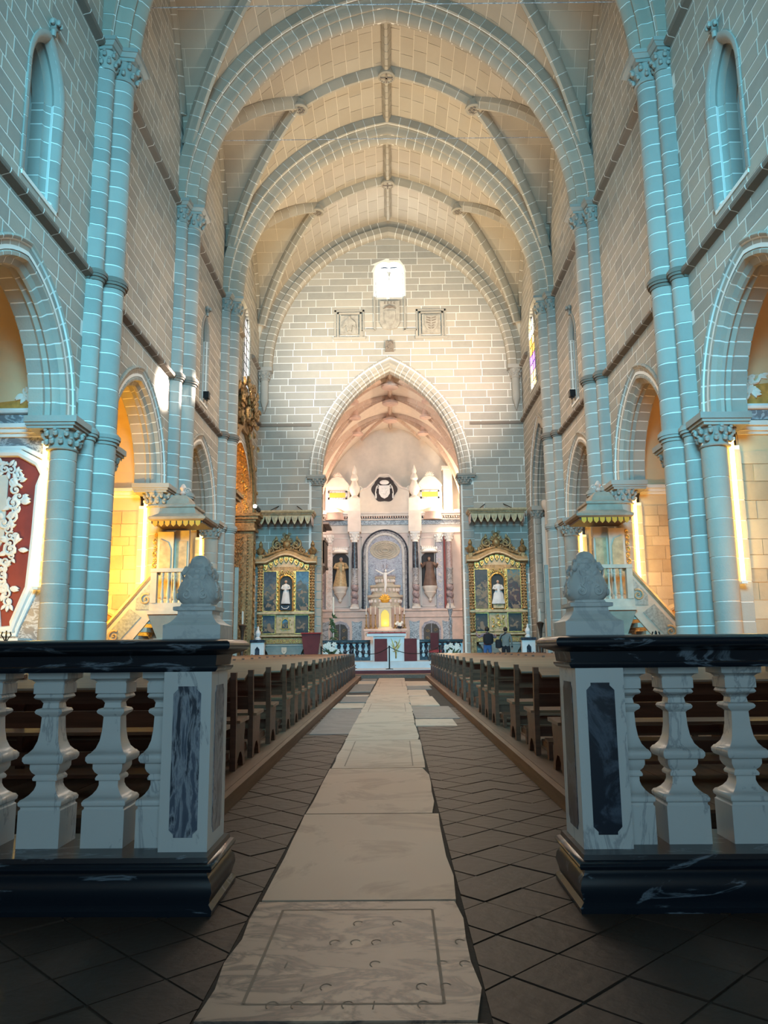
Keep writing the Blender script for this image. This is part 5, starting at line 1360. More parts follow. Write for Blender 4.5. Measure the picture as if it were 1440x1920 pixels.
for side in (-1, 1):
    u0 = GA.c+side*GA.a
    m = MB(FG); a, b = sorted((u0, u0+side*0.6)); m.box(a, b, 0, 6.6, 0, 0.16); a, b = sorted((u0-side*0.02, u0+side*0.1)); m.box(a, b, 0, 7.3, -1.1, 0.1); pl = m.build('pilaster', 'old_gold', e)
    m = MB(FG); a, b = sorted((u0-side*0.14, u0+side*0.7))
    for z, h, x in ((6.6, 0.12, 0.05), (6.72, 0.3, 0.0), (7.02, 0.1, 0.08), (7.12, 0.14, 0.2), (7.26, 0.14, 0.3)): m.box(a-x, b+x, z, z+h, -1.1, 0.22+x)
    m.build('entablature', 'old_gold', e)
    # carved relief on the jamb (faces the nave entrance) and on the front
    m = MB(((-0.5, u0-33.3-side*0.02, 0), (1, 0, 0), (0, 0, 1), (0, -side, 0)))
    m.box(-0.38, 0.38, 0.9, 6.4, 0.0, 0.03)
    for k in range(16):
        z = 1.15+0.33*k
        for q in (-1, 1): m.scroll(q*0.15, z, 0.04, 0.13, 1.3, q, PI/2, w=0.03, n=11); m.leaf(q*0.05, z+0.1, 0.04, PI/2-q*0.8, 0.2, 0.09)
        m.ell((0, z+0.16, 0.05), (0.06, 0.08, 0.05), 7, 4)
    for q in (-0.43, 0.43):
        for k in range(38): m.ell((q, 0.95+0.145*k, 0.04), (0.045, 0.05, 0.04), 6, 4)
    m.build('relief', 'gilt_carving', pl, smooth=True)
    m = MB(FG)
    for k in range(16):
        z = 0.5+0.37*k; m.scroll(u0+side*0.3, z, 0.18, 0.14, 1.3, 1 if k % 2 else -1, 0, w=0.03, n=10)
    m.build('relief', 'gilt_carving', pl, smooth=True)
# carved crown over the arch
m = MB(FG); zt = GA.vs+GA.rise+0.3
rr = random.Random(11)
for k in range(90):
    u = GA.c+rr.gauss(0, 1.0); v = zt+0.75+rr.uniform(-0.75, 1.0)-0.3*abs(u-GA.c)
    if k % 2: m.scroll(u, v, 0.15+rr.uniform(0, 0.45), rr.uniform(0.16, 0.32), 1.3, rr.choice((-1, 1)), rr.uniform(0, 6), n=10)
    else: m.leaf(u, v, 0.15+rr.uniform(0, 0.3), rr.uniform(0, 6.3), rr.uniform(0.3, 0.5), 0.2)
m.prism([(GA.c-1.5, zt-0.5), (GA.c+1.5, zt-0.5), (GA.c+1.0, zt+0.9), (GA.c+0.4, zt+1.6), (GA.c-0.4, zt+1.6), (GA.c-1.0, zt+0.9)], 0, 0.15)
m.build('crown_carving', 'gilt_carving', e, smooth=True)
m = MB(FG)
for side in (-1, 1):
    for k in range(5):
        t = 0.25+0.26*k; u = GA.c+side*((GA.R+0.62)*math.cos(t)-(GA.R-GA.a)); v = GA.vs+(GA.R+0.62)*math.sin(t)
        if abs(u-GA.c) > 0.5: m.ell((u, v, 0.14), (0.14, 0.14, 0.12), 7, 5)
m.build('knobs', 'gilt_carving', e, smooth=True)
# inside: gilded back and end walls with great scrolls
m = MB(FG); m.box(30.5, 36.6, 0, 11.6, -3.1, -3.0); m.box(36.3, 36.4, 0, 11.6, -3.0, -0.2); m.box(30.4, 30.5, 0, 11.6, -3.0, -0.2); m.box(30.5, 36.4, 11.3, 11.4, -3.0, -0.2); m.build('recess', 'orange_field', e)
m = MB(((0, 3.0, 0), (-1, 0, 0), (0, 0, 1), (0, -1, 0)))
for k in range(26): m.scroll(1.1+1.6*rr.random(), 0.8+10*rr.random(), 0.02, rr.uniform(0.2, 0.45), 1.4, rr.choice((-1, 1)), rr.uniform(0, 6), n=14)
m.build('recess_scrollwork', 'gold', e, smooth=True)
light('gilded_altar_lamp', 'POINT', (-W-1.6, 33.2, 8.2), None, 160, (1.0, 0.50, 0.14), radius=0.2)

# ================================================================ pulpits on the second pier of each wall
def pulpit(sx, nm):
    yb = 21.0 + sx*0.1
    e = empty('pulpit', (sx*5.75, yb, 0)); tag(e, 'painted wooden pulpit with canopy, balustrade and stair on the %s wall' % nm, 'pulpit', 'pulpits on the second piers')
    F = ((0, 0, 0), (-sx, 0, 0), (0, 0, 1), (0, -1, 0))    # u: from the wall towards the nave
    # floor and console
    m = MB(F); m.box(-0.75, 0.62, 2.12, 2.22, -1.0, 0.35); m.box(-0.72, 0.58, 2.22, 2.42, -0.95, 0.30); m.build('floor_slab', 'cream_wood', e)
    m = MB(F); m.add([(-0.6, 1.5, -0.8), (0.1, 1.5, -0.8), (0.1, 1.5, -0.1), (-0.6, 1.5, -0.1), (-0.75, 2.12, -0.95), (0.55, 2.12, -0.95), (0.55, 2.12, 0.3), (-0.75, 2.12, 0.3)], [(0, 1, 2, 3), (0, 1, 5, 4), (1, 2, 6, 5), (2, 3, 7, 6), (3, 0, 4, 7)]); m.build('console', 'cream_wood', e)
    m = MB(F)
    for u in (-0.55, 0.0): m.lathe([(0.16, 0), (0.16, 0.15), (0.12, 0.2), (0.11, 1.1), (0.14, 1.15), (0.17, 1.3), (0.15, 1.35), (0.2, 1.5)], (u, 0, -0.25), 10, axis='b')
    m.build('support_post', 'cream_wood', e, smooth=True)
    # parapet of turned balusters
    m = MB(F); m.box(-0.70, 0.60, 3.24, 3.34, 0.16, 0.34); m.box(0.40, 0.60, 3.24, 3.34, -0.9, 0.34); m.build('hand_rail', 'cream_wood', e)
    bm = None
    for k, (u, n_) in enumerate([(-0.62, 0.24), (-0.40, 0.24), (-0.24, 0.24), (-0.08, 0.24), (0.08, 0.24), (0.24, 0.24), (0.40, 0.24)] + [(0.50, 0.05-0.17*j) for j in range(5)]):
        if k == 0: MB(F).box(-0.70, -0.54, 2.42, 3.24, 0.16, 0.32).build('corner_post', 'cream_wood', e); continue
        if bm is None: bm = MB().lathe([(0.05, 0), (0.05, 0.05), (0.03, 0.08), (0.055, 0.2), (0.03, 0.42), (0.028, 0.6), (0.05, 0.66), (0.03, 0.7), (0.05, 0.76), (0.05, 0.82)], (0, 0, 0), 10).build('baluster', 'cream_wood', e, smooth=True, loc=(-sx*u, -n_, 2.42))
        else: inst(bm, 'baluster', e, (-sx*u, -n_, 2.42))
    MB(F).box(0.46, 0.60, 2.42, 3.24, 0.18, 0.32).build('corner_post', 'cream_wood', e)
    # backboard with panels and carved edge
    m = MB(F); m.box(-0.80, -0.35, 2.42, 4.45, -0.62, -0.5); m.box(-0.35, 0.05, 2.42, 4.5, -0.72, -0.62); bb = m.build('backboard', 'cream_wood', e)
    m = MB(F); m.prism([(-0.73, 2.6), (-0.42, 2.6), (-0.42, 3.95), (-0.50, 4.15), (-0.73, 4.25)], -0.5, -0.47); m.prism([(-0.3, 2.6), (0.0, 2.6), (0.0, 4.2), (-0.3, 4.2)], -0.62, -0.6); m.build('panel', 'pale_gold_wood', bb)
    m = MB(F)
    for k in range(9): m.scroll(-0.88, 3.0+0.17*k, -0.55, 0.09-0.004*k, 1.2, 1 if k % 2 else -1, PI/2, w=0.025, n=10)
    m.scroll(-0.98, 2.95, -0.55, 0.18, 1.4, -1, PI/2, w=0.04); m.build('carved_edge', 'gold', bb, smooth=True)
    # sounding board
    m = MB(F); rl = [(4.62, 0.0), (4.66, 0.06), (4.72, 0.08), (4.76, 0.05)]
    lev = [(4.62, -0.75, 0.66, -0.95, 0.38), (4.66, -0.8, 0.74, -1.0, 0.46), (4.72, -0.8, 0.76, -1.0, 0.48), (4.76, -0.72, 0.66, -0.95, 0.38), (4.86, -0.6, 0.42, -0.9, 0.18), (5.02, -0.58, 0.36, -0.9, 0.14), (5.04, -0.62, 0.40, -0.92, 0.18), (5.10, -0.62, 0.40, -0.92, 0.18), (5.16, -0.45, 0.2, -0.85, 0.0), (5.3, -0.4, 0.14, -0.8, -0.06), (5.42, -0.3, 0.05, -0.7, -0.15), (5.45, -0.2, -0.05, -0.6, -0.3)]
    m.add([p for z, a_, b_, c_, d_ in lev for p in ((a_, z, c_), (b_, z, c_), (b_, z, d_), (a_, z, d_))], [(j*4+i, j*4+(i+1) % 4, (j+1)*4+(i+1) % 4, (j+1)*4+i) for j in range(len(lev)-1) for i in range(4)] + [(3, 2, 1, 0), tuple(len(lev)*4-4+i for i in range(4))])
    sb = m.build('sounding_board', 'pulpit_grey', e)
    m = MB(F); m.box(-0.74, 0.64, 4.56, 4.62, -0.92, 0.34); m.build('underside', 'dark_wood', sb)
    m = MB(F)
    for k in range(8):
        u = -0.62+0.165*k; m.prism([(u-0.07, 4.62), (u+0.07, 4.62), (u+0.06, 4.52), (u, 4.46), (u-0.06, 4.52)], 0.36, 0.39)
    m.build('gilt_fringe', 'bright_gold', sb)
    m = MB(F); m.lathe([(0.03, 5.45), (0.09, 5.52), (0.05, 5.6), (0.1, 5.68), (0.03, 5.8)], (-0.12, 0, -0.45), 8, axis='b'); m.scroll(0.0, 5.6, -0.45, 0.09, 1.2, 1, 0); m.build('finial', 'pink_stone', sb, smooth=True)
    # stair with inlaid parapet, running back into the chapel
    def st(d): return [(u, v+d) for u, v in ((-0.70, 2.30), (-0.95, 2.30), (-3.2, -0.30), (-2.6, -0.30))]
    top, bot = (-0.72, 3.20), (-3.4, 0.12)
    m = MB(F)
    P = [(-0.55, 3.22), (-0.66, 3.22), (-3.14, 0.25), (-3.14, 0.0), (-2.35, 0.0), (-0.66, 2.06), (-0.55, 2.06)]
    m.prism(P, 0.12, 0.2); sp = m.build('stair_parapet', 'cream_wood', e)
    m = MB(F); m.tube([(-0.50, 3.24, 0.16), (-0.66, 3.24, 0.16), (-3.18, 0.26, 0.16)], 0.075, 8); m.build('stair_rail', 'pale_gold_wood', sp, smooth=True)
    m = MB(F); m.prism([(-0.62, 3.0), (-0.70, 3.0), (-1.10, 2.53), (-1.10, 2.25), (-0.62, 2.25)], 0.2, 0.215); m.build('inlay_panel', 'inlay_paint', sp)
    m = MB(F); m.prism([(-0.95, 2.06), (-1.26, 2.28), (-2.92, 0.32), (-2.6, 0.2)], 0.2, 0.215); m.build('inlay_panel', 'inlay_paint', sp)
    m = MB(F); m.scroll(-0.84, 2.52, 0.215, 0.16, 1.4, 1, 1, w=0.03); m.scroll(-1.65, 1.55, 0.215, 0.16, 1.4, 1, 1, w=0.03); m.scroll(-2.2, 0.9, 0.215, 0.16, 1.4, -1, 1, w=0.03)
    m.build('inlay_scrolls', 'pale_gold_wood', sp, smooth=True)
    for k in range(10):
        u = -0.60-0.21*k; v = 2.0-0.215*k
        if v < 0.1: break
        MB(F).box(u-0.27, u, v-0.12, v, -0.75, 0.12).build('step', 'cream_wood', e)
    return e
pulpit(-1, 'left'); pulpit(1, 'right')

# ================================================================ decoration of the chapels
def rococo(m, pts, rr, n0, r=(0.10, 0.2), n=22):
    """a ragged ribbon of shell scrolls along a polyline"""
    L_ = [(Vector(b)-Vector(a)).length for a, b in zip(pts, pts[1:])]; T = sum(L_)
    for k in range(n):
        d = T*(k+0.5)/n; i = 0
        while i < len(L_)-1 and d > L_[i]: d -= L_[i]; i += 1
        p = Vector(pts[i]).lerp(Vector(pts[i+1]), min(1, d/L_[i])); q = rr.uniform(*r)
        m.scroll(p.x+rr.uniform(-.05, .05), p.y, n0, q, 1.3, rr.choice((-1, 1)), rr.uniform(0, 6), w=q*0.26, n=13)
        for j in range(3):
            a_ = rr.uniform(0, 6.3); m.leaf(p.x+0.6*q*math.cos(a_), p.y+0.6*q*math.sin(a_), n0, a_, q*1.5, q*0.7)
# left nearest chapel: altar wall with red field, white stucco frame and grey marble
yE = BAYC[1]+2.45
def FE(sx, y): p = shear((sx*W, y, 0)); return p
bx_, by_, bz_ = FE(-1, yE)
e = empty('stucco_altarpiece', (bx_-1.62, by_-0.08, 0)); tag(e, 'white rococo stucco altarpiece with red field, in the nearest left chapel', 'altarpiece')
m = MB(F0); m.box(-1.5, 1.30, 0, 5.85, 0, 0.05); m.build('marble_wall', 'grey_marble', e)
fldp = [(-1.12, 4.95), (-0.6, 5.2), (0.6, 5.2), (1.0, 4.98), (1.13, 4.75), (1.05, 4.5), (1.03, 3.5), (0.98, 2.45), (0.85, 2.1), (0.72, 1.75), (0.70, 1.62), (0.42, 1.62), (0.36, 1.95), (0.15, 2.3), (-0.2, 2.45), (-1.12, 2.45)]
MB(F0).prism(fldp, 0.04, 0.07).build('red_panel', 'red_field', e)
m = MB(F0); m.tube([(u, v, 0.09) for u, v in fldp+fldp[:2]], 0.085, 8); m.build('stucco_frame', 'stucco_white', e, smooth=True)
m = MB(F0); m.tube([(u*1.1+0.0, v+(0.12 if v > 3 else -0.1), 0.06) for u, v in fldp+fldp[:2]], 0.05, 8); m.build('stucco_border', 'stucco_white', e, smooth=True)
rr = random.Random(5); m = MB(F0)
MB(F0).prism([(-0.9, 4.7), (0.40, 4.75), (0.40, 3.4), (0.1, 2.85), (-0.9, 2.7)], 0.07, 0.10).build('stucco_panel', 'stucco', e)
rococo(m, [(0.0, 4.95, 0), (0.50, 4.85, 0), (0.66, 4.3, 0), (0.42, 3.7, 0), (0.62, 3.2, 0), (0.36, 2.75, 0), (0.56, 2.35, 0), (0.60, 2.1, 0)], rr, 0.1, r=(0.08, 0.16), n=24)
m.build('stucco_scrollwork', 'stucco_white', e, smooth=True)
m = MB(F0)
for z, p in ((5.55, 0.1), (5.63, 0.16), (5.72, 0.22)): m.box(-1.5, 1.42, z, z+0.09, 0, p)
m.build('cornice', 'stucco_white', e)
MB(F0).box(-1.5, 0.98, 1.0, 1.36, 0.02, 0.5).build('altar_front', 'orange_field', e)
m = MB(F0); m.box(-1.5, 1.05, 1.36, 1.44, 0.0, 0.56); m.box(0.95, 1.05, 0.9, 1.4, 0.02, 0.54); m.build('altar_frame', 'stucco_white', e)
def tympanum(sx, yE, nm, white=True):
    bx_, by_, _ = FE(sx, yE)
    e = empty('stucco_lunette', (bx_+sx*1.6, by_-0.03, 5.85)); tag(e, 'white stucco scrollwork on gold lunette over the cornice, nearest %s chapel' % nm, 'stucco relief', 'stucco lunettes of the nearest chapels')
    P = [(-1.1, 0.25), (-0.9, 1.1), (-0.5, 1.75), (0, 2.05), (0.5, 1.75), (0.9, 1.1), (1.1, 0.25)]
    P = [(u, v*1.12) for u, v in P]
    MB(F0).prism(P[::-1], 0, 0.04).build('gold_field', 'orange_field', e)
    m = MB(F0); m.tube([(u, v, 0.06) for u, v in P+P[:1]], 0.07, 8); m.build('frame', 'stucco_white', e, smooth=True)
    m = MB(F0); rr = random.Random(9)
    rococo(m, [(-0.75, 0.5, 0), (-0.5, 0.95, 0), (-0.55, 1.35, 0), (0.0, 1.7, 0), (0.55, 1.35, 0), (0.5, 0.95, 0), (0.75, 0.5, 0)], rr, 0.05, n=30)
    m.build('scrollwork', 'stucco', e, smooth=True)
    MB(F0).box(-1.2, 1.2, 0.0, 0.2, 0, 0.06).build('marble_band', 'grey_marble', e)
tympanum(-1, yE, 'left'); tympanum(1, yE, 'right')
# small gilded niches at the foot of the middle chapels
for sx, nm in ((-1, 'left'), (1, 'right')):
    bx_, by_, _ = FE(sx, BAYC[2]+2.45)
    e = empty('gilded_niche', (bx_+sx*1.55, by_-0.04, 0)); tag(e, 'small arched gilded niche low on the wall of the middle %s chapel' % nm, 'niche', 'gilded niches in the middle chapels')
    o = Arch(0, 0.42, 0, 1.85, 0.44); P = [(-0.42, 0)] + [(p[0], p[1]) for p in pointed_path(o, 8)[0]] + [(p[0], p[1]) for p in pointed_path(o, 8)[1]][1:] + [(0.42, 0)]
    MB(F0).prism(P[::-1], 0, 0.03).build('recess', 'orange_field', e)
    m = MB(F0); m.tube([(u, v, 0.04) for u, v in P], 0.09, 8); m.build('stone_arch', 'plaster_warm', e, smooth=True)
    m = MB(F0); rr = random.Random(2)
    for k in range(16): m.scroll(rr.uniform(-0.3, 0.3), rr.uniform(0.9, 2.1), 0.04, rr.uniform(0.06, 0.12), 1.2, rr.choice((-1, 1)), rr.uniform(0, 6), n=9)
    m.build('carving', 'bright_gold', e, smooth=True)
    light('niche_lamp', 'POINT', (bx_+sx*1.55, by_-0.5, 1.0), None, 5, (1.0, 0.4, 0.08), radius=0.05)
# iron candle stands in the nearest chapels and before the stairs
for i, (x, y, h, lb) in enumerate(((-6.75, 13.6, 1.55, 'black iron cross stand in front of the nearest left chapel altar'), (-5.9, 16.9, 1.42, 'black iron lily stand at the foot of the left pulpit stair'), (5.66, 16.9, 1.5, 'black iron lily stand at the foot of the right pulpit stair'), (6.55, 12.9, 1.6, 'black iron branch stand at the right frame edge beyond the balustrade'))):
    e = empty('iron_stand', (x, y, 0)); tag(e, lb, 'candle stand', 'iron stands in the side bays')
    MB().lathe([(0.16, 0), (0.16, 0.03), (0.03, 0.06), (0.02, h-0.25), (0.04, h-0.23), (0.015, h-0.2), (0.012, h)], (0, 0, 0), 10).build('stem', 'black_iron', e)
    m = MB()
    for k in range(6):
        a_ = k*PI/3; m.tube([(0, 0, h-0.22), (0.05*math.cos(a_), 0.05*math.sin(a_), h-0.12), (0.09*math.cos(a_), 0.09*math.sin(a_), h-0.08), (0.07*math.cos(a_), 0.07*math.sin(a_), h-0.02)], 0.009, 5)
    m.build('branches', 'black_iron', e)
# ================================================================ chancel: high altar retable
XR, YR = -0.42, 47.9
e = empty('high_altarpiece', (XR, YR, CZ)); tag(e, 'tall pink and white marble high altarpiece with columns filling the chancel end', 'altarpiece')
FRT = ((0, 0, -CZ), (1, 0, 0), (0, 0, 1), (0, -1, 0))       # v is world height
R_ = lambda: MB(FRT)
m = R_(); m.box(-4.1, 4.75, CZ, 9.7, 0, 0.12); bk = m.build('back_wall', 'retable_pink', e)
m = R_(); m.box(-4.1, 4.75, CZ, 3.0, 0, 0.5); m.box(-4.1, 4.75, 3.0, 3.1, 0, 0.62); m.box(-4.1, 4.75, 3.1, 3.38, 0, 0.52); m.box(-4.1, 4.75, 3.38, 3.5, 0, 0.66); m.build('podium', 'pink_stone', e)
for u in (-3.75, -1.75, 1.75, 3.75):
    m = R_(); m.prism([(u-0.32, 1.4), (u+0.32, 1.4), (u+0.26, 2.1), (u+0.32, 2.8), (u+0.1, 2.72), (u-0.1, 2.72), (u-0.32, 2.8), (u-0.26, 2.1)], 0.5, 0.53); m.build('podium_panel', 'grey_marble', e)
# doors in the podium
for u in (-2.77, 2.77):
    m = R_(); m.prism([(u-0.58, CZ), (u+0.58, CZ), (u+0.58, 2.4), (u+0.4, 2.68), (u, 2.8), (u-0.4, 2.68), (u-0.58, 2.4)], 0.5, 0.55); d = m.build('door_frame', 'mauve_marble', e)
    for s in (-1, 1): m = R_(); m.prism([(u+s*0.02, CZ), (u+s*0.47, CZ), (u+s*0.47, 2.3), (u+s*0.3, 2.55), (u+s*0.02, 2.62)][::s], 0.55, 0.58); m.build('door_leaf', 'dark_wood', d)
    m = R_()
    for s in (-1, 1):
        for k in range(3): m.scroll(u+s*0.24, 1.3+0.45*k, 0.585, 0.12, 1.3, s, 0, w=0.02, n=10)
    m.build('door_carving', 'old_gold', d, smooth=True)
# central niche
o = Arch(0, 1.14, 3.5, 7.0, 1.16); oo = Arch(0, 1.33, 3.5, 7.0, 1.35)
def outline(o, n=12): return [(o.c-o.a, o.v0)] + [(p[0], p[1]) for p in pointed_path(o, n)[0]] + [(p[0], p[1]) for p in pointed_path(o, n)[1]][1:] + [(o.c+o.a, o.v0)]
R_().prism(outline(o), 0.1, 0.14).build('niche_back', 'mauve_marble', e)
for nm_, d_, r_, mm in (('niche_moulding', 0.0, 0.09, 'white_marble'), ('niche_moulding', 0.14, 0.07, 'grey_marble'), ('niche_moulding', 0.24, 0.06, 'dark_inlay')):
    q = Arch(0, 1.14+d_, 3.5, 7.0, 1.16+d_); m = R_(); m.tube([(a, b, 0.2) for a, b in outline(q)], r_, 8); m.build(nm_, mm, e, smooth=True)
# shell half-dome with ribs
m = R_()
for j in range(5):
    r = 0.92-0.17*j; v = 7.15; P = [(r*math.cos(t), v-0.25*0+0.62*r*math.sin(t), 0.16+0.03*j) for t in [2*PI*i/20 for i in range(21)]]; m.tube(P, 0.03, 6)
    for i in range(14): t = PI*(i+0.5)/14; m.ell(((r-0.08)*math.cos(t), v+0.62*(r-0.08)*math.sin(t), 0.17+0.03*j), (0.045, 0.035, 0.03), 6, 4)
m.prism([(0.92*math.cos(t), 7.15+0.57*math.sin(t)) for t in [2*PI*i/20 for i in range(20)]], 0.13, 0.155); m.build('shell_dome', 'cream_wood', e, smooth=True)
m = R_()
for i in range(13): t = PI*i/12; m.box(1.03*math.cos(t)-0.06, 1.03*math.cos(t)+0.06, 7.0+1.03*math.sin(t)-0.06, 7.0+1.03*math.sin(t)+0.06, 0.14, 0.19)
m.build('coffers', 'mauve_marble', e)
# sunk panels framed on the wall fields
for u0, u1, v0, v1 in ((-1.5, 1.5, 9.6, 9.62), (-3.3, -2.2, 7.35, 7.95), (2.2, 3.1, 7.35, 7.95), (-3.36, -2.2, 3.65, 7.2), (2.2, 3.1, 3.65, 7.2), (-1.5, -1.42, 3.6, 8.0), (1.42, 1.5, 3.6, 8.0)):
    m = R_()
    for a, b, c, d in ((u0, u1, v1-0.05, v1), (u0, u1, v0, v0+0.05), (u0, u0+0.05, v0, v1), (u1-0.05, u1, v0, v1)): m.box(a, b, c, d, 0.1, 0.17)
    m.build('panel_moulding', 'pale_stone', e)
# columns
def column(u, nn=0.55, twist=True, dark='dark_inlay'):
    m = R_(); m.box(u-0.27, u+0.27, 3.5, 3.62, nn-0.27, nn+0.27); m.lathe([(0.25, 3.62), (0.25, 3.7), (0.2, 3.75), (0.22, 3.8), (0.18, 3.84)], (u, 0, nn), 14, axis='b'); b_ = m.build('column', 'pale_stone', e, smooth=True)
    m = R_(); P = [(u+0.06*math.cos(k*0.75), 3.84+1.15*k/22, nn+0.06*math.sin(k*0.75)) for k in range(23)]; m.tube(P, [0.17+0.035*math.sin(k*0.75*1.0) for k in range(23)], 12); m.build('twisted_shaft', 'mauve_marble' if twist else 'pink_marble', b_, smooth=True)
    m = R_(); m.lathe([(0.22, 4.98), (0.22, 5.06), (0.19, 5.1), (0.19, 5.85), (0.22, 5.9), (0.22, 5.98)], (u, 0, nn), 14, axis='b'); m.build('collar', 'grey_marble', b_, smooth=True)
    m = R_(); m.lathe([(0.185, 5.98), (0.19, 6.6), (0.165, 7.6)], (u, 0, nn), 16, axis='b'); m.build('upper_shaft', dark, b_, smooth=True)
    m = R_(); foliage_capital(m, u, 7.6, 8.12, nn, 0.17, 0.28, 8); m.box(u-0.31, u+0.31, 8.12, 8.22, nn-0.31, nn+0.31); m.build('capital', 'stucco_white', b_, smooth=True)
column(-1.87); column(1.87); column(3.95, 0.5, True, 'mauve_marble')
for u, mm in ((-3.95, 'mauve_marble'), (-3.45, 'pink_marble'), (3.35, 'mauve_marble')):
    m = R_(); m.box(u-0.2, u+0.2, 3.5, 7.6, 0.1, 0.3); pl = m.build('pilaster', mm, e); m = R_()
    for k in range(8): m.scroll(u, 3.8+0.45*k, 0.3, 0.12, 1.2, 1 if k % 2 else -1, 0, w=0.025, n=9)
    m.build('pilaster_carving', 'pale_stone', pl, smooth=True); m = R_(); foliage_capital(m, u, 7.6, 8.12, 0.25, 0.17, 0.28, 8); m.build('capital', 'stucco_white', pl, smooth=True)
for u in (-4.2, 3.68): R_().box(u-0.06, u+0.06, 3.5, 8.0, 0.1, 0.36).build('red_strip', 'red_field', e)
# saint statues on brackets with little canopies
for u, nm_, ro, arms in ((-2.77, 'left', 'robe_gold', 'hold'), (2.75, 'right', 'robe_brown', 'up')):
    m = R_(); q = Arch(u, 0.56, 4.9, 6.45, 0.56); m.prism(outline(q, 6), 0.1, 0.14); m.build('statue_niche', 'niche_dark', e)
    m = R_(); m.lathe([(0.06, 3.95), (0.12, 4.05), (0.09, 4.12), (0.22, 4.3), (0.38, 4.5), (0.34, 4.55), (0.42, 4.72), (0.46, 4.8), (0.46, 4.88)], (u, 0, 0.42), 14, axis='b'); m.build('bracket', 'pale_stone', e, smooth=True)
    m = R_(); m.lathe([(0.5, 6.95), (0.52, 7.02), (0.46, 7.08), (0.34, 7.15)], (u, 0, 0.35), 14, axis='b')
    for k in range(8): m.leaf(u-0.42+0.12*k, 7.1, 0.5, PI/2, 0.22, 0.12)
    m.build('statue_canopy', 'stucco_white', e, smooth=True)
    s_ = empty('saint_statue', (XR+u, YR-0.42, 4.9)); tag(s_, 'painted saint statue on a bracket, %s side of the high altarpiece' % nm_, 'statue', 'saints on the high altarpiece')
    a, b, c = MB(F0), MB(F0), MB(F0); statue(a, b, c, 1.8, 0.40, arms, lean=0.06 if u < 0 else -0.04); a.build('robe', ro, s_, smooth=True); b.build('face_and_hands', 'skin', s_, smooth=True); c.build('hood', 'robe_brown' if u > 0 else 'robe_white', s_, smooth=True)
    if u < 0:
        m = MB(F0); m.ell((0.2, 1.05, 0.32), (0.09, 0.2, 0.09), 8, 6); m.ell((0.2, 1.3, 0.32), (0.07, 0.08, 0.07), 8, 5); m.build('held_child', 'robe_gold', s_, smooth=True)
# entablature with dentils and breaks over the columns
m = R_(); m.box(-4.1, 4.75, 8.22, 8.72, 0, 0.2); m.build('frieze', 'pale_stone', e)
m = R_(); m.box(-4.1, 4.75, 8.72, 9.0, 0, 0.34); m.build('marble_frieze', 'grey_marble', e)
m = R_(); m.box(-4.1, 4.75, 9.0, 9.08, 0, 0.5); m.box(-4.1, 4.75, 9.22, 9.36, 0, 0.66); m.box(-4.1, 4.75, 9.36, 9.44, 0, 0.78); m.build('cornice', 'pale_stone', e)
for u in (-1.87, 1.87): R_().box(u-0.4, u+0.4, 8.22, 9.52, 0.2, 0.92).build('cornice_break', 'pale_stone', e)
for u in (-3.1, 3.0):
    m = R_(); m.lathe([(0.62, 9.0), (0.66, 9.36), (0.72, 9.44), (0.4, 9.72), (0.1, 9.82)], (u, 0, 0.3), 16, axis='b'); m.build('bowed_cornice', 'pink_stone', e, smooth=True)
m = R_()
for k in range(60): u = -4.0+8.6*k/59; m.box(u-0.04, u+0.04, 9.1, 9.22, 0.3, 0.6)
m.build('dentils', 'pink_stone', e, kind='stuff')
# attic with gable, coat of arms, urns and side pediments
m = R_(); m.prism([(-1.55, 9.44), (1.55, 9.44), (1.55, 10.95), (1.1, 11.05), (0.55, 11.6), (0.3, 11.9), (-0.3, 11.9), (-0.55, 11.6), (-1.1, 11.05), (-1.55, 10.95)], 0, 0.25); m.build('gable', 'pale_plaster', e)
m = R_(); m.tube([(-1.6, 10.95, 0.28), (-1.1, 11.08, 0.28), (-0.55, 11.62, 0.28), (-0.3, 11.92, 0.28), (0.3, 11.92, 0.28), (0.55, 11.62, 0.28), (1.1, 11.08, 0.28), (1.6, 10.95, 0.28)], 0.08, 8); m.build('gable_moulding', 'pale_stone', e, smooth=True)
ca_ = [(0.78*math.cos(t)*(1+0.07*math.cos(6*t)), 10.98+0.8*math.sin(t)*(1+0.07*math.cos(6*t))) for t in [2*PI*i/36 for i in range(36)]]
R_().prism(ca_, 0.25, 0.3).build('arms_ground', 'niche_dark', e)
m = R_(); m.prism(shield_poly(0, 10.8, 0.34, 0.42), 0.3, 0.38); m.ell((0, 11.42, 0.33), (0.3, 0.16, 0.08), 10, 6)
for s in (-1, 1):
    m.scroll(s*0.42, 11.15, 0.33, 0.14, 1.3, s, PI/2, w=0.03, n=12); m.tube([(s*0.5, 11.1, 0.34), (s*0.56, 10.75, 0.34), (s*0.5, 10.5, 0.34)], 0.03, 6)
    for k in range(3): m.leaf(s*0.56, 10.75-0.1*k, 0.33, -PI/2-s*0.3, 0.18, 0.1)
for k in range(8): m.ell((0.16*math.cos(k*PI/4), 10.82+0.2*math.sin(k*PI/4), 0.39), (0.06, 0.06, 0.03), 6, 4)
m.build('coat_of_arms', 'stucco_white', e, smooth=True)
for u in (-1.87, 1.87):
    m = R_(); m.box(u-0.36, u+0.36, 9.52, 10.35, 0.1, 0.7); m.lathe([(0.34, 10.35), (0.3, 10.45), (0.16, 10.55), (0.3, 10.8), (0.34, 11.05), (0.22, 11.3), (0.16, 11.5), (0.24, 11.62), (0.2, 11.8), (0.12, 11.95), (0.16, 12.1), (0.03, 12.5)], (u, 0, 0.4), 14, axis='b')
    for s in (-1, 1): m.scroll(u+s*0.32, 11.0, 0.4, 0.16, 1.3, -s, PI/2, w=0.04, n=12)
    m.build('urn', 'stucco', e, smooth=True)
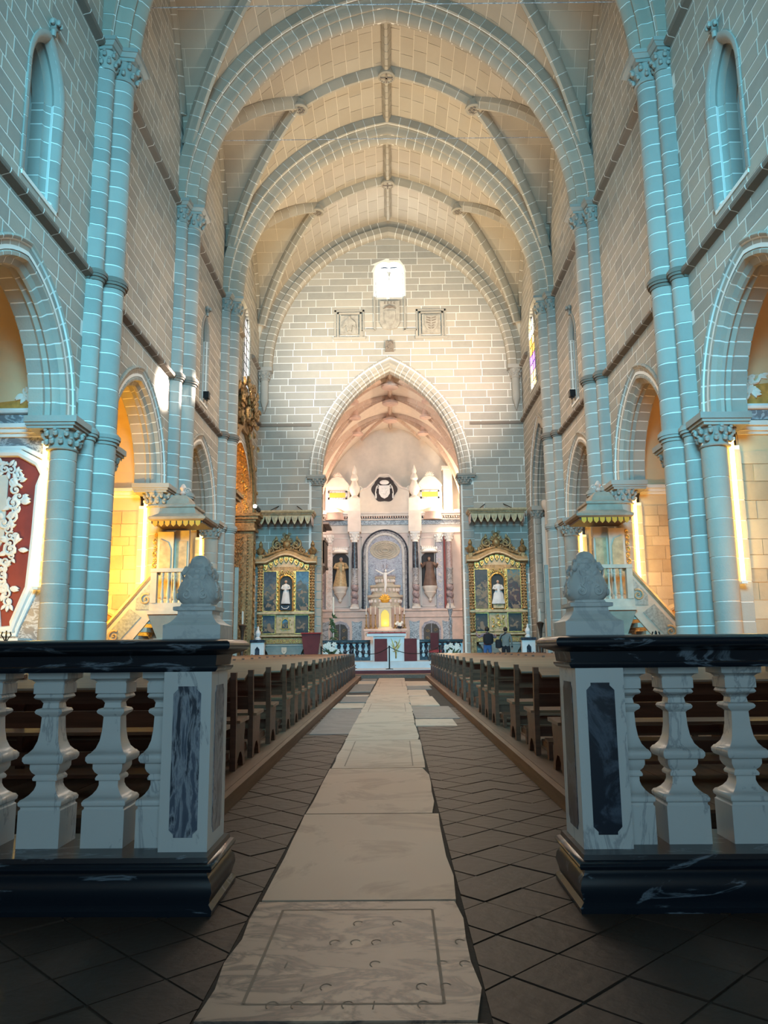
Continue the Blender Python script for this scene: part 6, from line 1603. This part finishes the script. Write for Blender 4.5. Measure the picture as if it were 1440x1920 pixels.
for u in (-2.95, 2.85):
    m = R_(); m.box(u-0.75, u+0.75, 9.44, 11.2, 0, 0.2); m.prism([(u-0.8, 11.2), (u+0.8, 11.2), (u+0.62, 11.45), (u+0.35, 11.75), (u, 11.85), (u-0.35, 11.75), (u-0.62, 11.45)], 0, 0.26)
    for k in range(7): m.leaf(u, 11.8, 0.2, PI/2+(k-3)*0.4, 0.32, 0.12)
    pd = m.build('attic_wing', 'pale_plaster', e); R_().box(u-0.5, u+0.5, 10.48, 10.8, 0.2, 0.24).build('gold_panel', 'bright_gold', pd)
    m = R_()
    for a, b, c, d in ((u-0.6, u+0.6, 10.8, 10.9), (u-0.6, u+0.6, 10.38, 10.48), (u-0.6, u-0.5, 10.38, 10.9), (u+0.5, u+0.6, 10.38, 10.9)): m.box(a, b, c, d, 0.2, 0.28)
    m.build('panel_frame', 'grey_marble', pd)
# upper right bright pilaster
m = R_(); m.box(3.7, 4.25, 9.5, 12.2, 0, 0.4); m.box(3.6, 4.35, 12.2, 12.4, 0, 0.5); m.build('attic_pilaster', 'pale_stone', e)
# throne of receding tiers in the niche with the crucifix
t = empty('altar_throne', (XR, 46.6, CZ)); tag(t, 'three-tier marble throne in the niche behind the crucifix', 'altar')
m = MB(); m.lathe([(1.0, 0), (1.0, 3.3-CZ), (1.1, 3.4-CZ), (1.1, 3.55-CZ)], (0, 0.3, 0), 20, sb=0.5); m.build('base', 'pink_stone', t, smooth=True)
for z0_, z1_, r in ((3.55, 4.3, 1.08), (4.3, 4.9, 0.93), (4.9, 5.42, 0.62)):
    m = MB(); m.lathe([(r*0.9, z0_-CZ), (r*0.9, z0_+0.08-CZ), (r*0.8, z0_+0.12-CZ), (r*0.86, z1_-0.18-CZ), (r, z1_-0.12-CZ), (r, z1_-CZ)], (0, 0.3, 0), 20, sb=0.5); tr_ = m.build('tier', 'cream_wood', t, smooth=True)
    m = MB()
    for k in range(9): a_ = PI+PI*(k+0.5)/9; m.ell((r*0.86*math.cos(a_), 0.3+0.43*r*math.sin(a_), (z0_+z1_)/2-CZ), (0.09, 0.05, 0.12), 7, 5)
    m.build('tier_carving', 'pink_marble', tr_, smooth=True)
c = empty('crucifix', (XR, 46.0, 3.55)); tag(c, 'crucifix with pale figure standing before the niche throne', 'crucifix')
m = MB(F0); m.box(-0.05, 0.05, 0, 2.85, -0.04, 0.04); m.box(-0.6, 0.6, 2.1, 2.24, -0.04, 0.04); m.box(-0.14, 0.14, 2.72, 2.86, -0.03, 0.06); m.lathe([(0.2, 0), (0.2, 0.1), (0.1, 0.2), (0.05, 0.3)], (0, 0, 0), 10, axis='b'); m.build('cross', 'mauve_marble', c)
m = MB(F0)
for s in (-1, 1): m.tube([(s*0.56, 2.2, 0.06), (s*0.3, 2.05, 0.08), (s*0.1, 1.95, 0.08)], [0.03, 0.04, 0.055], 8)
m.tube([(0, 2.02, 0.08), (0, 1.8, 0.1), (0.02, 1.55, 0.1), (0.04, 1.3, 0.12), (0, 1.0, 0.08), (0, 0.85, 0.08)], [0.11, 0.12, 0.1, 0.09, 0.06, 0.035], 9); m.ell((0.03, 2.14, 0.1), (0.065, 0.09, 0.07), 9, 6); m.build('figure', 'stucco_white', c, smooth=True)
# tabernacle and altar shelf
a = empty('altar_shelf', (XR, 45.4, CZ)); tag(a, 'pink marble altar shelf carrying candlesticks before the high altarpiece', 'altar')
m = MB(); m.box(-1.2, 1.2, -0.4, 0.6, 0, 1.55); m.box(-1.25, 1.25, -0.46, 0.6, 1.55, 1.68); m.build('body', 'pink_stone', a)
m = MB(F0); carve_band(m, -1.15, 1.15, 1.4, 0.42, 0.1, 0.18); m.build('carved_front', 'old_gold', a, smooth=True)
tb = empty('tabernacle', (XR-0.01, 45.3, CZ+1.68)); tag(tb, 'cream tabernacle with glowing gold door and crown on the altar shelf', 'tabernacle')
m = MB(F0); m.box(-0.36, 0.36, 0, 1.2, -0.3, 0.15); m.box(-0.42, 0.42, 1.2, 1.3, -0.34, 0.2); m.box(-0.42, 0.42, 0, 0.08, -0.34, 0.2); m.box(-0.32, 0.32, 1.3, 1.5, -0.3, 0.1); m.build('cabinet', 'cream_wood', tb)
MB(F0).prism([(-0.24, 0.12), (0.24, 0.12), (0.24, 0.85), (0.14, 1.02), (0, 1.1), (-0.14, 1.02), (-0.24, 0.85)], 0.15, 0.18).build('door', 'bright_gold', tb)
m = MB(F0); m.ell((0, 1.72, 0.0), (0.28, 0.26, 0.12), 12, 7)
for k in range(7): m.leaf(0, 1.65, 0.1, PI/2+(k-3)*0.42, 0.4, 0.13)
m.build('crown', 'bright_gold', tb, smooth=True)
light('tabernacle_lamp', 'POINT', (XR, 44.7, CZ+2.0), None, 8, (1.0, 0.75, 0.3), radius=0.05)
names_ = ['leftmost', 'second from left', 'third from left', 'fourth from left', 'fifth from left', 'rightmost']
for k, u in enumerate((-1.1, -0.84, -0.57, 0.57, 0.84, 1.1)):
    cs = empty('candlestick', (XR+u, 45.1, CZ+1.68)); tag(cs, 'tall candlestick on the altar shelf, %s of six' % names_[k], 'candlestick', 'candlesticks on the altar shelf')
    MB().lathe([(0.12, 0), (0.12, 0.05), (0.05, 0.12), (0.07, 0.22), (0.03, 0.3), (0.05, 0.45), (0.025, 0.5), (0.04, 0.66), (0.02, 0.72), (0.07, 0.8), (0.02, 0.82)], (0, 0, 0), 10).build('stick', 'old_gold', cs, smooth=True)
    MB().lathe([(0.02, 0.8), (0.02, 1.3), (0.005, 1.33)], (0, 0, 0), 8).build('candle', 'wax', cs)
# organ-like balcony on the left chancel wall
b_ = empty('balcony', (-CW_+0.1, 41.2, 4.4)); tag(b_, 'dark carved wooden balcony projecting from the left chancel wall', 'balcony')
m = MB(); m.box(0, 1.1, -1.2, 1.2, 1.0, 1.12); m.box(0, 1.1, -1.2, 1.2, 2.35, 2.5); m.box(0.95, 1.06, -1.15, 1.15, 1.12, 2.35); m.box(0, 1.06, -1.15, -1.05, 1.12, 2.35); m.box(0, 1.06, 1.05, 1.15, 1.12, 2.35); m.build('parapet', 'dark_wood', b_)
m = MB(); m.add([(0, -1.1, 1.0), (1.0, -1.1, 1.0), (1.0, 1.1, 1.0), (0, 1.1, 1.0), (0, -0.4, 0.0), (0.35, -0.4, 0.0), (0.35, 0.4, 0.0), (0, 0.4, 0.0)], [(0, 1, 5, 4), (1, 2, 6, 5), (2, 3, 7, 6), (4, 5, 6, 7)]); m.build('bracket', 'dark_wood', b_)
m = MB(((0, -1.15, 0), (1, 0, 0), (0, 0, 1), (0, -1, 0)))
for k in range(4): m.scroll(0.25+0.2*k, 1.7, 0.01, 0.14, 1.3, 1 if k % 2 else -1, 0, n=10)
for k in range(7): m.ell((0.3+0.1*(k % 3), 0.1+0.14*k, -0.5), (0.22, 0.12, 0.2), 8, 5)
m.build('carving', 'gilt_carving', b_, smooth=True)
m = MB(); m.box(0, 1.0, -1.0, 1.0, 3.1, 3.2); m.box(0, 1.3, -1.2, 1.2, 3.2, 3.3); m.box(0, 0.9, -0.9, 0.9, 3.3, 3.45); m.build('tester', 'dark_wood', b_)
# ================================================================ before the chancel
# communion rail
for s, nm, x0, x1 in ((-1, 'left', -3.4, -0.95), (1, 'right', 1.15, 3.4)):
    e = empty('communion_rail', (0, 38.1, CZ)); e.location.x = (x0+x1)/2; w2 = (x1-x0)/2
    tag(e, 'low white rail with black balusters inside the chancel arch, %s of the altar' % nm, 'balustrade', 'communion rail halves')
    MB().box(-w2, w2, -0.15, 0.15, 0.86, 0.98).build('rail', 'black_marble', e); MB().box(-w2, w2, -0.15, 0.15, 0.0, 0.16).build('plinth', 'dark_inlay', e)
    MB().box(-w2, w2, 0.10, 0.13, 0.16, 0.86).build('back_panel', 'altar_white', e)
    bm = None
    for k in range(8):
        u = -w2+0.2+(2*w2-0.4)*k/7
        if bm is None: bm = MB().lathe([(0.08, 0.16), (0.08, 0.2), (0.04, 0.25), (0.1, 0.4), (0.09, 0.46), (0.04, 0.52), (0.09, 0.66), (0.1, 0.72), (0.05, 0.78), (0.08, 0.82), (0.08, 0.86)], (0, 0, 0), 12).build('baluster', 'dark_inlay', e, smooth=True, loc=(u, 0, 0))
        else: inst(bm, 'baluster', e, (u, 0, 0))
    m = MB(); a_ = w2*(-s); m.box(a_-0.14, a_+0.14, -0.17, 0.17, 0, 0.98); m.build('end_post', 'altar_white', e)
for s in (-1, 1):
    e = empty('communion_rail', (s*6.0, 36.0, 0.57)); tag(e, 'short white rail section with pinnacle beside the %s altarpiece' % ('left' if s < 0 else 'right'), 'balustrade', 'short rail sections')
    e.location.x = s*6.15; e.location.y = 35.7
    MB().box(-0.3, 0.3, -0.15, 0.15, 0, 0.9).build('panel', 'altar_white', e); MB().box(-0.34, 0.34, -0.2, 0.2, 0.9, 1.02).build('rail', 'dark_inlay', e)
    MB(F0).prism([(-0.1, 0.2), (0.1, 0.2), (0.1, 0.6), (0, 0.72), (-0.1, 0.6)], 0.15, 0.17).build('inlay', 'dark_inlay', e)
    MB().lathe([(0.14, 1.02), (0.14, 1.1), (0.07, 1.15), (0.13, 1.28), (0.12, 1.36), (0.04, 1.5), (0.05, 1.56), (0.01, 1.64)], (0, 0, 0), 10).build('pinnacle', 'altar_white', e, smooth=True)
# altar table with gold emblem
e = empty('altar', (-0.29, 36.9, 0.57)); tag(e, 'white altar block with gold phoenix-like emblem on the steps', 'altar')
MB(F0).box(-0.92, 0.92, 1.14, 1.27, -0.45, 0.42).build('top_slab', 'altar_white', e); MB(F0).box(-0.62, 0.85, 0, 1.14, -0.35, 0.3).build('block', 'altar_white', e)
MB(F0).box(-0.88, 0.9, 1.27, 1.33, -0.46, 0.44).build('red_cloth', 'red_cloth', e)
m = MB(F0); c = 0.43
for s in (-1, 1):
    m.tube([(c+s*0.02, 0.45, 0.31), (c+s*0.10, 0.7, 0.31), (c+s*0.16, 0.9, 0.31), (c+s*0.22, 1.05, 0.31)], [0.02, 0.03, 0.022, 0.006], 6, flat=0.5)
    m.tube([(c+s*0.03, 0.5, 0.31), (c+s*0.15, 0.66, 0.31), (c+s*0.24, 0.82, 0.31)], [0.02, 0.025, 0.006], 6)
    m.tube([(c+s*0.02, 0.5, 0.31), (c+s*0.1, 0.42, 0.31), (c+s*0.17, 0.46, 0.31)], [0.02, 0.018, 0.006], 6)
m.tube([(c, 0.12, 0.31), (c, 0.4, 0.31), (c-0.06, 0.56, 0.31), (c+0.06, 0.72, 0.31), (c+0.04, 0.86, 0.31), (c-0.04, 0.92, 0.31), (c-0.05, 0.84, 0.31)], [0.03, 0.045, 0.03, 0.03, 0.03, 0.025, 0.015], 7)
m.build('emblem', 'gold', e, smooth=True)
# maroon covered seats flanking the emblem
for x, nm in ((-0.55, 'left'), (0.81, 'right')):
    e = empty('maroon_seat', (x, 35.9, 0.57)); tag(e, 'square maroon covered seat back standing in front of the altar, %s of its emblem' % nm, 'seat', 'maroon seats before the altar')
    MB(F0).box(-0.29, 0.29, 0.0, 1.02, -0.02, 0.06).build('back', 'maroon', e); MB(F0).box(-0.28, 0.28, 0.0, 0.45, -0.5, -0.02).build('seat', 'maroon', e)
e = empty('celebrant_chair', (1.95, 36.6, 0.57)); tag(e, 'maroon high-backed chair right of the altar', 'chair')
MB(F0).box(-0.19, 0.19, 0.5, 1.28, -0.06, 0.0).build('back', 'maroon', e); MB(F0).box(-0.28, 0.28, 0.38, 0.5, -0.04, 0.5).build('seat', 'red_cloth', e)
for u in (-0.26, 0.26):
    for n_ in (0.02, 0.46): MB(F0).box(u-0.03, u+0.03, 0, 0.38, n_-0.03, n_+0.03).build('leg', 'dark_wood', e)
    MB(F0).box(u-0.03, u+0.03, 0.5, 0.72, 0.0, 0.48).build('arm', 'dark_wood', e)
e = empty('lectern', (-3.75, 36.0, 0.57)); tag(e, 'dark red cloth-covered lectern tapering downward, left of the altar', 'lectern')
MB(F0).prism([(-0.26, 0.02), (0.26, 0.02), (0.44, 1.28), (-0.44, 1.28)], -0.12, 0.12).build('cover', 'maroon', e); MB().box(-0.46, 0.46, -0.18, 0.2, 1.28, 1.33).build('desk', 'red_cloth', e); MB().box(-0.3, 0.3, -0.2, 0.2, 0, 0.04).build('foot', 'dark_wood', e)
# stanchions and ropes
SP = [(-3.05, 33.4), (-1.75, 34.6), (-0.15, 33.2), (2.0, 33.6)]; tops = []
lb = ['far left, before the flowers', 'just left of the altar', 'centre, in front of the altar', 'right, before the maroon chair']
for (x, y), l_ in zip(SP, lb):
    e = empty('stanchion', (x, y, 0.29)); tag(e, 'thin black rope stanchion standing %s' % l_, 'stanchion', 'rope stanchions')
    MB().lathe([(0.16, 0), (0.16, 0.02), (0.03, 0.04)], (0, 0, 0), 14).build('base', 'black_iron', e); MB().lathe([(0.028, 0.02), (0.028, 0.93), (0.04, 0.94), (0.03, 0.98)], (0, 0, 0), 10).build('post', 'black_iron', e)
    tops.append((x, y, 0.29+0.93))
for (a, b), l_ in zip(((tops[0], tops[1]), (tops[1], tops[2]), (tops[2], tops[3])), ('left', 'middle', 'right')):
    P = [(a[0]+(b[0]-a[0])*t, a[1]+(b[1]-a[1])*t, a[2]+(b[2]-a[2])*t-0.3*4*t*(1-t)) for t in [i/10 for i in range(11)]]
    tag(MB().tube([(p[0]-a[0], p[1]-a[1], p[2]-a[2]) for p in P], 0.016, 6).build('barrier_rope', 'black_iron', loc=a), 'sagging dark barrier rope, %s span between the stanchions' % l_, 'rope', 'barrier ropes')
# flower arrangements
def flowers(loc, nm, h, rr, fan=True):
    e = empty('flower_arrangement', loc); tag(e, nm, 'flowers', 'flower arrangements at the steps')
    MB().lathe([(0.1, 0), (0.16, 0.02), (0.2, 0.2), (0.16, 0.28)], (0, 0, 0), 12).build('pot', 'dark_inlay', e, smooth=True)
    m = MB(F0)
    for k in range(26): a_ = rr.uniform(0.1, PI-0.1); m.leaf(0, 0.25, rr.uniform(-0.1, 0.2), a_, rr.uniform(0.3, 0.6)*h, 0.09)
    m.build('foliage', 'green_leaf', e)
    for k in range(12):
        u, v = rr.uniform(-0.3, 0.3), rr.uniform(0.3, 0.3+0.5*h); m = MB(F0)
        for j in range(6): m.leaf(u, v, 0.16, j*PI/3+k, 0.13, 0.09)
        m.ell((u, v, 0.19), (0.03, 0.03, 0.03), 6, 4); m.build('blossom', 'white_petal', e)
rr = random.Random(21)
flowers((2.72, 36.2, 0.57), 'white flower arrangement beside the maroon chair, right of the altar', 0.8, rr)
flowers((-2.85, 36.4, 0.57), 'white flowers with tall green stems left of the altar', 1.0, rr)
e = empty('flower_bowl', (0.95, 45.0, CZ+1.68)); e.location.x = XR+0.82; tag(e, 'small bunch of white flowers at the right end of the altar shelf', 'flowers')
e.location.y = 44.95
m = MB(F0); m.lathe([(0.08, 0), (0.16, 0.1), (0.14, 0.14)], (0, 0, 0.06), 10, axis='b'); m.build('bowl', 'dark_inlay', e)
for k in range(9): m = MB(F0); u, v = rr.uniform(-0.22, 0.22), rr.uniform(0.15, 0.42); m.ell((u, v, 0.1), (0.08, 0.08, 0.07), 8, 5); m.build('blossom', 'white_petal', e)
# tall palm stem
e = empty('candle_stand', (-2.95, 38.9, CZ)); tag(e, 'tall pale candle on leafy stand inside the chancel, left of the altar', 'candle')
MB().lathe([(0.15, 0), (0.03, 0.05), (0.03, 2.2), (0.1, 2.25), (0.04, 2.3), (0.04, 3.1), (0.01, 3.15)], (0, 0, 0), 10).build('stand', 'wax', e)
m = MB(F0)
for k in range(30): m.leaf(rr.uniform(-0.04, 0.04), 0.8+1.4*k/30, 0.05, rr.uniform(0, 6.3), 0.25, 0.1)
m.build('foliage', 'green_leaf', e)
e = empty('candle_stand', (2.9, 39.2, CZ)); tag(e, 'tall carved silver candle stand inside the chancel, right of the altar', 'candle')
m = MB(); m.lathe([(0.2, 0), (0.06, 0.1)] + [(0.05+0.05*(i % 2), 0.2+0.16*i) for i in range(14)] + [(0.14, 2.5), (0.03, 2.55), (0.03, 3.0)], (0, 0, 0), 10); m.build('stand', 'grey_marble', e, smooth=True)
# dark candle stands beside the wall shafts
for x, y, l_ in ((-6.2, 32.2, 'left'), (6.15, 32.6, 'right')):
    e = empty('candlestick', (x, y, 0.0)); tag(e, 'tall dark turned candlestick with white candle by the %s end pier' % l_, 'candlestick', 'tall floor candlesticks')
    e.location.z = 0.27 if abs(x) < 5.9 and y > 32.4 else 0.0
    MB().lathe([(0.28, 0), (0.28, 0.1), (0.1, 0.25), (0.14, 0.6), (0.06, 0.8), (0.12, 1.3), (0.05, 1.5), (0.08, 1.9), (0.16, 2.15), (0.03, 2.2)], (0, 0, 0), 12).build('stick', 'dark_wood', e, smooth=True)
    MB().lathe([(0.04, 2.2), (0.04, 2.7), (0.01, 2.74)], (0, 0, 0), 8).build('candle', 'wax', e)
# ---------------- two visitors, seen from behind
def person(loc, rz, label, mats, verts, edges, rad, root, split):
    me = bpy.data.meshes.new('body'); me.from_pydata(verts, edges, []); o = bpy.data.objects.new('tmp_body', me); COL.objects.link(o)
    md = o.modifiers.new('skin', 'SKIN'); sub = o.modifiers.new('sub', 'SUBSURF'); sub.levels = 2; sub.render_levels = 2
    for i, r in enumerate(rad):
        v = me.skin_vertices[0].data[i]; v.radius = r if hasattr(r, '__len__') else (r, r); v.use_root = (i == root)
    bpy.context.view_layer.update()
    dg = bpy.context.evaluated_depsgraph_get(); nm = bpy.data.meshes.new_from_object(o.evaluated_get(dg)); bpy.data.objects.remove(o)
    nm.materials.clear()
    for m_ in mats: nm.materials.append(MATS[m_])
    for p in nm.polygons: p.material_index = split(p.center); p.use_smooth = True
    e = empty('person', loc, rz); tag(e, label, 'person', 'visitors by the right altarpiece')
    b = bpy.data.objects.new('body', nm); COL.objects.link(b); b.parent = e
    return e
def body_graph(arm):
    # 0 pelvis,1 waist,2 chest,3 neck base,4 neck,5 head,6 crown, legs 7.., arms
    V = [(0, 0, 0.95), (0, 0, 1.12), (0, 0, 1.32), (0, 0.0, 1.44), (0, 0.01, 1.50), (0, 0.03, 1.60), (0, 0.03, 1.70)]
    E_ = [(0, 1), (1, 2), (2, 3), (3, 4), (4, 5), (5, 6)]; Rr = [(0.17, 0.12), (0.155, 0.11), (0.19, 0.12), (0.12, 0.09), 0.055, (0.085, 0.1), (0.06, 0.07)]
    for s in (-1, 1):
        b = len(V); V += [(s*0.1, 0, 0.86), (s*0.11, 0.02, 0.48), (s*0.11, -0.02, 0.09), (s*0.12, 0.12, 0.04)]; E_ += [(0, b), (b, b+1), (b+1, b+2), (b+2, b+3)]; Rr += [0.10, 0.07, 0.045, 0.04]
        b = len(V); A = arm[s]; V += [(s*0.19, 0, 1.40)] + [(s*q[0], q[1], q[2]) for q in A]; E_ += [(2, b)] + [(b+i, b+i+1) for i in range(len(A))]; Rr += [0.07, 0.05, 0.036, 0.034, 0.022][:len(A)+1]
    return V, E_, Rr
arms1 = {-1: [(0.34, 0.06, 1.30), (0.42, 0.22, 1.42), (0.40, 0.30, 1.50), (0.38, 0.34, 1.56)], 1: [(0.34, 0.06, 1.28), (0.44, 0.20, 1.34), (0.42, 0.30, 1.40), (0.40, 0.36, 1.44)]}
arms2 = {-1: [(0.26, 0.0, 1.12), (0.24, 0.14, 0.94), (0.22, 0.22, 0.9), (0.2, 0.28, 0.88)], 1: [(0.25, -0.01, 1.12), (0.26, 0.06, 0.88), (0.26, 0.08, 0.82), (0.25, 0.1, 0.76)]}
def sp1(c): return 0 if (c.z > 1.49 and abs(c.x) < 0.2) or (abs(c.x) > 0.36 and c.y > 0.26) else (2 if c.z < 0.98 else 1)
def sp2(c): return 0 if (c.z > 1.49 and abs(c.x) < 0.2) or (c.z < 0.85 and abs(c.x) > 0.2 and c.z > 0.7) or (c.y > 0.2 and c.z < 1.0 and c.z > 0.6) else (2 if c.z < 0.92 else 1)
V, E_, Rr = body_graph(arms1); p1_ = person((4.06, 33.7, 0.29), 0.1, 'visitor in mauve top with black backpack and jeans, seen from behind', ('skin', 'cloth_mauve', 'denim'), V, E_, Rr, 0, sp1)
m = MB(); m.ell((0, 0.015, 1.635), (0.098, 0.112, 0.115), 14, 9); m.build('hair', 'hair', p1_, smooth=True)
m = MB(); sqloft(m, [(0.1, 1.0), (0.19, 1.02), (0.22, 1.12), (0.22, 1.3), (0.19, 1.42), (0.08, 1.46)], (0, -0.19, 0), p=2.6); m.v = [(x, -0.19+(y+0.19)*0.6, z) for x, y, z in m.v]; m.build('backpack', 'cloth_black', p1_, smooth=True)
V, E_, Rr = body_graph(arms2); p2_ = person((4.86, 33.8, 0.29), -0.25, 'visitor in grey jacket with dark shoulder bag, seen from behind', ('skin', 'cloth_grey', 'cloth_black'), V, E_, Rr, 0, sp2)
m = MB(); m.ell((0, 0.015, 1.63), (0.094, 0.108, 0.11), 14, 9); m.build('hair', 'hair', p2_, smooth=True)
m = MB(); sqloft(m, [(0.05, 0.82), (0.13, 0.85), (0.14, 1.1), (0.1, 1.2)], (-0.3, -0.06, 0), p=3); m.tube([(-0.24, -0.08, 1.18), (-0.15, -0.14, 1.36), (0.02, -0.12, 1.46)], 0.018, 6); m.build('shoulder_bag', 'cloth_black', p2_, smooth=True)
# ---------------- lamps: black floodlights on the lancet sills, spots over the gilded altar
for sx, nm in ((-1, 'left'), (1, 'right')):
    p = shear((sx*(W-0.12), 26.3, 9.85)); e = empty('floodlight', p); tag(e, 'black floodlight on the lancet window sill of the %s wall' % nm, 'floodlight', 'floodlights on the sills')
    m = MB(); m.box(-0.10, 0.10, -0.12, 0.12, 0.06, 0.30); m.build('housing', 'black_iron', e); MB().box(-0.03, 0.03, -0.1, 0.1, 0.0, 0.07).build('bracket', 'black_iron', e)
for k in range(3):
    e = empty('spotlight', shear((-W+0.42, 34.6+0.45*k, 7.4))); tag(e, 'small round spotlight on the gilded altar ledge, %s of three' % ('first', 'second', 'third')[k], 'spotlight', 'spotlights on the gilded altar ledge')
    e.location.z = 7.42
    MB(F0).lathe([(0.04, -0.1), (0.09, -0.05), (0.1, 0.12)], (0, 0.14, 0), 12, axis='c').build('can', 'black_iron', e); MB(F0).lathe([(0.085, 0.121), (0.01, 0.122)], (0, 0.14, 0), 12, axis='c').build('lens', 'lamp_glow' if k == 0 else 'glass_dark', e); MB(F0).box(-0.02, 0.02, 0, 0.08, -0.03, 0.03).build('foot', 'black_iron', e)
# thin iron tie cables under the vault
for (y, z, lb_) in ((17.3, 17.45, 'nearer'), (23.8, 18.3, 'farther')):
    x2 = math.sqrt(RW**2-(z-ZS)**2)-CX0-0.2
    tag(MB().tube([(-x2, 0, 0.02), (0, 0, 0.0), (x2, 0, -0.05)], 0.012, 5).build('tie_cable', 'grey_marble', loc=(0, y, z)), 'thin iron tie cable stretched across under the vault, %s one' % lb_, 'cable', 'tie cables')
# slim grey pipe beside the third piers
for sx, nm in ((-1, 'left'), (1, 'right')):
    tag(MB().box(-0.07, 0.07, -0.05, 0.05, 0.0, 4.2).build('loudspeaker_column', 'teal_paint', loc=shear((sx*5.80, 28.95, 0.0))), 'slim grey upright column loudspeaker at the third pier, %s wall' % nm, 'loudspeaker', 'column loudspeakers')
